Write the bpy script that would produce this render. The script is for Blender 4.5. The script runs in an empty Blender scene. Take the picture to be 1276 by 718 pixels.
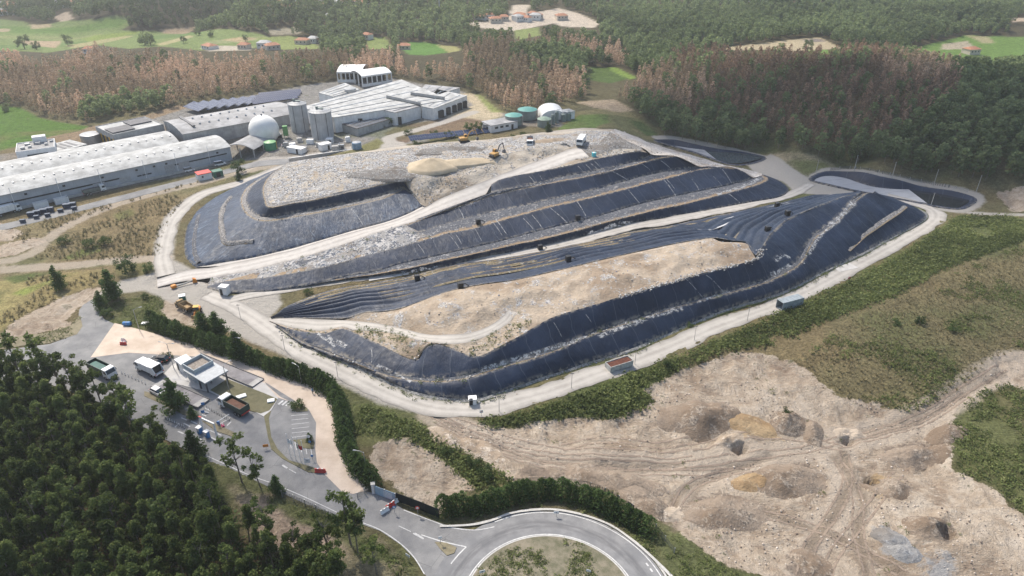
SUNE,SKYE,EXPO,HAZE=3.8,.13,.6,.00019
import bpy, math, random
import numpy as np
from mathutils import Vector, Matrix
from mathutils.geometry import delaunay_2d_cdt
R = math.radians
random.seed(7); NPR = np.random.RandomState(11)
SC = bpy.context.scene; COL = SC.collection
# ---------------------------------------------------------------- camera geometry (survey of the site from one viewpoint)
FPX, CX, CY, CAMH = 850.0, 638.0, 359.0, 100.0
PIT = math.atan((359 + 120) / FPX); SP, CP = math.sin(PIT), math.cos(PIT)
def rayd(px, py):
    a = (px - CX) / FPX; b = -(py - CY) / FPX
    return (a, CP + b * SP, -SP + b * CP)
def P(px, py, z=0.0):
    d = rayd(px, py); t = (z - CAMH) / d[2]
    return (d[0] * t, d[1] * t, z)
# ---------------------------------------------------------------- noise
def _hash(ix, iy, seed):
    n = (ix * 374761393 + iy * 668265263 + seed * 974634777) & 0xFFFFFFFF
    n = ((n ^ (n >> 13)) * 1274126177) & 0xFFFFFFFF
    return ((n ^ (n >> 16)) & 0xFFFF) / 65535.0
def vnoise(x, y, s, seed=0):
    x = np.asarray(x, float) / s; y = np.asarray(y, float) / s
    ix = np.floor(x).astype(np.int64); iy = np.floor(y).astype(np.int64)
    fx = x - ix; fy = y - iy; fx = fx * fx * (3 - 2 * fx); fy = fy * fy * (3 - 2 * fy)
    a = _hash(ix, iy, seed); b = _hash(ix + 1, iy, seed); c = _hash(ix, iy + 1, seed); d = _hash(ix + 1, iy + 1, seed)
    return (a + (b - a) * fx) * (1 - fy) + (c + (d - c) * fx) * fy - 0.5
def fbm(x, y, s, seed=0, o=4):
    r = 0; a = 1.0
    for k in range(o):
        r = r + a * vnoise(x, y, s / 2 ** k, seed + k * 17); a *= .5
    return r
def sstep(a, b, x):
    t = np.clip((np.asarray(x, float) - a) / (b - a), 0, 1); return t * t * (3 - 2 * t)
# ---------------------------------------------------------------- polygons
def sdf(poly, X, Y, lim=14.0):
    """signed distance to a polygon in metres, inside positive, clamped"""
    p = np.array([q[:2] for q in poly], float); out = np.full(X.shape, -lim)
    m = (X > p[:, 0].min() - lim) & (X < p[:, 0].max() + lim) & (Y > p[:, 1].min() - lim) & (Y < p[:, 1].max() + lim)
    if not m.any(): return out
    x = X[m]; y = Y[m]; d = np.full(x.shape, 1e9); ins = np.zeros(x.shape, bool)
    q = np.roll(p, -1, 0)
    for (ax, ay), (bx, by) in zip(p, q):
        ex, ey = bx - ax, by - ay; L = ex * ex + ey * ey + 1e-12
        t = np.clip(((x - ax) * ex + (y - ay) * ey) / L, 0, 1)
        d = np.minimum(d, (x - ax - t * ex) ** 2 + (y - ay - t * ey) ** 2)
        if ay != by:
            c = ((ay > y) != (by > y)) & (x < (bx - ax) * (y - ay) / (by - ay) + ax)
            ins ^= c
    d = np.sqrt(d); out[m] = np.clip(np.where(ins, d, -d), -lim, lim)
    return out
def linesd(line, X, Y, w, lim=14.0):
    """half-width minus distance to a polyline: positive inside the strip"""
    p = np.array([q[:2] for q in line], float); out = np.full(X.shape, -lim); e = lim + w
    m = (X > p[:, 0].min() - e) & (X < p[:, 0].max() + e) & (Y > p[:, 1].min() - e) & (Y < p[:, 1].max() + e)
    if not m.any(): return out
    x = X[m]; y = Y[m]; d = np.full(x.shape, 1e9)
    for (ax, ay), (bx, by) in zip(p[:-1], p[1:]):
        ex, ey = bx - ax, by - ay; L = ex * ex + ey * ey + 1e-12
        t = np.clip(((x - ax) * ex + (y - ay) * ey) / L, 0, 1)
        d = np.minimum(d, (x - ax - t * ex) ** 2 + (y - ay - t * ey) ** 2)
    out[m] = np.clip(w - np.sqrt(d), -lim, lim)
    return out
def catmull(pts, step=1.0, closed=False):
    p = [np.array(q, float) for q in pts]; n = len(p); out = []
    for i in range(n if closed else n - 1):
        if closed: a, b, c, d = p[i - 1], p[i], p[(i + 1) % n], p[(i + 2) % n]
        else: a, b, c, d = p[max(i - 1, 0)], p[i], p[i + 1], p[min(i + 2, n - 1)]
        k = max(1, int(np.linalg.norm(c[:2] - b[:2]) / step))
        for j in range(k):
            t = j / k
            out.append(.5 * (2 * b + (c - a) * t + (2 * a - 5 * b + 4 * c - d) * t * t + (3 * b - a - 3 * c + d) * t ** 3))
    if not closed: out.append(p[-1])
    return np.array(out)
# ---------------------------------------------------------------- terrain: height controls (photo point, height)
CTRL = [
 (-200,760,-3),(0,718,-3),(200,718,-2),(400,718,-.5),(640,740,0),(860,740,0),(1000,740,-3),(1290,740,-3),(1500,740,-2),
 (0,600,-3),(150,600,-2.5),(250,560,-1),(330,640,-.5),(0,500,-2),(-200,500,-3),(100,470,0),(200,500,0),(300,560,0),(400,600,0),(480,640,0),(560,660,0),(690,640,0),(800,690,0),
 (520,600,.5),(470,560,1),(560,560,0.5),(620,560,-1.5),(700,560,-2.5),(800,560,-3.5),(900,560,-4),(1000,600,-4),(1100,560,-4),(1200,640,-3),(1000,520,-4),(1100,530,-3.5),(900,490,-3),(1200,500,-1),(1276,460,0),
 (800,620,-2.5),(760,600,-1.5),(690,595,-1),
 (590,525,-.2),(680,505,0),(760,475,0.2),(860,440,0.4),(960,405,0.4),(1040,360,0.3),(1120,330,.2),
 (960,440,-.6),(1040,440,1),(1150,440,1.5),(1250,400,2),(1200,350,2),(1276,300,2.5),(1400,350,3),(1400,500,1),(1120,480,-1.2),(1276,560,-.5),(1400,650,-1),
 (230,400,0),(150,420,0),(60,430,0),(0,400,0),(0,340,0),(80,370,0),(150,345,0),(-150,380,0),(205,340,0),(300,367,.2),(300,395,0),(350,415,0),(420,470,0),(520,507,0),(640,500,0),(800,445,0),(960,383,0),(1100,315,.4),(1165,272,.8),
 (205,300,0.3),(230,255,1),(300,228,2.2),(357,208,4),(100,280,1.2),(0,300,1),(0,272,2),(150,232,2.5),(290,203,3),(-150,300,2),
 (500,345,1.5),(620,322,2.3),(740,300,2.8),(880,262,2.5),(990,240,1.5),(1060,243,1.2),(930,195,2),(1000,215,1.5),(1110,250,1.2),(1210,256,1.5),(1230,245,1.8),(1150,225,2),(1060,208,2),(960,190,2.5),
 (330,195,5),(400,185,6.5),(450,195,8),(500,180,8.5),(400,165,7),(250,185,4),(100,195,3),(0,200,3),(200,170,5),(300,160,6),(480,160,8),(560,150,9),(620,160,10),(700,150,11),(640,175,11),(560,172,9.5),(500,120,9),(400,125,8),(300,130,6.5),(200,150,5),(100,160,3.5),(0,180,2),(0,140,1.5),(-150,180,2),
 (580,118,9),(650,125,9),(760,160,12),(740,130,12),(820,172,5),
 (0,110,3),(150,110,6),(300,100,9),(450,90,11),(560,95,11),(650,100,12),(740,95,10),(800,115,12),
 (0,70,6),(150,66,9),(300,70,13),(450,68,14),(600,62,16),(700,58,16),(760,75,8),
 (900,150,8),(900,100,16),(1000,180,8),(1000,120,16),(1000,85,20),(1100,200,8),(1100,140,16),(1100,95,22),(1200,210,8),(1200,150,18),(1200,110,22),(1276,220,8),(1276,150,16),(1276,110,18),(1450,200,10),(1450,110,20),
 (850,80,14),(1050,72,16),(1200,85,9),
 (0,50,2),(100,45,2),(200,40,3),(300,35,4),(400,50,6),(530,60,6),(-200,50,2),(0,20,4),(150,10,20),(300,8,22),(450,20,16),(560,25,16),
 (700,35,12),(800,25,14),(1000,55,15),(950,60,13),(1230,60,9),(1276,70,8),(1100,30,16),(1276,25,18),(1450,60,4),
]
def _cxy():
    o = []
    for px, py, z in CTRL: o.append(P(px, py, z))
    for x in (-2200, -1200, -600, 0, 600, 1200, 2200):
        o.append((x, 1150, 34)); o.append((x, 1600, 50)); o.append((x, 2600, 70))
    for x in (-300, -100, 100, 300): o.append((x, -60, -2))
    return np.array(o)
_C = _cxy(); _n = len(_C)
_A = np.zeros((_n + 3, _n + 3)); _d = np.hypot(_C[:, None, 0] - _C[None, :, 0], _C[:, None, 1] - _C[None, :, 1])
_A[:_n, :_n] = np.sqrt(_d * _d + 36.0); _A[:_n, _n] = 1; _A[:_n, _n + 1:] = _C[:, :2]; _A[_n, :_n] = 1; _A[_n + 1:, :_n] = _C[:, :2].T
_A[:_n, :_n] -= 1.5 * np.eye(_n)
_W = np.linalg.solve(_A, np.concatenate([_C[:, 2], np.zeros(3)]))
def H0(x, y):
    x = np.asarray(x, float); y = np.asarray(y, float); sh = x.shape; x = x.ravel(); y = y.ravel()
    o = _W[_n] + _W[_n + 1] * x + _W[_n + 2] * y
    for k in range(_n): o = o + _W[k] * np.sqrt((x - _C[k, 0]) ** 2 + (y - _C[k, 1]) ** 2 + 36.0)
    return o.reshape(sh)
def G(px, py, dz=0.0):
    """where the sight line through a photo point meets the ground"""
    d = rayd(px, py)
    lo = 60.0
    ts = np.geomspace(60, 3500, 260); f = CAMH + d[2] * ts - H0(d[0] * ts, d[1] * ts) - dz
    k = int(np.argmax(f < 0)) if (f < 0).any() else len(ts) - 1
    a, b = ts[max(k - 1, 0)], ts[k]
    for _ in range(14):
        m = .5 * (a + b)
        if CAMH + d[2] * m - float(H0(d[0] * m, d[1] * m)) - dz < 0: b = m
        else: a = m
    t = .5 * (a + b)
    return (d[0] * t, d[1] * t, CAMH + d[2] * t)
def GP(pts): return [G(*p) for p in pts]
def h0(x, y): return float(H0(x, y))
# ---------------------------------------------------------------- objects, names, labels
def tag(o, label=None, cat=None, group=None, kind=None):
    if label: o['label'] = label
    if cat: o['category'] = cat
    if group: o['group'] = group
    if kind: o['kind'] = kind
    return o
def empty(name, loc, rz=0.0, label=None, cat=None, group=None):
    o = bpy.data.objects.new(name, None); COL.objects.link(o); o.location = loc; o.rotation_euler = (0, 0, rz)
    o.empty_display_size = .5
    return tag(o, label, cat, group)
def mesh_np(name, V, F, mat, parent=None, smooth=False, uv=None, attrs=None, mats=None, midx=None):
    """V (n,3); F (m,k) array or list of index tuples"""
    me = bpy.data.meshes.new(name); V = np.asarray(V, np.float32)
    if isinstance(F, np.ndarray):
        m, k = F.shape; me.vertices.add(len(V)); me.vertices.foreach_set('co', V.ravel())
        me.loops.add(m * k); me.loops.foreach_set('vertex_index', F.ravel().astype(np.int32))
        me.polygons.add(m); me.polygons.foreach_set('loop_start', (np.arange(m) * k).astype(np.int32))
        me.polygons.foreach_set('loop_total', np.full(m, k, np.int32)); me.update(calc_edges=True)
    else:
        me.from_pydata([tuple(map(float, v)) for v in V], [], F); me.update()
    if smooth: me.polygons.foreach_set('use_smooth', np.ones(len(me.polygons), bool))
    if uv is not None:
        l = me.uv_layers.new(name='UVMap'); li = np.zeros(len(me.loops), np.int32); me.loops.foreach_get('vertex_index', li)
        l.data.foreach_set('uv', np.asarray(uv, np.float32)[li].ravel())
    for an, arr in (attrs or {}).items():
        arr = np.asarray(arr, np.float32)
        if arr.ndim == 1: me.attributes.new(an, 'FLOAT', 'POINT').data.foreach_set('value', arr)
        else: me.attributes.new(an, 'FLOAT_COLOR', 'POINT').data.foreach_set('color', arr.ravel())
    for q in (mats or [mat]): me.materials.append(q)
    if midx is not None: me.polygons.foreach_set('material_index', np.asarray(midx, np.int32))
    o = bpy.data.objects.new(name, me); COL.objects.link(o)
    if parent: o.parent = parent
    return o
class MB:
    """collects shapes for ONE mesh object"""
    def __init__(s): s.v = []; s.f = []
    def add(s, vs, fs, M=None):
        b = len(s.v)
        for q in vs: s.v.append(tuple(M @ Vector(q)) if M is not None else tuple(q))
        s.f += [tuple(b + i for i in f) for f in fs]; return s
    def box(s, c, d, rz=0, bev=0, taper=1.0, M=None):
        x, y, z = d[0] / 2, d[1] / 2, d[2] / 2; t = taper
        if bev > 0:
            b = min(bev, x * .9, y * .9, z * .9); vs = []; rings = [(-z, x - b, y - b), (-z + b, x, y), (z - b, x, y), (z, x - b, y - b)]
            for (zz, xx, yy) in rings:
                k = 1 if zz < 0 else t
                for a, q in ((xx, yy - b), (xx - b, yy), (-xx + b, yy), (-xx, yy - b), (-xx, -yy + b), (-xx + b, -yy), (xx - b, -yy), (xx, -yy + b)):
                    vs.append((a * k, q * k, zz))
            fs = [tuple(range(7, -1, -1)), tuple(range(24, 32))]
            for r in range(3):
                for i in range(8): fs.append((r * 8 + i, r * 8 + (i + 1) % 8, r * 8 + 8 + (i + 1) % 8, r * 8 + 8 + i))
        else:
            vs = [(-x, -y, -z), (x, -y, -z), (x, y, -z), (-x, y, -z), (-x * t, -y * t, z), (x * t, -y * t, z), (x * t, y * t, z), (-x * t, y * t, z)]
            fs = [(3, 2, 1, 0), (4, 5, 6, 7), (0, 1, 5, 4), (1, 2, 6, 5), (2, 3, 7, 6), (3, 0, 4, 7)]
        m = Matrix.Translation(c) @ Matrix.Rotation(rz, 4, 'Z')
        return s.add(vs, fs, (M @ m) if M is not None else m)
    def prism(s, prof, y0, y1, M=None):
        """profile in x,z extruded along y"""
        n = len(prof); vs = [(p[0], y0, p[1]) for p in prof] + [(p[0], y1, p[1]) for p in prof]
        fs = [tuple(range(n)), tuple(range(2 * n - 1, n - 1, -1))] + [((i + 1) % n, i, n + i, n + (i + 1) % n) for i in range(n)]
        return s.add(vs, fs, M)
    def lathe(s, prof, c=(0, 0, 0), n=16, M=None, cap=True):
        """profile of (radius, height) turned round z"""
        vs = []; fs = []
        for r, z in prof:
            for i in range(n): a = 2 * math.pi * i / n; vs.append((c[0] + r * math.cos(a), c[1] + r * math.sin(a), c[2] + z))
        for k in range(len(prof) - 1):
            for i in range(n): fs.append((k * n + i, k * n + (i + 1) % n, k * n + n + (i + 1) % n, k * n + n + i))
        if cap: fs.append(tuple(range(n - 1, -1, -1))); fs.append(tuple(range((len(prof) - 1) * n, len(prof) * n)))
        return s.add(vs, fs, M)
    def tube(s, pts, r, n=6, r2=None):
        pts = [Vector(p) for p in pts]; m = len(pts); vs = []; fs = []
        for k, p in enumerate(pts):
            d = (pts[min(k + 1, m - 1)] - pts[max(k - 1, 0)]); d = d.normalized() if d.length > 1e-9 else Vector((0, 0, 1))
            u = d.cross(Vector((0, 0, 1)));
            if u.length < 1e-3: u = Vector((1, 0, 0))
            u.normalize(); w = u.cross(d); rr = r if r2 is None else r + (r2 - r) * k / max(1, m - 1)
            for i in range(n): a = 2 * math.pi * i / n; vs.append(tuple(p + u * rr * math.cos(a) + w * rr * math.sin(a)))
        for k in range(m - 1):
            for i in range(n): fs.append((k * n + i, k * n + (i + 1) % n, k * n + n + (i + 1) % n, k * n + n + i))
        fs.append(tuple(range(n - 1, -1, -1))); fs.append(tuple(range((m - 1) * n, m * n)))
        return s.add(vs, fs)
    def build(s, name, mat, parent=None, smooth=False):
        o = mesh_np(name, np.array(s.v), s.f, mat, parent)
        if smooth:
            me = o.data; me.polygons.foreach_set('use_smooth', np.ones(len(me.polygons), bool))
            try: me.set_sharp_from_angle(angle=R(38))
            except Exception: pass
        return o
def copy_tree(o, parent=None):
    c = o.copy(); COL.objects.link(c)
    if parent: c.parent = parent
    for ch in list(KIDS.get(o.name, o.children)): copy_tree(ch, c)
    return c
KIDS = {}
# ---------------------------------------------------------------- materials
class NT:
    def __init__(s, name):
        s.m = bpy.data.materials.new(name); s.m.use_nodes = True; s.t = s.m.node_tree; s.t.nodes.clear()
        s.out = s.n('ShaderNodeOutputMaterial'); s.b = s.n('ShaderNodeBsdfPrincipled'); s.l(s.b.outputs[0], s.out.inputs[0])
        s.b.inputs['Specular IOR Level'].default_value = .35
    def n(s, t, **k):
        q = s.t.nodes.new(t)
        for a, b in k.items(): setattr(q, a, b)
        return q
    def l(s, a, b): s.t.links.new(a, b)
    def set(s, sock, v):
        if hasattr(v, 'links') or hasattr(v, 'is_linked'): s.l(v, sock)
        elif isinstance(v, (tuple, list)) and len(v) == 3 and sock.type == 'RGBA': sock.default_value = (*v, 1)
        else: sock.default_value = v
    def obj(s): return s.n('ShaderNodeTexCoord').outputs['Object']
    def geo(s): return s.n('ShaderNodeNewGeometry').outputs['Position']
    def uv(s): return s.n('ShaderNodeTexCoord').outputs['UV']
    def attr(s, name, col=False):
        a = s.n('ShaderNodeAttribute', attribute_name=name); return a.outputs['Color' if col else 'Fac']
    def rnd(s): return s.n('ShaderNodeObjectInfo').outputs['Random']
    def scale(s, vec, sc, rot=(0, 0, 0)):
        q = s.n('ShaderNodeMapping'); s.l(vec, q.inputs[0]); q.inputs['Scale'].default_value = sc; q.inputs['Rotation'].default_value = rot; return q.outputs[0]
    def noise(s, vec, sc, det=4, rough=.55, dist=0, col=False):
        q = s.n('ShaderNodeTexNoise'); s.l(vec, q.inputs['Vector']); q.inputs['Scale'].default_value = sc; q.inputs['Detail'].default_value = det
        q.inputs['Roughness'].default_value = rough; q.inputs['Distortion'].default_value = dist; return q.outputs['Color' if col else 'Fac']
    def voro(s, vec, sc, out='Color', feat='F1', rnd=1.0):
        q = s.n('ShaderNodeTexVoronoi', feature=feat); s.l(vec, q.inputs['Vector']); q.inputs['Scale'].default_value = sc; q.inputs['Randomness'].default_value = rnd; return q.outputs[out]
    def math(s, op, a, b=0.0, c=0.0, clamp=False):
        q = s.n('ShaderNodeMath', operation=op, use_clamp=clamp); s.set(q.inputs[0], a); s.set(q.inputs[1], b)
        if op in ('MULTIPLY_ADD', 'WRAP', 'SMOOTH_MIN'): s.set(q.inputs[2], c)
        return q.outputs[0]
    def step(s, x, lo, hi, a=0.0, b=1.0):
        q = s.n('ShaderNodeMapRange', interpolation_type='SMOOTHSTEP'); s.set(q.inputs[0], x); q.inputs[1].default_value = lo; q.inputs[2].default_value = hi
        q.inputs[3].default_value = a; q.inputs[4].default_value = b; return q.outputs[0]
    def mix(s, f, a, b, mode='MIX'):
        q = s.n('ShaderNodeMix', data_type='RGBA', blend_type=mode); s.set(q.inputs[0], f); s.set(q.inputs[6], a); s.set(q.inputs[7], b); return q.outputs[2]
    def ramp(s, f, stops, interp='LINEAR'):
        q = s.n('ShaderNodeValToRGB'); s.set(q.inputs[0], f); e = q.color_ramp; e.interpolation = interp
        while len(e.elements) < len(stops): e.elements.new(.5)
        for el, (p, c) in zip(e.elements, stops): el.position = p; el.color = (*c, 1)
        return q.outputs[0]
    def sep(s, v):
        q = s.n('ShaderNodeSeparateXYZ'); s.l(v, q.inputs[0]); return q.outputs
    def comb(s, x, y, z=0.0):
        q = s.n('ShaderNodeCombineXYZ'); s.set(q.inputs[0], x); s.set(q.inputs[1], y); s.set(q.inputs[2], z); return q.outputs[0]
    def bump(s, h, dist=.1, st=1.0, prev=None):
        q = s.n('ShaderNodeBump'); s.l(h, q.inputs['Height']); q.inputs['Distance'].default_value = dist; q.inputs['Strength'].default_value = st
        if prev is not None: s.l(prev, q.inputs['Normal'])
        return q.outputs[0]
    def done(s, col=None, rough=None, nrm=None, metal=None):
        if col is not None: s.set(s.b.inputs['Base Color'], col)
        if rough is not None: s.set(s.b.inputs['Roughness'], rough)
        if nrm is not None: s.l(nrm, s.b.inputs['Normal'])
        if metal is not None: s.b.inputs['Metallic'].default_value = metal
        return s.m
_mc = {}
def mat(name, c, rough=.7, var=.25, sc=1.2, bump=.0, metal=0.0, streak=0.0, dirt=None):
    """plain weathered paint / concrete / metal with blotches, streaks down the walls and grime"""
    if name in _mc: return _mc[name]
    k = NT(name); v = k.obj()
    n = k.noise(v, sc, 6, .65); f = k.step(n, .3, .7, 1 - var, 1 + var * .6)
    col = k.mix(1.0, c, k.comb(f, f, f), 'MULTIPLY')
    if streak:
        s_ = k.noise(k.scale(v, (2.2, 2.2, .12)), 1.0, 5, .6); col = k.mix(k.step(s_, .5, .72, 0, streak), col, tuple(q * .45 + .01 for q in c))
    if dirt:
        d_ = k.noise(v, .35, 6, .7); col = k.mix(k.step(d_, .5, .75, 0, .7), col, dirt)
    nr = k.bump(k.noise(v, 9, 4), bump, .6) if bump else None
    _mc[name] = k.done(col, rough, nr, metal); return _mc[name]
# ================================================================ GROUND
ZONES = [  # far and middle ground: (outline, own colour of the surface)
 ([(-80,250),(0,268),(60,262),(140,246),(290,206),(330,203),(300,226),(250,243),(215,272),(203,318),(200,335),(100,345),(0,350),(-80,350)], (.23,.19,.105)),
 ([(-100,300),(-60,296),(0,266),(140,238),(290,203),(335,198),(365,203),(440,184),(500,190),(530,178),(560,160),(590,152),(610,150),(620,158),(700,158),(706,148),(600,138),(580,115),(490,98),(400,103),(230,133),(150,152),(60,185),(-60,200),(-100,200)], (.25,.24,.225)),
 ([(-100,126),(0,132),(25,134),(50,147),(75,152),(111,158),(100,163),(50,173),(30,180),(0,188),(-100,192)], (.085,.165,.025)),
 ([(100,163),(111,158),(160,150),(225,130),(235,134),(160,158),(125,185),(90,190),(40,190),(30,180),(50,173)], (.27,.2,.13)),
 ([(-160,26),(0,24),(30,27),(40,32),(85,26),(120,24),(162,24),(166,30),(150,37),(170,39),(200,39),(260,38),(330,44),(345,55),(310,61),(250,63),(200,58),(160,61),(120,56),(60,66),(0,63),(-160,63)], (.17,.225,.075)),
 ([(-120,30),(20,33),(60,36),(110,30),(160,26),(150,34),(100,41),(40,42),(-120,40)], (.12,.2,.045)),
 ([(-60,44),(40,45),(120,42),(150,46),(60,49),(-60,49)], (.22, .25, .1)), ([(170,46),(240,40),(256,41),(185,50)], (.12, .19, .055)), ([(255,52),(330,45),(338,49),(262,56)], (.24, .26, .12)), ([(0,56),(60,55),(120,50),(130,53),(60,60),(0,61)], (.13, .2, .06)), ([(18,51),(76,51),(70,60),(50,58)], (.38,.29,.19)), ([(-40,36),(14,36),(10,40),(-40,41)], (.36,.29,.19)), ([(36,31),(62,30),(66,34),(40,36)], (.4,.32,.2)),
 ([(200,36),(244,34),(232,42),(202,42)], (.33,.25,.16)), ([(80,57),(150,44),(168,45),(92,60)], (.33,.3,.15)), ([(195,55),(235,44),(241,46),(202,57)], (.36,.32,.17)),
 ([(275,50),(300,46),(322,48),(300,53)], (.38,.3,.17)), ([(100,48),(140,42),(180,40),(150,46),(110,52)], (.2,.26,.06)), ([(66,22),(84,14),(92,24),(76,27)], (.42,.34,.25)), ([(250,60),(265,57),(315,58),(312,63),(260,64)], (.45,.4,.32)),
 ([(320,47),(360,45),(392,49),(398,61),(350,62),(322,60)], (.21,.25,.08)), ([(330,38),(368,34),(376,42),(340,44)], (.3,.27,.2)),
 ([(455,48),(480,46),(490,60),(460,62)], (.2,.25,.08)), ([(496,54),(525,52),(545,55),(567,60),(556,66),(530,69),(508,68)], (.1,.21,.04)), ([(545,55),(567,58),(575,63),(558,66)], (.3,.29,.12)),
 ([(580,28),(630,26),(640,6),(660,6),(656,18),(695,10),(722,17),(748,29),(740,35),(700,33),(690,29),(640,39),(600,35)], (.5,.43,.35)),
 ([(640,38),(672,34),(674,44),(645,50)], (.2,.24,.08)),
 ([(896,60),(930,56),(960,53),(1001,48),(1022,47),(1048,60),(1006,65),(956,62),(915,63)], (.42,.35,.23)), ([(1000,50),(1020,48),(1030,52),(1005,53)], (.22,.19,.17)), ([(1005,63),(1045,62),(1045,68),(1010,68)], (.13,.22,.05)),
 ([(1130,62),(1162,54),(1203,44),(1232,45),(1320,49),(1400,50),(1400,80),(1207,79),(1170,74)], (.13,.215,.05)), ([(1174,55),(1205,51),(1218,61),(1172,62)], (.38,.33,.24)), ([(1203,44),(1232,46),(1240,54),(1225,54)], (.33,.3,.17)), ([(1260,23),(1320,20),(1320,30),(1262,28)], (.44,.35,.26)),
 ([(735,83),(765,85),(790,96),(760,104),(735,100)], (.075,.12,.03)), ([(755,84),(768,84),(794,97),(785,99)], (.17,.25,.05)),
 ([(700,154),(716,140),(755,135),(770,130),(800,150),(822,172),(800,178),(770,160),(735,165)], (.24,.21,.1)), ([(718,128),(765,124),(790,138),(770,140),(740,134)], (.45,.35,.24)),
 ([(690,165),(722,143),(758,143),(760,152),(735,164)], (.16,.23,.06)), ([(783,150),(800,152),(820,168),(805,170)], (.09,.14,.04)),
 ([(478,166),(500,156),(555,148),(592,144),(612,150),(602,164),(560,171),(520,173),(505,179),(488,176)], (.19,.135,.095)),
 ([(572,116),(592,117),(628,143),(614,152),(585,148),(556,146),(590,131)], (.5,.42,.29)), ([(592,117),(600,119),(626,140),(612,140)], (.25,.28,.1)),
 ([(470,172),(486,180),(480,186),(420,192),(400,193),(450,182)], (.2,.19,.08)), ([(500,180),(530,177),(545,183),(510,187)], (.2,.18,.09)),
 ([(-60,335),(0,352),(40,342),(65,340),(130,336),(132,352),(100,362),(40,388),(0,412),(-60,420)], (.34,.29,.13)),
 ([(15,366),(70,346),(95,340),(70,350),(30,368)], (.26,.3,.08)), ([(0,345),(60,338),(110,328),(150,330),(80,338),(20,352)], (.12,.15,.05)),
 ([(123,385),(150,372),(200,366),(207,374),(198,390),(205,402),(175,408),(143,403),(130,397)], (.15,.14,.07)),
 ([(140,325),(160,328),(200,328),(202,338),(180,342),(150,346),(140,340)], (.12,.14,.05)),
 ([(85,283),(130,272),(215,240),(240,243),(212,272),(150,290),(100,300)], (.25,.2,.11)),
 ([(75,325),(100,310),(125,306),(128,313),(100,322)], (.11,.17,.04)), ([(140,267),(165,258),(170,268),(148,275)], (.15,.18,.06)),
 ([(900,196),(960,192),(1002,190),(1042,205),(1040,212),(1010,216),(985,222),(950,212)], (.36,.3,.2)), ([(985,200),(1030,203),(1040,212),(1000,216)], (.2,.2,.09)),
 ([(1180,262),(1276,268),(1340,280),(1340,420),(1240,445),(1190,490),(1135,515),(1040,495),(1000,455),(940,435),(900,440),(860,455),(800,490),(690,520),(600,530),(590,524),(760,470),(960,390),(1100,322),(1160,285)], (.2,.17,.09)),
 ([(600,526),(760,470),(860,440),(960,392),(1050,350),(1110,318),(1165,288),(1200,268),(1276,272),(1276,300),(1180,330),(1120,360),(1050,385),(980,415),(900,432),(830,465),(806,498),(790,515),(740,518),(640,532)], (.13,.14,.055)),
 ([(1195,480),(1276,478),(1340,480),(1340,660),(1276,640),(1240,600),(1195,585),(1186,540)], (.16,.15,.07)),
 ([(440,505),(470,500),(530,530),(570,560),(600,580),(640,602),(600,615),(570,590),(520,560),(470,548),(440,560)], (.14,.14,.06)),
 ([(548,645),(600,640),(690,627),(760,648),(806,672),(850,710),(835,740),(812,704),(778,675),(736,652),(690,645),(640,648),(590,660)], (.17,.15,.09)),
 ([(806,650),(830,655),(880,690),(930,720),(930,750),(850,750)], (.16,.16,.08)),
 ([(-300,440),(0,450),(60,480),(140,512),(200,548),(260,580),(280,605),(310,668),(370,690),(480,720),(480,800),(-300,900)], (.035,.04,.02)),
 ([(282,603),(315,617),(340,622),(394,652),(425,655),(470,672),(505,700),(520,730),(440,730),(386,690),(330,680),(300,650)], (.4,.31,.235)),
 ([(340,622),(420,650),(452,662),(500,700),(490,702),(420,668),(340,630)], (.13,.14,.06)),
]
SAND = [
 [(535,518),(584,525),(614,533),(641,534),(671,525),(694,522),(718,519),(739,522),(766,524),(796,510),(816,500),(802,486),(825,472),(861,457),(927,437),(965,445),(1002,457),(1023,478),(1044,495),(1093,503),(1135,517),(1193,486),(1226,466),(1234,445),(1276,437),(1400,430),(1400,490),(1276,487),(1251,478),(1193,507),(1185,536),(1181,557),(1189,586),(1234,607),(1276,644),(1400,680),(1400,780),(990,780),(960,720),(906,706),(877,686),(836,652),(806,645),(786,625),(756,610),(716,604),(680,600),(641,600),(605,576),(569,555),(545,530)],
 [(468,555),(500,545),(515,550),(540,565),(570,590),(592,610),(560,620),(548,640),(520,625),(490,605),(470,590),(458,572)],
 [(0,422),(12,405),(33,392),(75,372),(110,360),(130,357),(120,372),(95,385),(82,400),(100,407),(50,415),(12,424)],
 [(1240,240),(1276,232),(1320,230),(1320,262),(1262,264),(1250,252)], [(-60,272),(0,278),(32,290),(15,300),(-60,304)], [(0,306),(40,296),(60,300),(20,318),(-60,330),(-60,310)],
 [(206,374),(225,372),(240,385),(250,402),(246,408),(215,400),(202,390)],
]
DIRT = [
 [(240,385),(300,392),(350,420),(400,448),(470,490),(540,512),(540,520),(470,503),(400,467),(350,442),(310,426),(285,413),(262,402)],
 [(200,318),(226,328),(245,338),(300,333),(345,326),(262,354),(280,370),(345,362),(352,378),(345,388),(335,398),(350,415),(370,440),(340,425),(300,400),(270,402),(245,388),(205,374),(180,362),(150,366),(130,374),(120,368),(150,350),(190,340),(200,335)],
 [(960,192),(990,212),(1008,226),(1064,238),(1060,246),(990,240),(975,226),(940,215),(930,205)],
]
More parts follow.
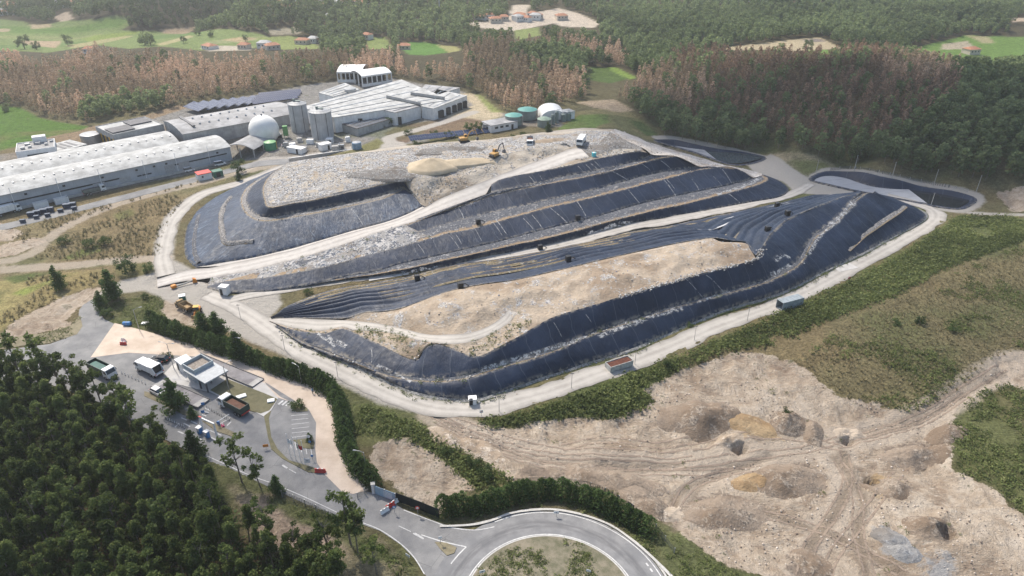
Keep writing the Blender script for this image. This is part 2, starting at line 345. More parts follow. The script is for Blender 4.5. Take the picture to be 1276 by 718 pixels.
DLINES = [
 ([(425,213),(445,200),(468,190),(490,181),(483,172),(520,162),(560,150),(590,140)], 3.0), ([(490,181),(496,188),(492,196)], 5.5), ([(300,215),(330,200),(365,198),(440,184)], 3.0),
 ([(206,335),(203,318),(215,272),(250,243),(300,228),(330,217),(352,209),(385,202)], 3.1),
 ([(1007,226),(960,200),(925,190),(880,180),(838,172),(818,172)], 2.5), ([(1008,226),(1028,213),(1062,213),(1132,226),(1205,240),(1220,249),(1200,262),(1168,259),(1106,248),(1029,231)], 2.3),
 ([(1168,260),(1220,266),(1276,268),(1340,272)], 1.4)]
PALETR = [([(-40,332),(30,320),(60,298),(90,278),(150,253),(215,236),(250,228),(300,215),(345,206)], 2.4), ([(-40,339),(40,334),(100,330),(150,324),(205,322)], 2.6), ([(540,515),(570,530),(640,558),(720,577),(800,583),(860,580),(930,570),(1000,560),(1060,545),(1130,525),(1190,495),(1250,455),(1276,448)], 4.0), ([(1000,720),(1020,670),(1050,620),(1050,560)], 3), ([(850,650),(880,600),(960,575)], 2.5)]
TRACKS = [([(545,520),(600,550),(660,572),(720,580),(800,582),(850,578)], .5), ([(550,530),(610,562),(680,586),(760,588),(860,585),(930,580)], .5), ([(830,650),(855,610),(900,590),(960,570)], .6), ([(840,660),(880,600),(930,585)], .6), ([(1060,540),(1130,520),(1180,492),(1230,462)], .7), ([(1065,548),(1135,526),(1190,497),(1250,462)], .7),
 ([(1000,720),(1010,680),(1040,640),(1060,600),(1050,565)], 1.2), ([(1080,720),(1070,660),(1075,620),(1040,570)], 1.0), ([(960,640),(1040,670),(1120,710)], 1.0)]
DARK = [[(850,515),(870,503),(905,518),(915,535),(880,547),(855,537)], [(932,596),(960,585),(1000,578),(1019,590),(1005,610),(970,618),(945,612)], [(962,528),(980,516),(998,520),(990,538),(975,546)], [(852,645),(870,622),(900,618),(957,635),(930,652),(890,662)],
 [(1003,524),(1018,530),(1022,556),(1008,550)], [(1100,560),(1150,548),(1175,560),(1140,578),(1110,575)], [(700,592),(760,590),(815,612),(822,640),(800,640),(760,612)], [(1130,665),(1160,648),(1185,660),(1180,676),(1150,678)], [(655,580),(690,588),(685,598),(640,596)], [(980,692),(1010,690),(1015,712),(995,716)], [(1165,530),(1186,528),(1195,545),(1170,548)]]
GREY = [[(1090,662),(1108,658),(1122,675),(1136,690),(1102,694)], [(1150,695),(1185,700),(1190,720),(1160,725)]]
OCHRE = [[(912,530),(935,523),(960,530),(950,547),(925,547)], [(1072,602),(1090,592),(1108,600),(1130,612),(1100,622)], [(1140,655),(1158,650),(1165,660),(1145,668)], [(930,596),(955,595),(960,614),(935,610)], [(958,540),(975,546),(972,552),(955,548)]]
PITS = [(921,561,1.7), (1056,549,1.4), (1087,601,1.6), (1178,668,1.9), (1045,640,0)]
# mound footprints (photo outline of each toe), ground is lowered inside them
TOE_U = [(243,333),(231,320),(229,300),(233,280),(245,263),(265,248),(288,236),(310,226),(335,218),(357,208),(400,197),(470,189),(540,180),(600,177),(660,168),(730,160),(790,168),(830,180),(870,196),(906,206),(940,213),(971,225),(982,234),(966,248),(930,254),(880,264),(830,273),(780,278),(740,290),(640,306),(500,330),(358,362),(320,366),(285,366),(258,356),(240,345)]
TOE_L = [(340,402),(370,428),(425,453),(475,477),(531,497),(593,503),(665,479),(748,452),(793,437),(878,400),(960,373),(1041,335),(1109,300),(1157,270),(1129,254),(1086,240),(1046,243),(988,248),(895,268),(840,275),(770,290),(640,318),(511,343),(415,360),(350,388)]
POND1 = [(816,175),(838,175),(866,181),(891,186),(928,191),(951,196),(948,200),(928,205),(911,205),(891,199),(866,190),(831,180)]
POND2 = [(1011,224),(1029,215),(1061,215),(1096,221),(1132,229),(1172,237),(1202,243),(1213,248),(1209,254),(1194,260),(1167,257),(1142,252),(1106,245),(1064,237),(1029,229)]
PERIM = [(258,368),(285,379),(312,394),(335,410),(352,422.5),(370,434.5),(400,450),(428,463),(462,480.5),(500,497),(540,508),(575,511),(605,509),(640,500),(690,486),(748,464),(800,446),(845,428),(900,405),(958,384),(1000,366),(1045,342),(1085,321),(1120,302),(1150,285),(1166,270),(1158,260),(1130,251),(1106,246)]
MIDT = [(285,374),(330,364),(400,352),(458,345),(508,337),(560,329),(610,322),(670,312),(712,303),(760,290),(800,281),(840,274),(890,264),(940,254),(980,245),(1000,236),(1010,230)]
ASPH_ = [(98,393),(99,386),(104,380),(117,372),(124,374),(123,388),(130,398),(143,404),(160,412),(320,470),(400,520),(420,560),(440,600),(452,612),(478,617),(501,634),(534,647),(563,657),(600,662),(620,672),(600,720),(545,735),(531,718),(516,696),(499,679),(474,662),(452,654),(425,648),(380,628),(320,600),(260,575),(200,545),(140,510),(60,478),(-60,470),(-60,440),(0,437),(62,429),(95,417),(102,407)]
def shrink(poly, f):
    c = np.mean([p[:2] for p in poly], 0); return [(c[0] + (p[0] - c[0]) * f, c[1] + (p[1] - c[1]) * f) for p in poly]
def umax(polys, X, Y): 
    o = np.full(X.shape, -14.0)
    for p in polys: o = np.maximum(o, sdf(GP(p), X, Y))
    return o
TOE_UW, TOE_LW, POND1W, POND2W = GP(TOE_U), GP(TOE_L), GP(POND1), GP(POND2)
GRID = {}
def ZG(x, y):
    """height of the finished ground sheet"""
    x = np.asarray(x, float); y = np.asarray(y, float); ys, n, Zt = GRID['ys'], GRID['n'], GRID['z']; fi = np.clip(np.interp(y, ys, np.arange(len(ys))), 0, len(ys) - 1.001); fj = np.clip((x / (.86 * y + 70) + 1) * .5 * (n - 1), 0, n - 1.001)
    i, j = fi.astype(int), fj.astype(int); a, b = fi - i, fj - j; return (Zt[i, j] * (1 - b) + Zt[i, j + 1] * b) * (1 - a) + (Zt[i + 1, j] * (1 - b) + Zt[i + 1, j + 1] * b) * a
def build_ground(under):
    ys = [42.0]
    while ys[-1] < 2700: ys.append(ys[-1] + max(.5, ys[-1] * .0056) * (1 if ys[-1] < 900 else 3))
    ys = np.array(ys); us = np.linspace(-1, 1, 470); nx, ny = len(us), len(ys)
    Yg, U = np.meshgrid(ys, us, indexing='ij'); Xg = U * (.86 * Yg + 70); X = Xg.ravel(); Y = Yg.ravel()
    Z = H0(X, Y)
    col = np.zeros((len(X), 4)); col[:, 3] = 1; col[:, :3] = (.085, .08, .045)
    far = sstep(330, 420, Y)
    col[:, :3] = (1 - far)[:, None] * np.array((.15, .135, .07)) + far[:, None] * np.array((.075, .065, .035))
    jit = fbm(X, Y, 9, 3) * 3.0
    for poly, c in ZONES:
        d = sdf(GP(poly), X, Y) + jit * np.clip((400 - Y) / 300, 0.05, 1); m = sstep(-.8, .8, d)[:, None]
        col[:, :3] = col[:, :3] * (1 - m) + np.array(c) * m
    sand = umax(SAND, X, Y); dirt = umax(DIRT, X, Y)
    for l, w in DLINES: dirt = np.maximum(dirt, linesd(GP(catmull([(*q,) for q in l], 8)), X, Y, w))
    trk = np.full(X.shape, -14.0)
    for l, w in TRACKS: trk = np.maximum(trk, linesd(GP(catmull([(*q,) for q in l], 6)), X, Y, w))
    pal = np.full(X.shape, -14.0)
    for l, w in PALETR: pal = np.maximum(pal, linesd(GP(catmull([(*q,) for q in l], 6)), X, Y, w))
    dark, grey, och = umax(DARK, X, Y), umax(GREY, X, Y), umax(OCHRE, X, Y)
    pn = fbm(X, Y, 26, 91, 4); nz = sstep(.02, .3, pn)[:, None] * (Y < 330)[:, None] * (sand < 0)[:, None]; col[:, :3] = col[:, :3] * (1 - .55 * nz) + np.array((.1, .125, .045)) * .55 * nz
    nz = sstep(.05, .35, -pn)[:, None] * (Y < 330)[:, None]; col[:, :3] = col[:, :3] * (1 - .4 * nz) + np.array((.23, .165, .09)) * .4 * nz
    # relief
    nearm = sstep(420, 250, Y)
    sd = sstep(0, 4, sand)
    Z += sd * nearm * (fbm(X, Y, 22, 31) * 2.0 + fbm(X, Y, 5, 32, 4) * .7 + np.abs(fbm(X, Y, 2.6, 33, 3)) * .5) * (1 - .75 * sstep(-3, 2, dirt))
    # eroded rim: rills running down the bank below the scrub
    rim = sstep(0, 2.5, sand) * sstep(13, 3, sand) * nearm * (Y > 95)
    rl = np.abs(fbm(X * 1.0, Y * .35, 3.2, 77, 3)); Z -= rim * rl * 1.9 * sstep(-1, -6, dirt)
    Z += (1 - sd) * nearm * fbm(X, Y, 4, 40, 3) * .16 * sstep(2, -3, dirt)
    Z += sstep(-1, 4, dark) * (.5 + .9 * np.abs(fbm(X, Y, 5, 50, 3)))
    for k, (px, py, r) in enumerate(PITS):
        if r == 0: continue
        g = G(px, py); a = .5 + k; xx = (X - g[0]) * math.cos(a) + (Y - g[1]) * math.sin(a); yy = -(X - g[0]) * math.sin(a) + (Y - g[1]) * math.cos(a)
        rr = np.maximum(np.abs(xx), np.abs(yy) * 1.3) ; Z -= 2.4 * sstep(r*.8 + .25, r*.8 - .25, rr); Z += .5 * np.exp(-((rr - r - 2.2) / 1.3) ** 2)
    for l, w in TRACKS[:6]:
        t = linesd(GP(catmull([(*q,) for q in l], 6)), X, Y, 1.6); Z -= .28 * sstep(0, 1.2, t) 
    flat = np.maximum(sdf(GP(ASPH_), X, Y), 20.4 - np.hypot(X - 6.2, Y - 71.2))
    for l, w in (([(208,343),(203,318),(207,296),(216,272),(250,243),(300,228),(352,209.5)], 2), ([(-60,297),(60,270),(215,231),(290,212),(330,203.5)], 2), (PERIM, 2.2), (MIDT, 1.6), ([(203,350),(230,345),(260,340),(300,337)], 5)): flat = np.maximum(flat, linesd(GP(catmull([(*q,) for q in l], 8)), X, Y, w))
    Z -= .45 * sstep(.2, 1.2, flat)
    for foot, (pt, Wt), lo in zip((TOE_UW, TOE_LW), under, (2.3, 2.6)):
        d = sdf(foot, X, Y); m = d > -1; x, y = X[m], Y[m]; o = np.full(x.shape, Wt[-1])
        for q in range(len(pt)): o += Wt[q] * np.hypot(x - pt[q, 0], y - pt[q, 1])
        f = sstep(.3, 3.5, d[m]); Z[m] = Z[m] - .5 * sstep(-.3, .6, d[m]); Z[m] = Z[m] * (1 - f) + np.minimum(o - lo, 30) * f
        g = sstep(0, 1, d)[:, None] * .9; col[:, :3] = col[:, :3] * (1 - g) + np.array((.3, .27, .23)) * g
    for pond, dep in ((POND1W, 3.2), (POND2W, 3.6)): Z -= dep * sstep(-.4, 1.2, sdf(pond, X, Y))
    GRID['ys'] = ys; GRID['n'] = nx; GRID['z'] = Z.reshape(ny, nx).copy()
    i = np.arange(ny - 1)[:, None] * nx + np.arange(nx - 1)[None, :]
    F = np.stack([i, i + 1, i + nx + 1, i + nx], -1).reshape(-1, 4)
    k = NT('ground_soil_grass_and_sand'); v = k.geo()
    n1 = k.noise(v, .35, 8, .65); n2 = k.noise(v, 1.6, 6, .7); n3 = k.noise(v, .06, 5, .6); n4 = k.noise(v, 6, 4, .7)
    jn = k.math('ADD', k.math('MULTIPLY', k.math('SUBTRACT', n1, .5), 7.0), k.math('MULTIPLY', k.math('SUBTRACT', n2, .5), 2.6))
    base = k.attr('Col', True)
    f = k.math('MULTIPLY', k.step(n2, .25, .75, .62, 1.35), k.step(n1, .25, .75, .7, 1.3)); base = k.mix(1.0, base, k.comb(f, f, f), 'MULTIPLY')
    base = k.mix(k.step(n4, .55, .75, 0, .35), base, (.05, .06, .025))
    # bare sandy earth with its own patches
    sc = k.ramp(k.math('ADD', k.math('MULTIPLY', n1, .55), k.math('MULTIPLY', n3, .5)), [(.36, (.25, .185, .135)), (.46, (.39, .31, .235)), (.56, (.5, .415, .325)), (.68, (.6, .52, .43))])
    sc = k.mix(k.step(n2, .56, .72, 0, .55), sc, (.24, .19, .15)); sc = k.mix(k.step(n4, .6, .72, 0, .5), sc, (.56, .5, .43))
    stones = k.voro(v, 1.3, 'Distance'); sc = k.mix(k.math('MULTIPLY', k.step(stones, .22, .12), k.step(n1, .5, .6)), sc, (.15, .12, .1))
    sa = k.attr('sand'); m = k.step(k.math('ADD', sa, k.math('MULTIPLY', jn, .75)), -.25, .35); col_ = k.mix(m, base, sc)
    n5 = k.noise(v, .11, 6, .6, .8); sc2 = k.mix(k.step(n5, .53, .63, 0, .55), sc, (.27, .205, .15)); col_ = k.mix(m, col_, sc2); col_ = k.mix(k.math('MULTIPLY', m, k.step(n5, .42, .36, 0, .5)), col_, (.6, .53, .44))
    # tufts creeping into the sand
    tf = k.math('MULTIPLY', k.step(n1, .6, .66), k.step(sa, 9, 1)); col_ = k.mix(k.math('MULTIPLY', tf, .75), col_, (.1, .105, .05))
    def lay(att, c0, c1, amp, op=1.0):
        nonlocal col_
        c = k.mix(n2, c0, c1); col_ = k.mix(k.math('MULTIPLY', k.step(k.math('ADD', k.attr(att), k.math('MULTIPLY', jn, amp)), -.8, 1.0), op), col_, c)
    lay('dirt', (.4, .37, .33), (.53, .495, .45), .3, .95)
    # scraped streaks and rills in the bare earth
    wv = k.noise(k.scale(v, (.3, 1.1, 1), (0, 0, .5)), 1.0, 7, .7, 1.2); wv2 = k.noise(k.scale(v, (1.0, .28, 1), (0, 0, -.35)), 1.0, 7, .7, 1.2)
    wx = k.mix(k.step(n3, .45, .55), wv, wv2); sm_ = k.math('MULTIPLY', k.math('MULTIPLY', m, k.step(wx, .5, .64)), k.step(n5, .36, .56, .25, 1)); col_ = k.mix(k.math('MULTIPLY', sm_, .6), col_, (.25, .2, .155)); col_ = k.mix(k.math('MULTIPLY', k.math('MULTIPLY', m, k.step(wx, .44, .36)), .6), col_, (.62, .54, .45))
    lay('pal', (.45, .375, .3), (.54, .465, .385), .5, .75)
    lay('trk', (.19, .145, .105), (.29, .23, .175), .12, .75)
    lay('dark', (.15, .115, .09), (.29, .235, .19), 1.5, .85); lay('grey', (.27, .28, .3), (.4, .41, .42), 1.2, .8); lay('ochre', (.34, .22, .1), (.46, .33, .18), 1.6, .7)
    h = k.math('ADD', k.math('MULTIPLY', n1, 1.5), k.math('ADD', n2, k.math('MULTIPLY', n4, .6))); nr = k.bump(k.math('ADD', h, k.math('MULTIPLY', k.sep(wx)[0], 1.2)), .8, .9)
    m_ = k.done(col_, .92, nr); k.b.inputs['Specular IOR Level'].default_value = .15
    o = mesh_np('ground', np.stack([X, Y, Z], -1), F, m_, None, True, None, {'Col': col, 'sand': sand, 'dirt': dirt, 'trk': trk, 'pal': pal, 'dark': dark, 'grey': grey, 'ochre': och})
    tag(o, 'ground of dry grass, pale sand, far fields and forest floor', kind='structure')
# ================================================================ SHEETS AND RIBBONS LAID ON THE GROUND
def fill(poly, step, z, edge=None):
    """triangulated polygon with inner points; z is a function of x, y arrays"""
    p = np.array([q[:2] for q in poly]); n = len(p)
    x0, y0 = p.min(0); x1, y1 = p.max(0); gx, gy = np.meshgrid(np.arange(x0, x1, step), np.arange(y0, y1, step))
    gx = gx.ravel() + (NPR.rand(gx.size) - .5) * step * .5; gy = gy.ravel() + (NPR.rand(gy.size) - .5) * step * .5
    m = sdf(p, gx, gy) > step * .45; pts = [Vector(q) for q in p] + [Vector((a, b)) for a, b in zip(gx[m], gy[m])]
    vs, es, fs, ov, oe, of = delaunay_2d_cdt(pts, [], [list(range(n))], 1, 1e-5)
    V = np.array([(q.x, q.y) for q in vs]); Z = z(V[:, 0], V[:, 1]); F = [tuple(f) for f in fs]
    out = []
    for f in F:
        a, b, c = V[f[0]], V[f[1]], V[f[2]]; out.append(f if (b[0] - a[0]) * (c[1] - a[1]) - (b[1] - a[1]) * (c[0] - a[0]) > 0 else f[::-1])
    return np.concatenate([V, Z[:, None]], 1), np.array(out)
def sheet(name, poly, mt, dz, step=2.5, parent=None, world=False, label=None, skirt=0):
    w = poly if world else GP(poly)
    V, F = fill(w, step, lambda x, y: H0(x, y) + dz)
    if skirt:
        n = len(w); b = len(V); Wp = np.array([(q[0], q[1]) for q in w]); top = np.concatenate([Wp, (H0(Wp[:, 0], Wp[:, 1]) + dz)[:, None]], 1); bot = top.copy(); bot[:, 2] -= skirt
        V = np.concatenate([V, top, bot]); ext = []
        ar = sum(Wp[i][0] * Wp[(i + 1) % n][1] - Wp[(i + 1) % n][0] * Wp[i][1] for i in range(n))
        for i in range(n):
            j = (i + 1) % n; q = (b + i, b + n + i, b + n + j, b + j); q = q if ar < 0 else q[::-1]; ext += [(q[0], q[1], q[2]), (q[0], q[2], q[3])]
        F = np.concatenate([F, np.array(ext)])
    o = mesh_np(name, V, F, mt, parent)
    return tag(o, label, kind='structure')
def ribbon_np(line, w, dz, nw=2, jitter=0.0, seed=0, off=0.0):
    p = np.array([q[:2] for q in line], float); t = np.gradient(p, axis=0); t /= np.linalg.norm(t, axis=1)[:, None] + 1e-9; nrm = np.stack([-t[:, 1], t[:, 0]], 1)
    n = len(p); V = []
    for k in range(nw + 1):
        s = (k / nw - .5) * w + off
        jj = (fbm(np.arange(n) * 1.0 + seed * 31, np.full(n, k * 9.0), 5, seed) * jitter) if k in (0, nw) and jitter else 0
        q = p + nrm * (s + jj if np.isscalar(jj) else (s + jj)[:, None]); V.append(np.concatenate([q, (H0(q[:, 0], q[:, 1]) + dz)[:, None]], 1))
    V = np.concatenate(V); i = np.arange(n - 1); F = []
    for k in range(nw): F.append(np.stack([k * n + i, k * n + i + 1, (k + 1) * n + i + 1, (k + 1) * n + i], 1)[:, ::-1])
    return V, np.concatenate(F)
def ruv(n, nw): return np.stack([np.tile(np.arange(n) * 1.0, nw + 1), np.repeat(np.arange(nw + 1) / nw, n)], 1)
def ribbon(name, pts, w, mt, dz, nw=2, jitter=0.0, world=False, step=1.2, parent=None, kind='structure', label=None, off=0.0):
    line = catmull(pts if world else GP(pts), step); V, F = ribbon_np(line, w, dz, nw, jitter, len(name), off)
    o = mesh_np(name, V, F, mt, parent, uv=ruv(len(line), nw)); return tag(o, label, kind=kind)
def m_road(name, c0, c1, sc=.5, rough=.9, crack=0, ruts=0):
    k = NT(name); v = k.geo(); n = k.noise(v, sc, 7, .65); n2 = k.noise(v, 5, 5, .7); n3 = k.noise(v, .12, 4, .6)
    c = k.mix(k.step(k.math('ADD', k.math('MULTIPLY', n, .6), k.math('MULTIPLY', n3, .4)), .35, .65), c0, c1)
    c = k.mix(k.step(n2, .5, .75, 0, .3), c, tuple(q * .55 for q in c0))
    if crack: c = k.mix(k.math('MULTIPLY', k.step(k.voro(v, .22, 'Distance', 'DISTANCE_TO_EDGE'), .006, .002), k.step(n3, .52, .6)), c, tuple(q * .4 for q in c0))
    if ruts:
        vv = k.sep(k.uv()); w_ = k.math('ADD', vv[1], k.math('MULTIPLY', k.math('SUBTRACT', n, .5), .12)); d = k.math('ABSOLUTE', k.math('SUBTRACT', k.math('ABSOLUTE', k.math('SUBTRACT', w_, .5)), .17))
        c = k.mix(k.math('MULTIPLY', k.step(d, .1, .02), .5), c, tuple(min(1, q * 1.06) for q in c1)); e = k.math('ABSOLUTE', k.math('SUBTRACT', w_, .5)); c = k.mix(k.math('MULTIPLY', k.step(e, .3, .5), .75), c, tuple(q * .62 for q in c0)); c = k.mix(k.math('MULTIPLY', k.step(e, .07, .0), .3), c, tuple(q * .75 for q in c0))
    return k.done(c, rough, k.bump(n2, .12, .7))
M_ASPH = m_road('worn_asphalt', (.145, .147, .153), (.245, .243, .24), .22, .85, 1)
M_ASPH_D = m_road('dark_asphalt', (.1, .1, .106), (.15, .15, .155), .4)
M_TRACK = m_road('pale_dusty_track', (.32, .3, .272), (.42, .395, .362), .4, ruts=1)
M_PALE = m_road('pale_concrete', (.42, .405, .385), (.52, .505, .485), .6)
M_BEIGE = m_road('beige_compacted_gravel', (.42, .34, .27), (.57, .48, .4), .2)
M_KERB = m_road('concrete_kerb', (.38, .37, .35), (.5, .49, .47), 1.5)
M_WHITE = m_road('worn_white_road_paint', (.4, .4, .4), (.62, .62, .61), 2.0)
M_VERGE = m_road('dry_verge', (.15, .13, .08), (.24, .21, .14), .9)
M_GRASSI = m_road('trodden_island_grass', (.105, .1, .055), (.17, .155, .09), .8)
# perimeter road round the lower mound
ribbon('perimeter_road', PERIM, 5.6, M_TRACK, .07, 3, 1.1, label='pale gravel road along the foot of the lower mound')
ribbon('pale_slab', [(1041,336),(1064,331)], 3.6, M_PALE, .12, 1, label='pale concrete slab beside the liner on the perimeter road')
ribbon('middle_track', MIDT, 4.4, M_TRACK, .09, 3, 1.2, label='pale dirt track running between the two mounds')
ribbon('concrete_strip', [(459,346),(508,338)], 4.6, M_PALE, .14, 2, .2, label='whiter concrete length of the middle track')
ribbon('nose_road', [(208,343),(204,330),(203,318),(207,296),(216,272),(232,256),(250,243),(275,235),(300,228),(330,217.5),(352,209.5),(375,203.5)], 5.6, M_TRACK, .08, 3, 1.0, label='pale gravel road round the left nose of the landfill')
ribbon('warehouse_road', [(-60,297),(0,284),(60,270),(140,250),(215,231),(290,212),(330,203.5),(370,201)], 5.4, M_ASPH, .08, 2, .3, label='grey road along the front of the long warehouse')
# entrance yard, beige lane, roundabout
ASPH = ASPH_
sheet('asphalt_yard', ASPH, M_ASPH, .06, 2.5, label='worn grey asphalt of the entrance yard and access road')
BEIGE = [(143,403),(182,413),(258,435),(303,449),(361,471),(400,486),(415,503),(424,522),(426,540),(429,555),(437,577),(447,597),(460,611),(440,616),(426,613),(404,591),(395,577),(393,560),(394,527),(385,511),(365,502),(347,496),(318,482),(321,471),(285,456),(250,445),(193,442),(160,440),(113,446)]
sheet('beige_lane', BEIGE, M_BEIGE, .10, 2.5, label='beige gravel lane beside the conifer hedge')
RC = (6.2, 71.2); RI, RO = 14.2, 20.6
def arc(r, a0, a1, n=60, c=RC): return [(c[0] + r * math.cos(R(a0 + (a1 - a0) * i / n)), c[1] + r * math.sin(R(a0 + (a1 - a0) * i / n))) for i in range(n + 1)]
ring = arc(RO, -180, 180, 120)
k = NT('ring_asphalt'); v = k.geo(); n = k.noise(v, .3, 6, .65); sv = k.sep(v); dx = k.math('SUBTRACT', sv[0], RC[0]); dy = k.math('SUBTRACT', sv[1], RC[1]); rr_ = k.math('SQRT', k.math('ADD', k.math('MULTIPLY', dx, dx), k.math('MULTIPLY', dy, dy))); an = k.math('ARCTAN2', dy, dx); n3 = k.noise(k.comb(k.math('MULTIPLY', an, 3.0), k.math('MULTIPLY', rr_, 1.6)), 1.0, 5, .6)
wear = k.math('MULTIPLY', k.step(k.math('ABSOLUTE', k.math('SUBTRACT', rr_, 17.2)), 1.7, .3), k.step(n3, .3, .65)); M_RING = k.done(k.mix(k.math('MULTIPLY', wear, .7), k.mix(k.step(n, .35, .65), (.165, .167, .173), (.225, .225, .228)), (.095, .095, .1)), .85, k.bump(k.noise(v, 6, 4), .04, .5))
sheet('roundabout_ring', ring[:-1], M_RING, .075, 2.5, world=True, label='grey asphalt ring of the roundabout')
sheet('roundabout_island', arc(RI, -180, 180, 90)[:-1], m_road('island_earth_and_weeds', (.1, .1, .06), (.23, .2, .15), .7), .22, 1.5, world=True, skirt=.3, label='round earth island with weeds inside the roundabout ring')
V, F = ribbon_np(np.array(arc(RI + .12, -180, 180, 120)), .26, .24, 1); tag(mesh_np('island_kerb', V, F, M_KERB), 'pale kerb round the island', kind='structure')
ribbon('verge_kerb', arc(RO + .3, -10, 110, 70), .4, M_KERB, .16, 1, 0, True, label='concrete kerb outside the roundabout ring')
def mark(pts, w=.16, dz=.1, world=False): return ribbon_np(catmull(pts if world else GP(pts), .8), w, dz, 1)
def marks(name, items, label):
    VV = []; FF = []; b = 0
    for V, F in items: VV.append(V); FF.append(F + b); b += len(V)
    tag(mesh_np(name, np.concatenate(VV), np.concatenate(FF), M_WHITE), label, kind='structure')
L_ = [mark(arc(RI + .55, -170, 190, 120), .22, .1, True), mark(arc(RO - .55, -5, 118, 60), .2, .1, True)]
L_ += [mark([(452,652),(474,661),(499,678),(516,695),(529,716)], .18), mark([(503,636),(534,648),(563,658),(592,661),(616,657)], .18), mark([(515,665),(528,672)], .3), mark([(525,667),(550,675),(581,682)], .22), mark([(581,682),(571,692),(562,703)], .22), mark([(517,665),(527,671)], .3), mark([(497,656),(512,663)], .15)]
L_ += [mark([(805,702),(808,706)], .3), mark([(810,709),(813,713)], .3), mark([(345,605),(380,620),(420,639)], .15), mark([(240,560),(300,588),(340,603)], .15), mark([(352,580),(358,584)], .35), mark([(360,585),(369,590)], .16)]
for a, b in (((222,538),(229,541)), ((238,525),(246,529)), ((229,528),(237,532)), ((248,547),(256,551)), ((262,545),(270,549)), ((218,533),(223,528)), ((283,531),(288,526))): L_.append(mark([a, b], .3))
for i in range(4): L_.append(mark([(347 + i * 4.6, 504.5 + i * .8), (353 + i * 4.6, 499.5 + i * .8)], .5))
for i in range(6): L_.append(mark([(363 + i * .2, 518.5 + i * 5.4), (384 + i * .4, 516.5 + i * 5.3)], .13))
for i in range(5): L_.append(mark([(361 + i * 6.5, 548 + i * 2.4), (363 + i * 6.5, 559 + i * 2.4)], .13))
L_ += [mark([(274,529),(287,521)], .2), mark([(262,537),(276,543)], .2), mark([(205,513),(212,516)], .25), mark([(226,521),(233,524)], .25), mark([(252,517),(257,519)], .3), mark([(254,513),(260,515)], .3), mark([(256,509),(262,512)], .3)]
marks('road_markings', L_, 'worn white lines painted on the asphalt')
sheet('splitter_island', [(542,676),(556,677),(569,683),(566,690),(557,693),(549,685)], M_VERGE, .18, 1.5, skirt=.2, label='small triangular kerbed island before the roundabout')
for nm, poly, mt, lb in (('office_island', [(205,466),(215,455),(228,449),(245,447),(330,478),(347,497),(338,512),(329,520),(318,514),(262,489),(232,482),(216,478)], M_PALE, 'paved island round the weighbridge office'),
  ('grass_island', [(262,487),(283,473),(330,491),(346,498),(336,512),(325,516),(310,512)], M_GRASSI, 'trodden grass island beside the office'),
  ('car_park_island', [(329,519),(338,512),(335,522),(338,545),(346,560),(360,574),(393,584),(393,590),(384,589),(352,572),(338,560),(334,545)], M_GRASSI, 'narrow grass strip between car park and road'),
  ('tree_island', [(362,507),(366,502),(383,509),(384,513),(370,514)], M_GRASSI, 'small grass island with a round bush'),
  ('sign_island', [(365,549),(384,547),(392,552),(390,560),(378,559)], M_GRASSI, 'small grass island in the car park'),
  ('median_strip', [(180,488),(190,491),(238,515),(239,520),(228,517),(180,494)], M_VERGE, 'dry verge between the lanes'),
  ('divider_strip', [(252,525),(262,525),(293,540),(291,545),(270,538)], M_VERGE, 'dry grass strip between the lower lanes')):
    sheet(nm, poly, mt, .16 if nm != 'grass_island' else .2, 1.5, skirt=.2, label=lb)
sheet('car_park', [(329,516),(347,499),(384,512),(388,530),(390,548),(394,584),(360,573),(344,556),(336,535)], M_ASPH, .085, 2, label='small asphalt car park with painted bays')
sheet('roadside_verge', [(100,393),(103,407),(96,417),(62,428),(30,431),(0,436),(-30,436),(-30,428),(20,420),(60,415),(90,405)], M_VERGE, .1, 2, label='dry weedy verge beside the access road')
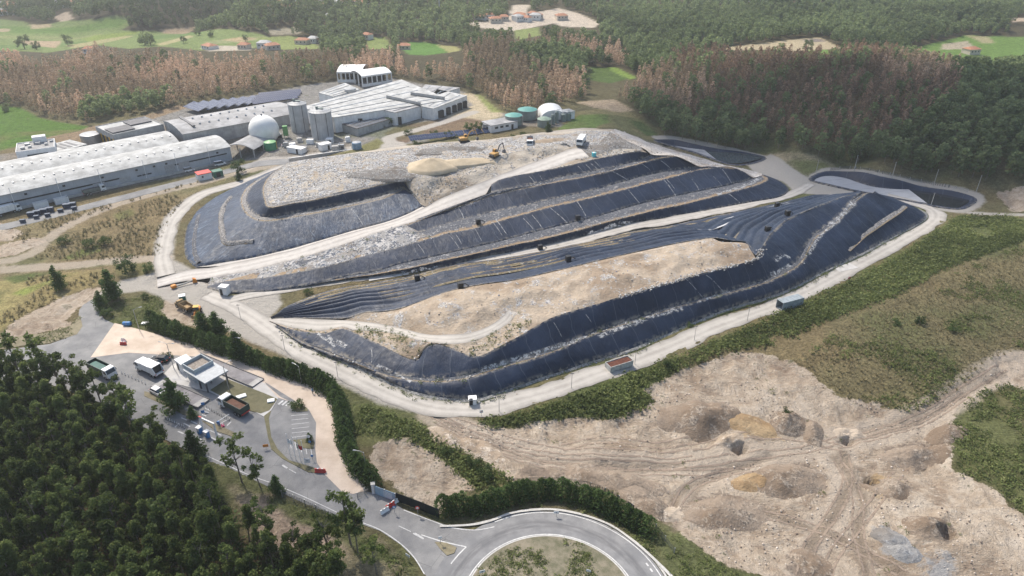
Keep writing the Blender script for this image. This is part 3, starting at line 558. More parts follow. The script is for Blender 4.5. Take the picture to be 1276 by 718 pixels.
# ================================================================ LANDFILL MOUNDS
_ln = {}
def line(name, pts, jit=.25, step=1.0):
    """breakline: (photo x, photo y, height) -> dense world polyline"""
    c = catmull([P(*q) for q in pts], step); n = len(c)
    a = np.arange(n); s = abs(hash(name)) % 97 if False else sum(map(ord, name)) % 97
    fade = np.minimum(1, np.minimum(a, a[::-1]) / 4.0)
    for k in range(3): c[:, k] += fbm(a + s * 13.0, np.full(n, s * 7.0 + k * 50), 6, s + k) * jit * fade * (1 if k < 2 else .6)
    _ln[name] = c; return c
def arcl(p): return np.concatenate([[0], np.cumsum(np.linalg.norm(np.diff(p, axis=0), axis=1))])
def resample(p, n):
    s = arcl(p); t = np.linspace(0, s[-1], n); return np.stack([np.interp(t, s, p[:, k]) for k in range(3)], 1)
def dtw(A, B):
    a = resample(A, max(8, len(A) // 2)); b = resample(B, max(8, len(B) // 2)); n, m = len(a), len(b)
    D = np.linalg.norm(a[:, None, :2] - b[None, :, :2], axis=2); C = np.full((n, m), 1e18); C[0, 0] = D[0, 0]
    for i in range(n):
        for j in range(m):
            if i or j:
                q = 1e18
                if i: q = C[i - 1, j]
                if j and C[i, j - 1] < q: q = C[i, j - 1]
                if i and j and C[i - 1, j - 1] < q: q = C[i - 1, j - 1]
                C[i, j] = q + D[i, j]
    i, j = n - 1, m - 1; path = [(i, j)]
    while i or j:
        o = []
        if i and j: o.append((C[i - 1, j - 1], i - 1, j - 1))
        if i: o.append((C[i - 1, j], i - 1, j))
        if j: o.append((C[i, j - 1], i, j - 1))
        _, i, j = min(o); path.append((i, j))
    path = np.array(path[::-1], float); k = np.arange(len(path)); w = 5
    ker = np.ones(2 * w + 1) / (2 * w + 1); pa = path.copy()
    for c in (0, 1): pa[:, c] = np.convolve(np.pad(path[:, c], w, 'edge'), ker, 'valid')
    pa[0] = path[0]; pa[-1] = path[-1]
    pi = pa / np.array([n - 1, m - 1])
    sA, sB = arcl(A), arcl(B); f = lambda p, s, t: np.stack([np.interp(t * s[-1], s, p[:, q]) for q in range(3)], 1)
    return f(A, sA, pi[:, 0]), f(B, sB, pi[:, 1])
def strip(name, low, up, mt, nu=None, nv=8, bulge=0.0, wr=.12, ridge=0.0, rough=0.0, seed=1, kind=None, label=None, cat=None, group=None, parent=None, skirt=0, nsc=4.0):
    """surface lofted from the lower breakline to the upper one; u runs along, v up the slope"""
    A, B = _ln[low] if isinstance(low, str) else low, _ln[up] if isinstance(up, str) else up
    a, b = dtw(A, B); mid = (a + b) / 2; s = arcl(mid); L = s[-1]; nu = nu or max(4, int(L / .8)); t = np.linspace(0, L, nu)
    a = np.stack([np.interp(t, s, a[:, k]) for k in range(3)], 1); b = np.stack([np.interp(t, s, b[:, k]) for k in range(3)], 1)
    W = np.linalg.norm(b - a, axis=1); V = []; UV = []
    d = b - a; al = np.gradient(a + b, axis=0); nr = np.cross(al, d); nr /= np.linalg.norm(nr, axis=1)[:, None] + 1e-9; nr *= np.where(nr[:, 2] < 0, -1, 1)[:, None]
    for j in range(nv + 1):
        v = j / nv; p = a + d * v; e = math.sin(math.pi * v) ** .6 if 0 < v < 1 else 0
        h = e * (bulge * 1.0 + wr * (.6 * fbm(t + W * v * .25, W * v * .22, 2.4, seed, 3) + .8 * fbm(t, W * v * .7, 4.5, seed + 40, 3)) + rough * fbm(t, W * v, nsc, seed + 5, 4))
        if ridge: h = h + e * ridge * (np.abs(np.sin(math.pi * (v * 8 + 1.5 * fbm(t, np.full(nu, v * 3.0), 45, seed + 9, 3)))) * (1 + 1.2 * fbm(t, np.full(nu, v * 40.0), 25, seed + 6, 2)) - .3 + .6 * fbm(t, np.full(nu, v * 60.0), 14, seed + 2, 3))
        p = p + nr * (h if not np.isscalar(h) else np.full(nu, h))[:, None]; V.append(p); UV.append(np.stack([t, np.full(nu, v)], 1))
    if skirt:
        V.insert(0, a - np.array([0, 0, skirt])); UV.insert(0, UV[0])
    m = len(V); V = np.concatenate(V); UV = np.concatenate(UV); i = np.arange(m - 1)[:, None] * nu + np.arange(nu - 1)[None]; F = np.stack([i, i + 1, i + nu + 1, i + nu], -1).reshape(-1, 4)
    p0, p1, p2 = V[F[len(F) // 2, 0]], V[F[len(F) // 2, 1]], V[F[len(F) // 2, 3]]
    if np.cross(p1 - p0, p2 - p0)[2] < 0: F = F[:, ::-1]
    Wv = np.tile(W, m); o = mesh_np(name, V, F, mt, parent, True, UV, {'wid': Wv})
    return tag(o, label, cat, group, kind)
def cap(name, pts, inner, mt, step=1.6, amp=.5, sc=5, seed=3, label=None, kind='structure', world=True):
    """top surface: boundary breaklines joined to a ring, heights interpolated inside"""
    bd = np.array(pts); idx = np.linspace(0, len(bd) - 1, min(len(bd), 150)).astype(int)
    ctl = np.concatenate([bd[idx], np.array([P(*q) for q in inner])]) if inner else bd[idx]
    n = len(ctl); D = np.linalg.norm(ctl[:, None, :2] - ctl[None, :, :2], axis=2); M = np.zeros((n + 1, n + 1)); M[:n, :n] = D - .05 * np.eye(n); M[:n, n] = 1; M[n, :n] = 1
    W = np.linalg.solve(M, np.append(ctl[:, 2], 0))
    def z(x, y):
        o = np.full(x.shape, W[n])
        for k in range(n): o = o + W[k] * np.hypot(x - ctl[k, 0], y - ctl[k, 1])
        ed = np.clip(sdf(bd, x, y) / 2.5, 0, 1); return o + ed * amp * (fbm(x, y, sc, seed, 4) + .6 * np.abs(fbm(x, y, sc * .35, seed + 3, 3)))
    V, F = fill(bd, step, z); nb = len(bd)
    # keep the exact boundary heights
    V[:nb, 2] = [q[2] for q in bd] if np.allclose(V[:nb, :2], bd[:, :2], atol=1e-3) else V[:nb, 2]
    o = mesh_np(name, V, F, mt, None, True); o['_'] = 0; del o['_']
    return tag(o, label, kind=kind), z
def cat_(*ls):
    out = []
    for l in ls:
        for q in l:
            if not out or np.linalg.norm(np.array(out[-1][:2]) - q[:2]) > .45: out.append(np.array(q))
    if np.linalg.norm(out[0][:2] - out[-1][:2]) < .45: out.pop()
    return out
def part_line(nm, a, b):
    l = _ln[nm]; n = len(l); return l[int(a * (n - 1)): int(b * (n - 1)) + 1]
# ---------------------------------------------------------------- materials
def m_liner(name, dust, sheen=.42, lines=.35, col=(.0105, .0185, .038), streak=.06):
    k = NT(name); uv = k.uv(); q = k.sep(uv); u, v = q[0], q[1]; wid = k.attr('wid'); g = k.geo()
    vm = k.math('MULTIPLY', v, wid)
    n_soft = k.noise(g, .12, 5, .6); n_mid = k.noise(g, .8, 6, .65); n_fine = k.noise(g, 5, 4, .7)
    dn = k.noise(k.comb(k.math('MULTIPLY', u, .75), k.math('MULTIPLY', vm, .2)), 1.0, 6, .68, 1.3)   # folds running down the slope
    base = k.mix(k.step(n_soft, .3, .7), col, tuple(c * 1.55 + .002 for c in col))
    sk = k.math('MULTIPLY', k.step(dn, .5, .7), streak)
    base = k.mix(sk, base, (.06, .085, .13)) if streak < .2 else k.mix(k.math('MULTIPLY', sk, k.step(v, 1.0, .15, .15, 1)), base, (.19, .24, .31))
    base = k.mix(k.math('MULTIPLY', k.step(k.math('ADD', k.math('MULTIPLY', n_mid, .5), k.math('MULTIPLY', n_soft, .5)), .54 - dust * .16, .72), min(.85, .05 + dust)), base, (.1, .125, .17))
    # washed-down soil at the lower and upper hems
    hem = k.math('MAXIMUM', k.step(vm, 1.4, 0), k.step(k.math('SUBTRACT', wid, vm), .7, 0)); base = k.mix(k.math('MULTIPLY', hem, k.step(n_mid, .42, .62)), base, (.25, .225, .19))
    # sheet seams down the slope and pale runs of water
    su = k.math('ADD', u, k.math('MULTIPLY', k.math('SUBTRACT', k.noise(k.comb(k.math('MULTIPLY', u, .05), vm), .25, 2), .5), 1.6))
    sm = k.math('ABSOLUTE', k.math('SUBTRACT', k.math('FRACT', k.math('DIVIDE', su, 6.7)), .5))
    base = k.mix(k.math('MULTIPLY', k.step(sm, .016, .004), .75), base, (.08, .095, .12))
    cell = k.voro(k.comb(k.math('DIVIDE', su, 9.0), 0.0), 1.0, 'Distance'); ck = k.noise(k.comb(k.math('DIVIDE', su, 14.0), 0.0), 1.0, 2)
    run = k.math('MULTIPLY', k.math('MULTIPLY', k.step(cell, .07, .02), k.step(ck, .42, .52)), k.step(k.noise(k.comb(su, vm), .6, 4), .36, .5))
    base = k.mix(k.math('MULTIPLY', run, lines), base, (.42, .43, .44))
    sp = k.math('MULTIPLY', k.step(n_fine, .68, .74), k.step(n_mid, .5, .62)); base = k.mix(k.math('MULTIPLY', sp, .3), base, (.34, .34, .35))
    ro = k.step(n_mid, .3, .7, sheen - .06, sheen + .16)
    hb = k.math('ADD', k.math('MULTIPLY', dn, 1.3), k.math('ADD', k.math('MULTIPLY', n_mid, .5), k.math('MULTIPLY', k.step(sm, .03, 0), .12)))
    k.b.inputs['Specular IOR Level'].default_value = .22
    return k.done(base, ro, k.bump(hb, .4, .45))
M_LIN = m_liner('black_liner', .03, .5); M_LIN2 = m_liner('black_liner_dusty_sheen', .08, .46, .5, (.016, .029, .056), .6); M_LIN3 = m_liner('black_liner_weathered', .55, .4, .3, (.035, .045, .062))  # dusty left-end copy; its bluer base paints in the pale blue glare
def m_waste(name, pal, sc=1.6, soil=(.3, .26, .21), soilamt=.5, bmp=.5):
    k = NT(name); g = k.geo(); n = k.noise(g, .25, 7, .65); n2 = k.noise(g, 1.3, 6, .7); n3 = k.noise(g, .06, 4, .6)
    ce = k.sep(k.voro(g, sc, 'Color'))[0]; ce2 = k.sep(k.voro(g, sc * 2.7, 'Color'))[0]
    c = k.ramp(ce, [((i + .5) / len(pal), p) for i, p in enumerate(pal)], 'CONSTANT'); c2 = k.ramp(ce2, [((i + .5) / len(pal), p) for i, p in enumerate(pal[::-1])], 'CONSTANT')
    c = k.mix(k.step(n2, .4, .6), c, c2)
    s_ = k.mix(n2, tuple(q * .6 for q in soil), tuple(min(1, q * 1.35) for q in soil)); s_ = k.mix(k.step(n3, .42, .6), s_, (soil[0] * .68, soil[1] * .63, soil[2] * .58))
    c = k.mix(k.step(k.math('ADD', k.math('MULTIPLY', n, .6), k.math('MULTIPLY', n2, .4)), .55 - soilamt * .3, .63 - soilamt * .3), s_, c)
    h = k.math('ADD', k.math('MULTIPLY', ce, .5), n2)
    return k.done(c, .85, k.bump(h, bmp, .9))
PAL = [(.09, .085, .08), (.3, .29, .28), (.42, .41, .4), (.2, .18, .16), (.55, .55, .55), (.14, .15, .17), (.33, .31, .27), (.25, .28, .34), (.38, .36, .34), (.17, .14, .11)]
M_WTOP = m_waste('mixed_waste', PAL, 1.7, (.4, .345, .275), .46); M_WSLOPE = m_waste('grey_waste_slope', PAL, 1.3, (.4, .355, .295), .1)
M_WPALE = m_waste('pale_rubble', [(.5, .47, .44), (.42, .4, .37), (.6, .58, .55), (.3, .27, .25), (.55, .5, .46)], 1.0, (.46, .41, .36), .35)
M_WDARK = m_waste('dark_rubble', [(.12, .115, .11), (.2, .2, .2), (.3, .29, .28), (.09, .085, .08)], 1.2, (.17, .155, .14), .35)
M_SAND = m_waste('sandy_cover_soil', [(.3, .25, .2), (.45, .4, .34), (.2, .17, .14), (.5, .47, .42)], 1.5, (.42, .355, .29), -.42, .6)
M_SANDW = m_waste('sandy_cover_with_litter', [(.6, .6, .62), (.3, .32, .36), (.45, .4, .34), (.15, .14, .14), (.5, .47, .42)], 2.0, (.42, .345, .265), .1, .7)
M_YSAND = m_road('heaped_yellow_sand', (.38, .31, .215), (.46, .38, .27), .5)
def m_berm(name, edge=(.2, .15, .09), mid=(.3, .28, .26), dk=(.05, .055, .065), lo=.0, hi=1.0):
    """bench between two slopes: liner with soil, brown hem and pale silt lying on it"""
    k = NT(name); q = k.sep(k.uv()); u, v = q[0], q[1]; g = k.geo(); n = k.noise(g, .5, 7, .7); n2 = k.noise(g, 2.2, 6, .7)
    w = k.math('ADD', v, k.math('MULTIPLY', k.math('SUBTRACT', n, .5), .9))
    c = k.mix(k.step(n2, .35, .62), dk, mid); c = k.mix(k.step(n, .56, .68, 0, .7), c, (.36, .34, .32))
    brown = k.mix(n2, tuple(e * .6 for e in edge), tuple(e * 1.7 for e in edge)); c = k.mix(k.step(w, .3, .12), c, brown)
    sp = k.voro(g, 2.4, 'Color'); c = k.mix(k.math('MULTIPLY', k.step(k.sep(sp)[1], .86, .9), .5), c, k.mix(k.step(k.sep(sp)[0], .4, .6), (.42, .41, .4), (.09, .1, .13)))
    return k.done(c, .8, k.bump(n2, .4, .8))
M_BERM = m_berm('bench_soil'); M_BERM2 = m_berm('bench_pale_silt', (.22, .16, .1), (.125, .13, .145), (.025, .031, .045)); M_BERMD = m_berm('bench_dark', (.2, .15, .09), (.12, .125, .14), (.03, .035, .045))
# ---------------------------------------------------------------- upper mound breaklines
line('U0n', [(243,333,.1),(231,320,.1),(229,300,.1),(233,280,.2),(245,263,.5),(265,248,1),(288,236,1.6),(310,226,2.3),(335,217,3.2),(350,211,4),(357,207,4.5)])
line('U0r', [(243,333,.1),(260,331,.4),(275,328,.8),(320,320,2),(363,310,3.3),(401,299,4.7),(438,288,5.9),(476,278,7.2),(505,268,8.4),(527,257,9.3)])
U0 = cat_(_ln['U0n'][::-1], _ln['U0r']); _ln['U0'] = np.array(U0)
line('U1', [(356,206,6.5),(338,215,6.6),(318,226,7),(306,236,7.2),(300,250,7.4),(304,262,7.7),(312,271,8),(322,275,8.2),(340,275,8.5),(381,268,9.3),(426,259,10),(476,248,11),(506,236,11.7),(513,241,11)])
line('U1b', [(357,205.5,6.9),(341,214.5,7),(323,225,7.4),(311,236,7.6),(306,249,7.8),(310,260,8.1),(317,267,8.4),(326,270,8.6),(341,270,8.9),(381,263.5,9.7),(426,255,10.4),(475,244.5,11.3),(503,233.5,11.9),(512,239,11.3)])
line('U2', [(358,203,10),(347,211,10.4),(335,220,10.8),(328,234,11.2),(329,247,11.5),(336,258.5,12),(363,253.5,12.4),(401,247.5,13),(438,239,13.7),(476,230.5,14.4),(501,224.5,15)])
line('U2b', [(360,203,10.5),(350,211,10.9),(340,220,11.2),(333,234,11.5),(334,246,11.9),(339,254,12.3),(364,250,12.8),(401,244,13.4),(438,236,14.1),(475,228,14.8),(502,222.5,15.3)])
strip('black_liner_sheet', 'U0', 'U1', M_LIN2, nv=12, bulge=.25, wr=.45, seed=3, label='tall dusty, glare-tinted lowest black liner sheet round the rounded left end of the upper mound', cat='plastic liner', skirt=.6)
strip('bench', 'U1', 'U1b', M_BERM, nv=3, rough=.5, kind='structure', label='soil bench above the tall left liner')
strip('black_liner_sheet', 'U1b', 'U2', M_LIN, nv=8, wr=.45, seed=5, label='narrow upper black liner sheet just below the waste plateau at the left end', cat='plastic liner')
strip('crest_bund', 'U2', 'U2b', M_BERM, nv=3, rough=.6, kind='structure', label='brown soil bund round the waste plateau')
# ramp
line('R0', [(196,358,.02),(225,351,.12),(258,347,.4),(300,340,1.2),(340,330.5,2.4),(375,321.5,3.6),(405,312.5,4.7),(440,301,6),(476,288,7.4),(505,280,8.4),(553,262,9.6),(588,251,10.6),(612,240,11.6),(628,231,13),(668,217,14.8),(697,207,16.2),(715,200,17),(735,196,17.6)])
line('R1', [(196,348,.02),(225,339,.12),(243,335,.3),(262,333.5,.5),(280,329.8,.9),(320,322,2.1),(363,312,3.5),(401,301,4.9),(438,290,6.1),(476,280,7.4),(505,270,8.5),(529,259,9.5),(548,248,10.6),(575,237,12.2),(600,227,13.6),(630,215,14.9),(660,204,16),(688,194,17),(710,186,17.8),(722,183,18.2)])
M_RAMP = m_road('ramp_pale_dust', (.36, .335, .31), (.47, .445, .415), .5, ruts=1)
strip('haul_ramp', 'R0', 'R1', M_RAMP, nv=8, rough=.25, seed=8, kind='structure', label='pale haul ramp climbing the upper mound')
strip('ramp_hem', 'U0r', [q for q in []] or np.array(part_line('R1', .12, .56)), M_RAMP, nv=2, kind='structure', label='dust hem between ramp and liner')
# waste slope above the ramp, up to the plateau edge
line('WE', [(502,223,15.3),(512,222,15.6),(546,214,16.2),(575,206.5,16.8),(600,199,17.4),(640,190,18.2),(680,182,18.8),(705,178.5,19)])
line('WEl', [(513,241,11),(520,250,10.2),(529,258.5,9.6)])
wl = cat_(_ln['WEl'], part_line('R1', .57, 1.0)); _ln['WL'] = np.array(wl)
strip('waste_slope', 'WL', 'WE', M_WSLOPE, nv=14, rough=1.3, seed=12, nsc=5, kind='structure', label='grey compacted waste slope above the ramp')
# plateau
line('PB', [(357,206,8.5),(360,203.5,10.5),(372,200.5,12.5),(400,196,14),(430,192,15),(470,188.5,15.5),(500,185.5,16),(540,179.5,16),(575,177.5,16.5),(600,176,17),(640,171,17.5),(665,168,18),(700,168,18.5),(725,163,19),(745,163,19.2),(760,164,19)], .5)
cap('waste_plateau', cat_(_ln['U2b'], _ln['WE'], part_line('R1', .985, 1.0), [np.array(P(760, 178, 18.8)), np.array(P(775, 176, 18.4))], _ln['PB'][::-1]), [(420,215,15),(480,205,16.3),(560,195,17.2),(640,180,18.3),(440,230,14.8),(400,225,14.2),(380,235,13.4)], M_WTOP, 1.5, .9, 6, label='plateau of mixed waste on top of the upper mound')
# heaps on the plateau
def heap(name, px, py, zb, rx, ry, h, mt, rz=0, seed=1, label=None, kind=None, cat=None, on_ground=False):
    c = P(px, py, zb); n = 34; m = 12; V = []
    for j in range(m + 1):
        r = j / m
        for i in range(n):
            a = 2 * math.pi * i / n; k = 1 + .3 * float(fbm(math.cos(a) * 3 + seed * 9, math.sin(a) * 3, 2, seed))
            x = rx * r * k * math.cos(a); y = ry * r * k * math.sin(a)
            z = h * (1 - r) ** .9 * (1 + .35 * float(fbm(x + seed * 20, y, rx * .6, seed + 2))) + .25 * float(fbm(x, y + seed, 1.6, seed + 4)) * (r < 1) - (.7 if j == m else 0)
            if on_ground:
                wx_, wy_ = c[0] + x * math.cos(rz) - y * math.sin(rz), c[1] + x * math.sin(rz) + y * math.cos(rz); V.append((wx_, wy_, float(ZG(wx_, wy_)) - .12 + .1 * (j < m) + h * (1 - r * r) ** 1.4 * (1 + .7 * float(fbm(x + seed * 20, y, rx * .5, seed + 2))) + .3 * (1 - r) * float(fbm(x, y + seed, 1.3, seed + 4)))); continue
            V.append((c[0] + x * math.cos(rz) - y * math.sin(rz), c[1] + x * math.sin(rz) + y * math.cos(rz), c[2] + z))
    F = [[j * n + i, (j + 1) * n + i, (j + 1) * n + (i + 1) % n, j * n + (i + 1) % n] for j in range(m) for i in range(n)]
    return tag(mesh_np(name, np.array(V), np.array(F), mt, None, True), label, cat, None, kind)
heap('sand_heap', 537, 208, 16.4, 11, 7, 3.2, M_YSAND, .2, 1, 'cone of yellow sand heaped on the waste plateau', None, 'sand heap')
heap('sand_heap', 575, 203, 16.8, 16, 4.5, 1.6, M_YSAND, .25, 2, 'low spread of yellow sand right of the sand cone', None, 'sand heap')
heap('dark_soil_heap', 487, 216, 15.6, 15, 7, 1.3, M_WDARK, .1, 3, 'flat spread of dark grey soil left of the sand cone', None, 'soil heap')
heap('dark_soil_heap', 585, 187, 17, 22, 6, .9, M_WDARK, .1, 4, 'dark spread of soil at the back of the waste plateau', None, 'soil heap')
heap('brown_soil_heap', 690, 177, 18.2, 9, 5, 1.4, m_road('brown_soil', (.2, .155, .11), (.3, .24, .175), .5), .2, 5, 'brown soil heap behind the trucks on the plateau', None, 'soil heap')
# terraces right of the ramp: breaklines E1 (top) .. C0 (toe at the middle track)
line('E1', [(612,230,14.2),(617,226,15),(640,219.5,15.6),(698,208.5,16.8),(740,198.5,17.5),(780,190.5,18.2),(797,188.5,18.5),(806,190,18)])
line('E0', [(612,240,12.8),(623,237.5,13),(640,235,13.2),(700,221,14.2),(760,209.5,15),(795,200,15.3),(809,193.5,16.5)])
strip('black_liner_sheet', 'E0', 'E1', M_LIN, nv=7, wr=.3, seed=21, label='topmost and shortest black liner sheet of the upper mound, under the grey waste', cat='plastic liner')
line('D1', [(436,303,5.6),(455,297,6.2),(490,286,7.7),(520,276,8.8),(553,263.5,9.8),(588,253,11),(620,242,12.2),(675,230.5,13.3),(736,219,14.1),(786,207,14.8),(816,199,15.2),(828,197,15.3),(842,195,15.3)])
strip('bench', 'D1', np.array(_ln['E0']), M_BERM2, nv=4, rough=.5, kind='structure', label='narrow bench under the topmost liner')
line('D0', [(436,308,5),(470,304.5,5.5),(500,296,6.3),(535,286,7.2),(558,279,7.8),(595,269,8.6),(640,259,9.4),(675,251,9.9),(736,238,10.5),(791,222.5,11),(840,212,11),(871,208,10.6)])
strip('black_liner_sheet', 'D0', 'D1', M_LIN, nv=8, wr=.35, seed=22, label='second black liner sheet from the top of the upper mound, beginning beside the ramp', cat='plastic liner')
line('B1', [(258,357,.4),(270,353,.9),(283,350,1.4),(335,345,2.6),(400,333,4),(450,320,5.2),(486,311,6),(520,301.5,6.6),(553,292,7.2),(588,285,7.7),(623,275.5,8.3),(675,261,9),(736,246.5,9.7),(786,234,10.2),(840,220,10.3),(872,211.5,10.2),(906,208,10),(920,211.5,9.1),(931,216.5,7.2),(937,221.5,5.5)])
strip('bench', 'B1', 'D0', M_BERM2, nv=6, rough=.6, seed=4, kind='structure', label='wide bench with silt above the long black liner')
strip('ramp_side', np.array(part_line('B1', .0, .34)), np.array(part_line('R0', .1, .5)), m_waste('silt_and_torn_liner', [(.05, .06, .08), (.12, .14, .17), (.45, .43, .41), (.3, .3, .3), (.5, .48, .46), (.08, .09, .12)], .9, (.3, .29, .28), .38), nv=8, rough=.7, seed=6, kind='structure', label='silt and torn liner between ramp and long liner')
line('B0', [(258,359,.2),(285,364.5,.3),(320,363.5,.5),(358,359.5,1),(395,353,1.6),(428,345,2.2),(470,338,2.9),(500,329,3.6),(546,319,4.2),(586,309.5,4.7),(620,301.5,5.1),(650,293.5,5.4),(706,279.5,5.9),(746,269.5,6.1),(796,255,6.3),(840,245,6.2),(890,235,5.8),(925,227,5.4),(936,222.5,5.2)])
strip('black_liner_sheet', 'B0', 'B1', M_LIN, nv=11, bulge=.1, wr=.4, seed=23, label='longest black liner of the upper mound, below the wide bench, with pale runs', cat='plastic liner', skirt=.3)
line('C1', [(430,347,2),(470,341.5,2.6),(500,336,3.2),(558,324,3.9),(610,312.5,4.3),(640,305.5,4.7),(700,292.5,5.1),(770,273.5,5.5),(815,262.5,5.6),(855,254,5.5),(905,241,5.2),(945,230,4.9),(957,223,4.8),(950,218,4.9)])
strip('bench', 'C1', 'B0', M_BERM2, nv=5, rough=.5, seed=7, kind='structure', label='lowest silt-covered bench beside the middle track')
line('C0', [(425,350,1.2),(470,345,1.4),(520,338,1.8),(558,331.5,2.1),(600,321,2.4),(640,314,2.6),(700,302,2.8),(740,291,2.9),(790,277.5,2.9),(830,272,2.7),(880,263,2.4),(930,253,2),(966,247,1.7),(981,241,1.6),(982,234,1.7),(971,225,1.9),(955,219,2),(944,215.5,2.1)])
strip('black_liner_sheet', 'C0', 'C1', M_LIN, nv=7, wr=.35, seed=24, label='lowest black liner of the upper mound, beside the middle track and round its nose', cat='plastic liner', skirt=.5)
strip('track_hem', np.array(part_line('C0', 0, .72)) + np.array([.3, -1.6, -.9]), np.array(part_line('C0', 0, .72)), m_berm('brown_hem', (.19, .13, .07), (.2, .17, .1), (.1, .09, .06)), nv=3, rough=.5, kind='structure', label='brown weedy hem along the middle track')
# waste between ramp edge and the topmost liner, and the pale rubble at the right end
line('WF', [(628,231.5,13.2),(668,217.5,14.9),(697,207.5,16.3),(715,200.5,17.1),(735,196.5,17.7),(770,184,18.4),(795,183.5,18.6)])
_f = np.array(cat_([P(586, 252.5, 10.7), P(605, 243.5, 11.5)], _ln['E1'])); strip('waste_fringe', _f, np.array(cat_(part_line('R0', .68, 1.0), [P(765, 186, 18.3), P(800, 186, 18.6)])), M_WSLOPE, nv=5, rough=1.0, seed=14, kind='structure', label='fringe of waste between ramp and topmost liner')
line('Xtop', [(722,183,18.2),(745,180,18.8),(770,177,18.6),(775,170,18.8),(760,165,19)])
line('Xtoe', [(770,160,9),(800,172,6),(822,181.5,4),(850,190,3.2),(880,198.5,3),(906,206.5,3.2),(925,210,3),(945,215,2.4)])
line('Xin', [(760,164.5,19),(780,175,18.6),(800,184,18.6),(808,189,18),(812,193,16.8),(842,194.5,15.4),(858,201,13.5),(873,208,10.8),(906,207.5,10.1),(920,211,9.2),(931,216,7.3),(938,221.5,5.5),(952,218,5)])
strip('rubble_slope', 'Xtoe', 'Xin', M_WPALE, nv=10, rough=1.2, seed=15, nsc=5, kind='structure', label='pale rubble slope at the right end of the upper mound')
cap('plateau_corner', cat_([np.array(P(735, 196.3, 17.6)), np.array(P(722, 183.2, 18.2)), np.array(P(745, 180, 18.8)), np.array(P(760, 164.5, 19)), np.array(P(780, 175, 18.6)), np.array(P(800, 184.5, 18.6)), np.array(P(800, 186, 18.6)), np.array(P(765, 186.3, 18.3))]), [(765,176,20.5)], M_WDARK, 1.5, 1.2, 5, label='heaped dark waste at the plateau corner')
line('PB0', [(357,206.5,4.4),(385,200,6),(420,194.5,7.5),(470,186.5,9),(540,178,10),(600,174.5,10.5),(660,167,11),(720,160,11),(770,160,9)])
strip('back_slope', 'PB0', 'PB', M_WSLOPE, nv=5, rough=.8, kind='structure', label='back slope of the upper mound')
# ---------------------------------------------------------------- lower mound
line('T0', [(345,406,.05),(357,418,.05),(370,428,.05),(395,440,.05),(425,453,.05),(455,467,.05),(480,479,.05),(504,490,.05),(531,497,.05),(560,501,.05),(593,503,.05),(623,494,.1),(665,479,.1),(709,464,.2),(748,452,.2),(793,437,.3),(835,419,.4),(878,400,.4),(916,386,.4),(960,373,.4),(986,363,.4),(1019,346,.4),(1041,335,.4),(1076,318,.5),(1109,300,.6),(1141,283,.9),(1157,271,1),(1149,261,1.2),(1129,254.5,1.3),(1106,248,1.4),(1086,240.5,1.6)])
line('T1', [(345,405,.3),(375,425,.8),(405,437,1.2),(440,452,1.4),(480,468,1.5),(515,474,1.8),(545,476,2.6),(580,472,3.5),(610,463,4),(640,454,4.2),(678,443,4.5),(714,428,4.7),(750,413,4.8),(790,401,4.8),(826,389,4.7),(866,377,4.5),(911,365,4.2),(940,357,4),(961,350,4),(981,340.5,4.1),(998,328,4.6),(1008,312,5.6),(1016,298,6.6),(1031,285.5,7.6),(1046,275,8.4),(1056,263,9.6),(1066,252,10.6),(1078,241,11)])
line('T1b', [(345,404.5,.35),(376,424,.9),(406,435,1.5),(441,449,1.7),(481,464,1.8),(515,470,2),(545,472,2.8),(580,468,3.7),(610,459.5,4.2),(640,450,4.4),(678,439.5,4.7),(714,425,4.9),(750,410,5),(790,398,5),(826,386,4.9),(866,374,4.7),(911,362,4.4),(938,354,4.2),(958,347,4.2),(977,337,4.3),(993,325,4.8),(1003,310,5.8),(1012,295,6.8),(1027,283,7.8),(1041,273,8.6),(1051,262,9.8),(1061,251,10.8),(1074,241,11.1)])
strip('bench', 'T1', 'T1b', M_BERMD, nv=3, rough=.25, seed=31, kind='structure', label='narrow silty fold between the two big liner sheets')
line('T2', [(345,404,.4),(356,408,.8),(368,411.5,1.3),(385,414,2),(408,415,2.8),(425,409,3.7),(440,413.5,3.9),(460,423,4.1),(483,433,4.1),(500,443,3.9),(516,449,3.7),(523,448,3.9),(524,441,4.9),(529,434,6.2),(538,427.5,7.4),(561,433,7.1),(592,445,6.4),(614,436.5,7.2),(640,423,8.2),(665,408,9.2),(690,395,9.8),(735,381,10),(780,368,10.1),(825,355,10),(876,340.5,9.8),(916,330.5,9.5),(945,322,9.3),(947,313,9.6),(955,301,10),(960,293,10.2),(976,278,10.6),(993,268,10.9),(1010,260,11.1),(1031,252.5,11.3),(1051,245,11.4),(1072,240.5,11.4)])
strip('black_liner_sheet', 'T1b', 'T2', M_LIN, nv=16, bulge=.25, wr=.55, seed=33, label='upper black liner on the lower mound front face, directly under the pale sand', cat='plastic liner')
line('T0b', [(345,405.6,.15),(372,427,.3),(397,438,.4),(427,450.5,.45),(458,463,.5),(482,475,.5),(507,485,.5),(533,492,.55),(560,496,.6),(590,497,.6),(619,489.5,.6),(662,475,.7),(706,460.5,.75),(746,448,.8),(791,433,.8),(833,415.5,.85),(875,397,.9),(914,382.5,.9),(957,370,.9),(984,360,.9),(1017,343,.9),(1039,332.5,.9),(1074,315.5,1),(1107,298,1.1),(1139,281.5,1.4),(1154,270.5,1.5),(1146,262,1.7),(1128,256,1.8),(1106,249,1.9),(1087,241,2.1)])
strip('toe_drain', 'T0', 'T0b', m_berm('toe_hem', (.14, .15, .06), (.35, .34, .32), (.08, .08, .08)), nv=3, rough=.4, kind='structure', skirt=.5, label='stony weedy hem along the foot of the liner')
line('T1c', [(1078,241,11),(1083,239.7,11.2),(1090,240.5,11)])
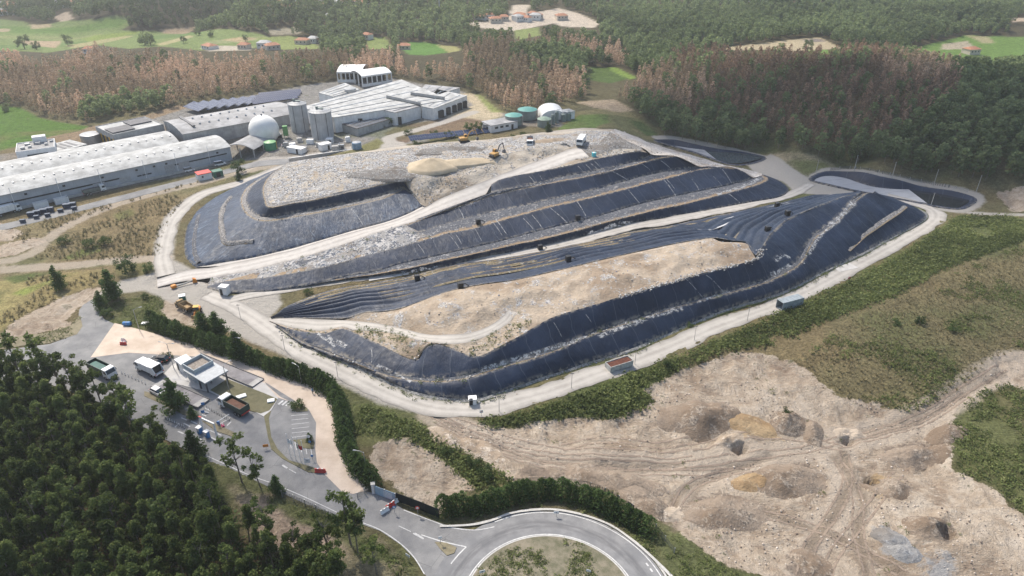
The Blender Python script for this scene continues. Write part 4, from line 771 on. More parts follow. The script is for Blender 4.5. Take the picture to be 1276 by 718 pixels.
line('T3', [(1056,312,2.6),(1068,301,3.4),(1081,290,4.4),(1097,279,5),(1111,269.5,5.4),(1122,262,5.8),(1128,257,6)])
low = np.array(part_line('T0b', 0, 1)); up = np.array(cat_(_ln['T1'], _ln['T1c']))
strip('black_liner_sheet', low, up, M_LIN, nv=16, bulge=.5, wr=.6, seed=35, label='large lower black liner along the perimeter road, rising to the right crest', cat='plastic liner')
l3 = _ln['T3']; strip('soil_ridge', l3 + np.array([.6, -.7, -.1]), l3 + np.array([-.5, .7, .5]), M_BERM, nv=3, rough=.3, kind='structure', label='brown soil ridge across the right end liner')
# dirt road up the lower mound and sand heap
line('N1', [(335,400,.15),(350,405,.5),(368,409,1.2),(400,412.5,2.2),(425,407.5,3.6),(440,411.5,3.9),(480,414,4.6),(520,424,6.6),(545,428,7.4),(575,428.5,7.5),(605,420,7.8),(625,409,8.4),(640,398,9),(645,388,9.5)])
line('N0', [(335,396,.2),(350,396.5,.5),(368,396.5,1),(433,399.5,3),(480,404.5,4.4),(530,416,6.6),(560,417,7.4),(590,414,7.8),(612,405,8.4),(628,393,9.2),(633,386,9.6)])
strip('mound_track', 'N1', 'N0', M_TRACK, nv=5, rough=.25, kind='structure', label='pale track climbing onto the lower mound')
_t2a = np.array(part_line('T2', .0, .42)); 
line('T2top', [(345,404,.4),(368,411.5,1.3),(408,415,2.8),(425,409,3.7),(460,423,4.1),(500,443,3.9),(521,449,3.8),(524,441,4.9),(538,427.5,7.4),(561,433,7.1),(592,445,6.4),(614,436.5,7.2),(640,423,8.2),(665,408,9.2),(674,403.4,9.4)])
strip('mound_shoulder', 'T2top', np.array(cat_(_ln['N1'], [P(655, 392, 9.8), P(673, 403, 9.45)])), M_SANDW, nv=6, rough=.7, seed=41, kind='structure', label='sandy shoulder with weeds and litter beside the track')
line('SB', [(433,397,3.4),(452,390,4.6),(480,388,5.6),(500,384.5,6.5),(520,377.5,7.8),(546,367.5,8.8),(571,360.5,9.4),(605,354,9.9),(640,349.5,10),(690,338.5,10.1),(760,321.5,10.1),(815,309.5,10),(853,302,10),(880,297.5,10),(888,297,10),(900,301.5,10),(928,303,9.9),(935,311,9.8),(941,321,9.5)])
cap('sand_mound', cat_(np.array(part_line('N0', .33, 1.0)), part_line('N1', .97, 1.0), [np.array(P(655, 392, 9.8))], [q for q in part_line('T2', 0, 1) if q[0] > P(668, 406, 9.2)[0] and q[0] < P(945, 322, 9.3)[0] and q[1] < P(945, 318, 9.3)[1]], _ln['SB'][::-1]), [(560,385,10.2),(600,372,10.8),(650,372,10.9),(700,360,11),(760,346,11.2),(820,332,11),(870,318,10.9),(910,313,10.5),(500,393,7)], M_SANDW, 1.0, 1.5, 4, 9, label='pale sand heap covering the lower mound')
line('K0', [(338,396,.3),(345,392,.6),(353,384,1),(372,375.5,1.2),(400,365.5,1.5),(430,358,1.7),(460,353.5,1.8),(511,344,2),(546,334.5,2.2),(580,327.5,2.5),(615,323.5,2.7),(670,314.5,2.9),(716,304.5,3),(745,299,3.1),(780,290,3.1),(838,280.5,3),(895,268.5,2.8),(966,254.5,2),(1000,247,1.8),(1046,243.5,1.6),(1072,240,1.8)])
line('K1', [(338,397,.35),(368,396,1.1),(400,397,2.2),(433,396.5,3.5),(452,389.5,4.7),(480,387.5,5.7),(500,384,6.6),(520,377,7.9),(546,367,8.9),(571,360,9.5),(605,353.5,10),(640,349,10.1),(690,338,10.2),(760,321,10.2),(815,309,10.1),(853,301.5,10.1),(888,296.5,10.1),(915,300.5,9.9),(930,301.5,9.8),(937,309,9.7),(942,319,9.4),(947,312,9.7),(955,300.5,10.1),(960,292.5,10.3),(976,278,10.7),(993,268,11),(1031,252.5,11.4),(1051,245,11.5),(1072,240.5,11.5)])
strip('ridged_liner', 'K0', 'K1', m_liner('ridged_black_liner', .12, .46, .1, (.013, .021, .04), .12), nv=72, ridge=1.0, wr=.25, seed=44, label='black liner laid in long low ridges with brown weeds between them, behind the sand heap', cat='plastic liner', skirt=.4)
# brown weedy rows lying in the furrows of the ridged liner
a_, b_ = dtw(_ln['K0'], _ln['K1'])
MW = m_berm('furrow_weeds', (.2, .14, .07), (.25, .2, .12), (.07, .07, .04))
for i, (v, s0, s1, wd) in enumerate(((.1, .05, .75, .8), (.2, .08, .55, 1.1), (.31, .06, .5, 1.0), (.43, .08, .62, .9), (.56, .1, .45, .8), (.7, .14, .4, .7))):
    n = len(a_); l = (a_ + (b_ - a_) * v)[int(s0 * n):int(s1 * n)]; l = catmull(l[::4], 1.0); d = (b_ - a_)[int(s0 * n)]; d = d / np.linalg.norm(d)
    l[:, 2] += .45 + .2 * fbm(np.arange(len(l)), np.full(len(l), i * 9.), 7, i)
    strip('weed_row', l - d * wd - np.array([0, 0, .35]), l, MW, nv=2, rough=.2, kind='structure', label='brown weeds in a furrow of the ridged liner')
    strip('weed_row', l, l + d * wd - np.array([0, 0, .3]), MW, nv=2, rough=.2, kind='structure', label='brown weeds in a furrow of the ridged liner')
MS = m_road('pale_silt', (.3, .31, .33), (.45, .45, .46), .9)
for i, (v, s0, s1, wd) in enumerate(((.35, .6, .93, .5), (.22, .7, .9, .4))):
    n = len(a_); l = (a_ + (b_ - a_) * v)[int(s0 * n):int(s1 * n)]; l = catmull(l[::4], 1.0); d = (b_ - a_)[int(s0 * n)]; d = d / np.linalg.norm(d); l[:, 2] += .5
    strip('silt_row', l - d * wd, l + d * wd, MS, nv=2, rough=.25, kind='structure', label='pale silt lying in a furrow of the ridged liner')
# ---------------------------------------------------------------- ponds
def m_water(name, c, ro=.06):
    k = NT(name); g = k.geo(); k.b.inputs['Specular IOR Level'].default_value = .5; n = k.noise(g, .15, 4); return k.done(k.mix(n, c, tuple(q * 1.8 for q in c)), ro, k.bump(k.noise(g, 1.2, 3), .02, .4))
def basin(poly, depth, slope, lab, wname, wmat, wl):
    w = np.array(catmull(np.array([list(q) for q in GP(poly)]), 1.5, True)); w = w[:, :3]; c = w[:, :2].mean(0)
    d = sdf([tuple(q) for q in w], w[:, 0], w[:, 1]); t = np.roll(w, -1, 0) - np.roll(w, 1, 0); n = np.stack([-t[:, 1], t[:, 0]], 1); n /= np.linalg.norm(n, axis=1)[:, None]
    if np.mean(np.sum(n * (c - w[:, :2]), 1)) < 0: n = -n
    rings = []
    for off, dz in ((-1.2, .12), (-.2, .3), (.5, .1), (slope * .5, -depth * .5), (slope, -depth)):
        q = w.copy(); q[:, :2] += n * off; q[:, 2] = H0(w[:, 0], w[:, 1]) + dz; rings.append(q)
    m = len(w); V = np.concatenate(rings); F = []
    for k in range(4):
        for i in range(m): F.append((k * m + i, k * m + (i + 1) % m, (k + 1) * m + (i + 1) % m, (k + 1) * m + i))
    F = np.array(F); a = V[F[0]]; 
    if np.cross(a[1] - a[0], a[2] - a[0])[2] < 0: F = F[:, ::-1]
    uv = np.stack([np.tile(np.arange(m) * 1.5, 5), np.repeat(np.array([1, .9, .8, .4, 0.]), m)], 1)
    tag(mesh_np('pond_liner', V, F, M_LIN, None, True, uv, {'wid': np.full(5 * m, 5.0)}), lab, 'pond liner')
    z0 = float(np.mean(H0(w[:, 0], w[:, 1]))) - wl; q = w.copy(); q[:, :2] += n * (slope * wl / depth * .8); return q, z0
q1, z1 = basin(POND1, 3.0, 4.0, 'black liner of the far leachate pond beside the dark forest', 'w', None, .9)
V, F = fill(q1[::2], 3, lambda x, y: np.full(x.shape, z1)); tag(mesh_np('pond_water', V, F, m_water('still_dark_water', (.03, .04, .05))), 'still water of the far pond mirroring the sky', kind='structure')
q2, z2 = basin(POND2, 3.4, 4.6, 'black liner of the near leachate pond with a sharp right end', 'w', None, 1.1)
fl = [q for q in q1[::2] if q[0] < P(885, 190, z1)[0]]; V, F = fill(fl, 2.0, lambda x, y: np.full(x.shape, z1 + .2) + .12 * fbm(x, y, 5, 4)); tag(mesh_np('floating_cover', V, F, m_road('far_pond_cover', (.2, .21, .23), (.32, .33, .35), .4), None, True), 'grey floating cover over the left part of the far pond', 'pond cover')
V, F = fill(q2[::2], 2.5, lambda x, y: np.full(x.shape, z2)); tag(mesh_np('pond_water', V, F, m_water('dark_pond_water', (.015, .018, .022), .12)), 'dark water at the right end of the near pond', kind='structure')
fl = [q for q in q2[::2]]; cut = P(1145, 245, z2)[0]; mid = [q for q in fl if q[0] < cut]
V, F = fill(mid, 2.0, lambda x, y: np.full(x.shape, z2 + .25) + .12 * fbm(x, y, 5, 3)); k = NT('grey_floating_cover'); g = k.geo(); n = k.noise(g, .4, 5)
sx = k.sep(k.scale(g, (1, 1, 1), (0, 0, -.28)))[1]; ln_ = k.step(k.math('ABSOLUTE', k.math('SUBTRACT', k.math('FRACT', k.math('DIVIDE', sx, 6.0)), .5)), .03, .01)
tag(mesh_np('floating_cover', V, F, k.done(k.mix(k.math('MULTIPLY', ln_, .6), k.mix(n, (.24, .25, .27), (.36, .37, .39)), (.1, .11, .13)), .6, k.bump(n, .2)), None, True), 'grey floating cover over the left part of the near pond', 'pond cover')

# sight-line survey of the finished mounds: what a photo point hits
from mathutils.bvhtree import BVHTree
_vv = []; _ff = []
for o in bpy.data.objects:
    if o.type == 'MESH' and o.name.split('.')[0] in ('black_liner_sheet', 'ridged_liner', 'bench', 'waste_plateau', 'waste_slope', 'haul_ramp', 'sand_mound', 'crest_bund', 'waste_fringe', 'rubble_slope', 'plateau_corner', 'mound_track', 'ramp_side', 'mound_shoulder'):
        b_ = len(_vv); _vv += [tuple(v.co) for v in o.data.vertices]; _ff += [tuple(b_ + i for i in p.vertices) for p in o.data.polygons]
BV = BVHTree.FromPolygons(_vv, _ff)
def S(px, py, lift=0.0):
    d = Vector(rayd(px, py)); h, n, i, t = BV.ray_cast(Vector((0, 0, CAMH)), d.normalized()); return (h.x, h.y, h.z + lift) if h is not None else G(px, py, lift)
def Z_(x, y): h, n, i, t = BV.ray_cast(Vector((x, y, 60)), Vector((0, 0, -1))); return h.z if h is not None else h0(x, y)
def draped(name, pts, w, mt, lift, nv=2, rough=.2, label=None):
    l = catmull([S(*q) for q in pts], .7); t = np.gradient(l[:, :2], axis=0); t /= np.linalg.norm(t, axis=1)[:, None] + 1e-9; nn = np.stack([-t[:, 1], t[:, 0]], 1); wv = w * (.7 + .9 * np.abs(fbm(np.arange(len(l)) * 1., np.full(len(l), pts[0][0]), 4, 3)))[:, None]
    rows = []
    for k in range(nv + 1):
        q = l.copy(); q[:, :2] += nn * (k / nv - .5) * wv; q[:, 2] = [Z_(x, y) for x, y in q[:, :2]]; q[:, 2] += lift if 0 < k < nv else .02; q[:, 2] += rough * np.abs(fbm(q[:, 0], q[:, 1], 1.5, 5, 2)) * (0 < k < nv); rows.append(q)
    n = len(l); i = np.arange(n - 1); F = np.concatenate([np.stack([k * n + i, k * n + i + 1, (k + 1) * n + i + 1, (k + 1) * n + i], 1) for k in range(nv)]); V = np.concatenate(rows)
    if np.cross(V[F[0, 1]] - V[F[0, 0]], V[F[0, 3]] - V[F[0, 0]])[2] < 0: F = F[:, ::-1]
    uv = np.concatenate([np.stack([np.arange(n) * .7, np.full(n, .2 + .8 * k / nv)], 1) for k in range(nv + 1)])
    return tag(mesh_np(name, V, F, mt, None, True, uv), label, kind='structure')
draped('low_bench', [(287,246),(278,259),(275.5,275),(277.5,292),(281,302.5),(296,303),(316,301.5)], 2.2, M_BERM, .45, 4, .5, 'low soil ridge on the liner at the left end')
draped('low_bench', [(248,268),(244,285),(242,300),(243,316),(248,328)], 1.6, M_BERM2, .3, 3, .4, 'pale wrinkled silt line low on the left nose')
def m_silt(name, c0, c1, lo, hi):
    k = NT(name); g = k.geo(); n = k.noise(g, .9, 6, .7); n2 = k.noise(g, 3.5, 4, .7); f = k.step(k.math('ADD', k.math('MULTIPLY', n, .65), k.math('MULTIPLY', n2, .35)), lo, hi); e = k.step(k.math('ABSOLUTE', k.math('SUBTRACT', k.sep(k.uv())[1], .6)), .4, .15)
    tr = k.n('ShaderNodeBsdfTransparent'); mx = k.n('ShaderNodeMixShader'); k.l(k.math('MULTIPLY', f, e), mx.inputs[0]); k.l(tr.outputs[0], mx.inputs[1]); k.done(k.mix(n2, c0, c1), .85); k.l(k.b.outputs[0], mx.inputs[2]); k.l(mx.outputs[0], k.out.inputs[0]); return k.m
M_RUN = m_silt('dried_silt_run', (.22, .225, .23), (.42, .42, .42), .36, .56); M_PATCH = m_silt('dried_silt_patch', (.25, .255, .26), (.5, .5, .5), .46, .56)
for (x0, y0, x1, y1, w_) in ((779,233.5,797,253.5,.55),(827,223.5,842,244,.7),(831,224,841,236,.4),(900,211,912,229,.4),(763,213.5,783,225,.45),(685,258.5,707,278,.5),(718,250,730,269,.45),(729,204.5,739,214.5,.5),(735,203,746,212.5,.4),(741,201.5,750,211,.35),(720,207,728,216,.35),(659,219.5,666,227.5,.4),(671,217,676,225,.35),(823,200,836,210.5,.4),(862,223,871,237,.35),(889,220,900,232,.3),(663,268,676,285,.4),(908,241.5,922,253,.55),(618,274.5,632,293,.55),(614,277,626,294,.35),(571,258.5,578,272.5,.55),(440,262.5,452,280,.4),(521,304.5,529,316.5,.35),(567,291,575,304,.35),(560,293,572,309,.3),(652,272,668,290,.4),(800,204,812,214,.35),(590,283,600,300,.3),(845,411,866,433,.0),(463,436,463,452,.3),(855,348,877,372,.3),(730,392,742,410,.3),(690,402,700,420,.25),(880,343,905,366,.3)):
    if w_: draped('silt_run', [(x0, y0), ((x0 + x1) / 2 + .6, (y0 + y1) / 2), (x1, y1)], w_ * .85, M_RUN, .03, 2, .02, 'pale silt run down the black liner')
for pts, w_ in (([(598,463),(622,455),(645,447),(670,440),(690,434)], .8), ([(745,420),(775,408),(800,399),(830,389),(850,383)], 1.3), ([(668,441),(690,433),(715,426),(740,415)], .7), ([(868,377),(890,370),(911,363)], .6), ([(1008,318),(1018,300),(1030,287),(1045,275)], 1.2), ([(1033,283),(1044,273),(1055,262),(1066,250)], 2.0), ([(965,325),(975,318),(985,322)], 1.2), ([(960,342),(975,336),(985,330)], 1.0), ([(470,455),(485,462),(500,470),(512,476)], .8), ([(405,420),(420,426),(432,432)], 1.4), ([(396,416),(408,424),(418,432)], .9), ([(730,288),(750,280),(770,274),(790,268)], 2.4), ([(893,242),(915,236),(935,229),(947,222)], 2.0), ([(500,338),(520,333),(545,327)], 1.2)):
    draped('silt_patch', pts, w_ * 1.5, M_PATCH, .06, 3, .1, 'pale silt lying in a fold of the liner')
# soft core of soil under the mounds, followed by the ground sheet
def under_(names):
    p = np.concatenate([_ln[q][::6] for q in names]); n = len(p); D = np.linalg.norm(p[:, None, :2] - p[None, :, :2], axis=2); M = np.zeros((n + 1, n + 1)); M[:n, :n] = D - .4 * np.eye(n); M[:n, n] = 1; M[n, :n] = 1
    return p, np.linalg.solve(M, np.append(p[:, 2], 0))
build_ground([under_(['U0n','U0r','U1','U1b','U2','R0','R1','WE','PB','PB0','E1','E0','D1','D0','B1','B0','C1','C0','Xtop','Xtoe']), under_(['T0','T1','T2','T3','N0','N1','SB','K0','K1'])])

M_SPOIL = m_waste('brown_spoil', [(.2, .16, .125), (.3, .25, .2), (.14, .115, .09), (.36, .3, .24)], 1.4, (.27, .215, .165), .2, .6); M_OCHRE = m_waste('ochre_spoil', [(.38, .27, .15), (.3, .22, .14), (.44, .34, .22)], 1.4, (.36, .26, .15), .1, .6); M_SPOILG = m_waste('grey_spoil', [(.24, .245, .25), (.34, .34, .34), (.18, .18, .19)], 1.4, (.27, .265, .26), .2, .6); M_SPOILS = m_waste('pale_spoil', [(.45, .38, .3), (.55, .48, .4), (.3, .24, .19)], 1.4, (.45, .375, .295), .2, .6)
def spoil(px, py, rx, ry, h, mt, rz, seed, lab): g = G(px, py); heap('spoil_heap', px, py, g[2], rx * 1.25, ry * 1.3, h, mt, rz, seed, lab, None, 'spoil heap', True)
for i, a in enumerate(((868, 527, 7, 4.5, 1.9, M_SPOIL, .2, 'broad brown spoil heap at the upper left of the sand pit'), (898, 519, 4, 3, 1.5, M_SPOIL, .5, 'smaller dark spoil heap right of the broad brown one'), (980, 530, 3.6, 3, 1.7, M_SPOIL, .3, 'weedy dark spoil heap in the upper middle of the pit'), (1012, 541, 3.5, 2, 1.0, M_SPOIL, 1.2, 'narrow dark spoil heap right of the weedy heap'), (978, 600, 7.5, 3.6, 1.6, M_SPOIL, .25, 'long rounded brown heap in the middle of the pit'), (940, 603, 4, 2.2, .9, M_OCHRE, .2, 'low yellow heap touching the long brown heap'), (895, 640, 8, 3.6, 1.0, M_SPOIL, .15, 'flat brown rubble spread at the lower left of the pit'), (1140, 566, 6.5, 2.6, 1.1, M_SPOIL, .1, 'grey brown heap beside the track to the right'), (1108, 674, 2.7, 1.8, .8, M_SPOILG, -.5, 'blue grey gravel heap at the bottom of the pit'), (1124, 690, 2.6, 1.8, .6, M_SPOILG, -.3, 'small grey heap below the blue grey gravel heap'), (1158, 662, 4, 2.6, 1.2, M_SPOIL, -.3, 'dark brown heap beside the lowest dark pit'), (1103, 610, 4, 2.4, .9, M_SPOIL, -.4, 'brown heap just below the square ochre pit'), (935, 533, 5, 2.6, .9, M_OCHRE, -.3, 'ochre yellow heap between two brown heaps'), (910, 552, 3, 1.6, .7, M_SPOILS, .2, 'pale sand heap behind the left dark pit'), (1060, 541, 3.4, 1.6, .8, M_SPOILS, .1, 'pale heap above the small pit at the track fork'), (760, 598, 9, 3, 1.0, M_SPOIL, -.25, 'long brown rubble bank above the curved hedge'), (800, 625, 5, 3, .9, M_SPOIL, -.7, 'brown rubble bank at the right end of the hedge'), (1010, 700, 3, 3, .9, M_SPOIL, .2, 'dark soil heap at the bottom edge of the photo'), (1180, 540, 4, 2.4, 1.0, M_SPOIL, .3, 'brown bank where the track leaves the pit'), (840, 640, 3, 1.8, .7, M_SPOILS, .3, 'pale little heap at the lower left corner of the pit'), (555, 545, 4, 2, .8, M_SPOILS, -.6, 'pale sand bank beside the track start'), (600, 560, 5, 2, .8, M_SPOILS, -.5, 'pale sand bank along the left side of the track'))): spoil(*a[:7], 60 + i, a[7])

M_RUT = m_silt('wheel_rut_mud', (.17, .13, .1), (.29, .23, .18), .34, .52)
def rut(pts, mt=M_RUT, w=.42, gap=1.9):
    l = catmull(GP(pts), .8); t = np.gradient(l[:, :2], axis=0); t /= np.linalg.norm(t, axis=1)[:, None]; nn = np.stack([-t[:, 1], t[:, 0]], 1)
    for sgn in (-1, 1):
        rows = []
        for k in (-1, 0, 1):
            q = l.copy(); q[:, :2] += nn * (sgn * gap / 2 + k * w / 2 + .25 * fbm(np.arange(len(l)) * 1., np.full(len(l), sgn * 9. + pts[0][0]), 9, 2)[:, None]); q[:, 2] = ZG(q[:, 0], q[:, 1]) + .05; rows.append(q)
        n = len(l); i = np.arange(n - 1); F = np.concatenate([np.stack([k * n + i, k * n + i + 1, (k + 1) * n + i + 1, (k + 1) * n + i], 1)[:, ::-1] for k in (0, 1)]); uv = np.concatenate([np.stack([np.arange(n) * .8, np.full(n, .6 + .2 * k)], 1) for k in (-1, 0, 1)])
        tag(mesh_np('wheel_rut', np.concatenate(rows), F, mt, None, True, uv), 'wheel rut pressed into the sandy ground', kind='structure')
for p in ([(540,517),(590,543),(650,568),(720,579),(800,582),(880,577),(930,570)], [(545,524),(600,552),(670,577),(740,586),(820,590),(900,588),(950,584)], [(555,520),(620,545),(700,565),(790,570),(860,565)], [(930,570),(990,562),(1050,548),(1110,532),(1160,512),(1200,486),(1250,456)], [(1040,556),(1100,540),(1160,518),(1205,490)], [(835,650),(852,615),(885,594),(940,585)], [(1000,718),(1010,680),(1035,645),(1055,605),(1052,565)], [(1085,718),(1070,665),(1068,620),(1045,575)], [(950,640),(1010,655),(1080,690),(1130,718)], [(860,560),(920,548),(990,545),(1050,560)], [(700,560),(760,552),(830,555),(890,545)], [(1120,590),(1080,640),(1040,690),(1030,718)]): rut(p)
# ================================================================ WASTE PLANT BUILDINGS
M_ROOF = mat('weathered_white_roof', (.38, .385, .38), .75, .35, .25, 0, 0, .3); M_ROOF2 = mat('grey_fibre_cement_roof', (.3, .3, .305), .8, .35, .2, 0, 0, 0, (.17, .17, .17)); M_ROOFD = mat('dark_roof_sheets', (.1, .1, .11), .7, .3, .3)
M_WALLG = mat('grey_metal_cladding', (.36, .385, .42), .55, .15, .3, 0, .0, .25); M_WALLW = mat('white_render', (.7, .7, .69), .7, .15, .4, 0, 0, .3); M_WALLC = mat('stained_concrete', (.36, .36, .355), .85, .25, .35, .02, 0, .45)
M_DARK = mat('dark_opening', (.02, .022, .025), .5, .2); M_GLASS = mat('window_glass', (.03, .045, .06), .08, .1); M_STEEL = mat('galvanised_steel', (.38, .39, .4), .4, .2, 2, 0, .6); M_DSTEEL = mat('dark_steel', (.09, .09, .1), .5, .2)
M_SILO = mat('pale_concrete_silo', (.4, .405, .41), .85, .15, .3, .02, 0, .55); M_GRN = mat('green_paint', (.03, .2, .09), .45, .2, .6, 0, 0, .2); M_TEAL = mat('teal_membrane', (.1, .3, .26), .5, .15, .6); M_OLIVE = mat('grey_green_tank', (.2, .24, .22), .6, .15, .6, 0, 0, .3)
M_SPH = mat('white_membrane', (.72, .71, .68), .5, .08, .3); M_YEL = mat('yellow_paint', (.55, .33, .04), .5, .2); M_BLUE = mat('blue_paint', (.06, .2, .45), .5, .15); M_RED = mat('red_paint', (.5, .05, .04), .5, .15); M_ORANGE = mat('orange_paint', (.6, .22, .03), .5, .2, 2, 0, 0, .3); M_WHT = mat('white_paint', (.75, .75, .74), .45, .12, 1.5, 0, 0, .25); M_BLACK = mat('black_paint', (.02, .02, .022), .4, .2)
M_RUBBER = mat('tyre_rubber', (.025, .025, .026), .85, .2); M_RUST = mat('rusty_steel', (.13, .06, .038), .8, .35, 1.5); M_GREY = mat('grey_paint', (.3, .31, .32), .5, .2, 1.5); M_CONC = mat('plain_concrete', (.4, .39, .37), .85, .2, .8, .02); M_SKYL = mat('skylight_strip', (.6, .64, .66), .3, .15)
def m_panel():
    k = NT('solar_cells'); v = k.sep(k.obj()); gx = k.math('ABSOLUTE', k.math('SUBTRACT', k.math('FRACT', k.math('DIVIDE', v[0], 1.05)), .5)); gy = k.math('ABSOLUTE', k.math('SUBTRACT', k.math('FRACT', k.math('DIVIDE', v[1], 1.7)), .5))
    c = k.mix(k.step(k.math('MAXIMUM', gx, gy), .46, .49), (.02, .035, .085), (.2, .22, .25)); return k.done(c, .2)
M_PV = m_panel()
def frame(pa, pb, z=None):
    """local frame for a building whose front base line runs from photo point a to b: returns origin matrix, length"""
    a, b = G(*pa), G(*pb); z = (a[2] + b[2]) / 2 if z is None else z
    a = P(*pa, z); b = P(*pb, z); d = Vector((b[0] - a[0], b[1] - a[1], 0)); L = d.length; rz = math.atan2(d.y, d.x); return Vector((a[0], a[1], z)), rz, L
def bld(name, org, rz, label, cat='building', group=None): return empty(name, org, rz, label, cat, group)
def arcprof(x0, x1, z0, rise, n=10, th=.25):
    up = [(x0 + (x1 - x0) * i / n, z0 + rise * (1 - (2 * i / n - 1) ** 2)) for i in range(n + 1)]
    return up, [(p[0], p[1] - th) for p in up][::-1]
YP = Matrix(((0, 1, 0, 0), (1, 0, 0, 0), (0, 0, 1, 0), (0, 0, 0, 1)))   # profile across y, extruded along x
def roof_arc(L, y0, y1, z0, rise, name, mt, root, x0=0, n=12, over=.3):
    up, lo = arcprof(y0 - over, y1 + over, z0, rise, n); mb = MB(); mb.prism(up + lo, x0 - over, x0 + L + over, YP); return mb.build(name, mt, root)
def gable(mb, x, y0, y1, z0, rise, th=.2, n=12):
    up, _ = arcprof(y0, y1, z0, rise, n); mb.prism(up + [(y1, z0 - .1), (y0, z0 - .1)], x, x + th, YP)
# ---- long front warehouse: two barrel bays, grey walls
o, rz, L = frame((-40, 275), (290, 200.5), 2.6)
t = bld('warehouse', o, rz, 'very long grey warehouse with two low white barrel roofs beside the left road')
Wd = 21; Hh = 6.3
mb = MB(); mb.box((L / 2, .15, Hh / 2), (L, .3, Hh)); mb.box((L / 2, 2 * Wd - .15, Hh / 2), (L, .3, Hh)); mb.box((.15, Wd, Hh / 2), (.3, 2 * Wd - .6, Hh)); mb.box((L - .15, Wd, Hh / 2), (.3, 2 * Wd - .6, Hh))
for xx in (0, L - .3):
    gable(mb, xx, 0, Wd, Hh, 1.9); gable(mb, xx, Wd, 2 * Wd, Hh, 1.9)
mb.build('wall', M_WALLG, t)
for b in (0, 1):
    r = roof_arc(L - (0 if b == 0 else 14), b * Wd + (.35 if b else 0), (b + 1) * Wd - (.35 if b == 0 else 0), Hh + .06, 2.0, 'roof', M_ROOF, t)
    for i in range(24):
        x = 4 + i * (L - 16) / 24; y = (b + .32) * Wd; z = Hh + 2.0 * (1 - (2 * .32 - 1) ** 2)
        m = MB(); m.box((x, y, z + .12), (.6, 2.2, .24), 0, .08); m.build('roof_vent', M_STEEL, r)
m = MB(); m.box((L * .28, -.04, 3.1), (L * .5, .08, .55)); m.build('window_band', M_DARK, t)
m = MB(); m.box((L * .85, -.04, 3.7), (L * .26, .08, .5)); m.build('window_band', M_DARK, t)
for x in (.73, .79): m = MB(); m.box((L * x, -.06, 2.1), (4.2, .1, 4.2)); m.build('roller_door', M_GREY, t)
for x in (.55, .45): m = MB(); m.box((L * x, -.06, 1.6), (4.2, .1, 3.2)); m.build('roller_door', mat('pale_door', (.35, .36, .37), .5), t)
for x in (.08, .2, .33, .47, .6, .67, .72, .94): m = MB(); m.box((L * x, -.05, 4.9), (.9, .1, .7)); m.build('window', M_DARK, t)
for x in (.605, .625, .645): m = MB(); m.box((L * x, -.05, 2.4), (1.6, .1, .5)); m.build('window', M_DARK, t)
for x in (.155, .31, .46, .63, .76, .9): m = MB(); m.tube([(L * x, -.25, 0), (L * x, -.25, 8.6)], .09); m.build('downpipe', M_WHT, t)
m = MB(); m.box((L / 2, -.5, .45), (L, .9, .9)); m.build('plinth', M_CONC, t)
def simple_bld(name, pa, pb, depth, h, label, wallm, roofm, z=None, para=.35, cat='building', windows=(), overhang=0, roofdrop=0.0):
    o, rz, L = frame(pa, pb, z); t = bld(name, o, rz, label, cat); mb = MB(); mb.box((L / 2, depth / 2, h / 2), (L, depth, h)); mb.build('wall', wallm, t)
    m = MB()
    if para:
        m.box((L / 2, depth / 2, h + .06), (L - .5, depth - .5, .12)); m.build('roof', roofm, t)
        q = MB(); 
        for c, d in (((L / 2, .12, h + para / 2), (L, .24, para)), ((L / 2, depth - .12, h + para / 2), (L, .24, para)), ((.12, depth / 2, h + para / 2), (.24, depth - .48, para)), ((L - .12, depth / 2, h + para / 2), (.24, depth - .48, para))): q.box(c, d)
        q.build('parapet', wallm, t)
    else: m.box((L / 2, depth / 2, h + .12), (L + overhang, depth + overhang, .24)); m.build('roof', roofm, t)
    for (x, zz, ww, hh, mm) in windows: q = MB(); q.box((L * x, -.04, zz), (ww, .09, hh)); q.build('window' if zz > 1.5 else 'door', mm, t)
    return t, L
# ---- white office block with plant on the roof
t, L = simple_bld('office_block', (27, 211), (75, 204), 14, 7, 'white two storey office block with machines on its flat roof', M_WALLW, M_ROOF2, 2.5, .5, windows=((.4, 5, 4, 1.2, M_GLASS), (.65, 5, 4, 1.2, M_GLASS), (.4, 3.2, 4.5, .9, M_GLASS), (.62, 1.2, 3.4, 2.3, M_DARK), (.12, 1.4, 1.6, 2.4, M_DARK)))
for i, (x, y, a, b, c) in enumerate(((2.5, 4, 1.6, 1.2, 1), (5, 5, 1.4, 1.2, .9), (8, 9, 2, 1.5, 1), (4, 10, 2, 2, .8), (11, 6, 1.3, 1.3, .9), (13, 10, 1.6, 1, .8))): m = MB(); m.box((x, y, 7.1 + c / 2), (a, b, c), 0, .1); m.build('air_handler', M_STEEL, t)
m = MB(); m.box((L * .62, 12, 8.6), (5, 3.4, 2.6)); m.build('stair_tower', M_WALLW, t)
t, L = simple_bld('workshop', (77, 203), (112, 193), 13, 4.6, 'low workshop with pale roof and dark skylight strips', M_WALLG, M_ROOF, 2.8, 0, overhang=.4, windows=((.7, 1.3, 3, 2.5, M_DARK),))
for x in (.35, .55, .75): m = MB(); m.box((L * x, 6.5, 4.9), (1.2, 9, .12)); m.build('skylight', M_DSTEEL, t)
g = G(116, 179); t = bld('water_tank', g, 0, 'squat grey cylindrical water tank behind the warehouse', 'tank'); m = MB(); m.lathe([(4.4, 0), (4.4, 4.6), (4.2, 4.75)], n=32); m.build('shell', M_STEEL, t, True); m = MB(); m.lathe([(4.15, 4.76), (.3, 5.2)], n=32); m.build('lid', M_GREY, t)
t, L = simple_bld('process_hall', (146, 186), (208, 172), 20, 6.2, 'grey concrete hall with dark roof panels and yellow door posts', M_WALLC, M_ROOF, 4.3, .4, windows=())
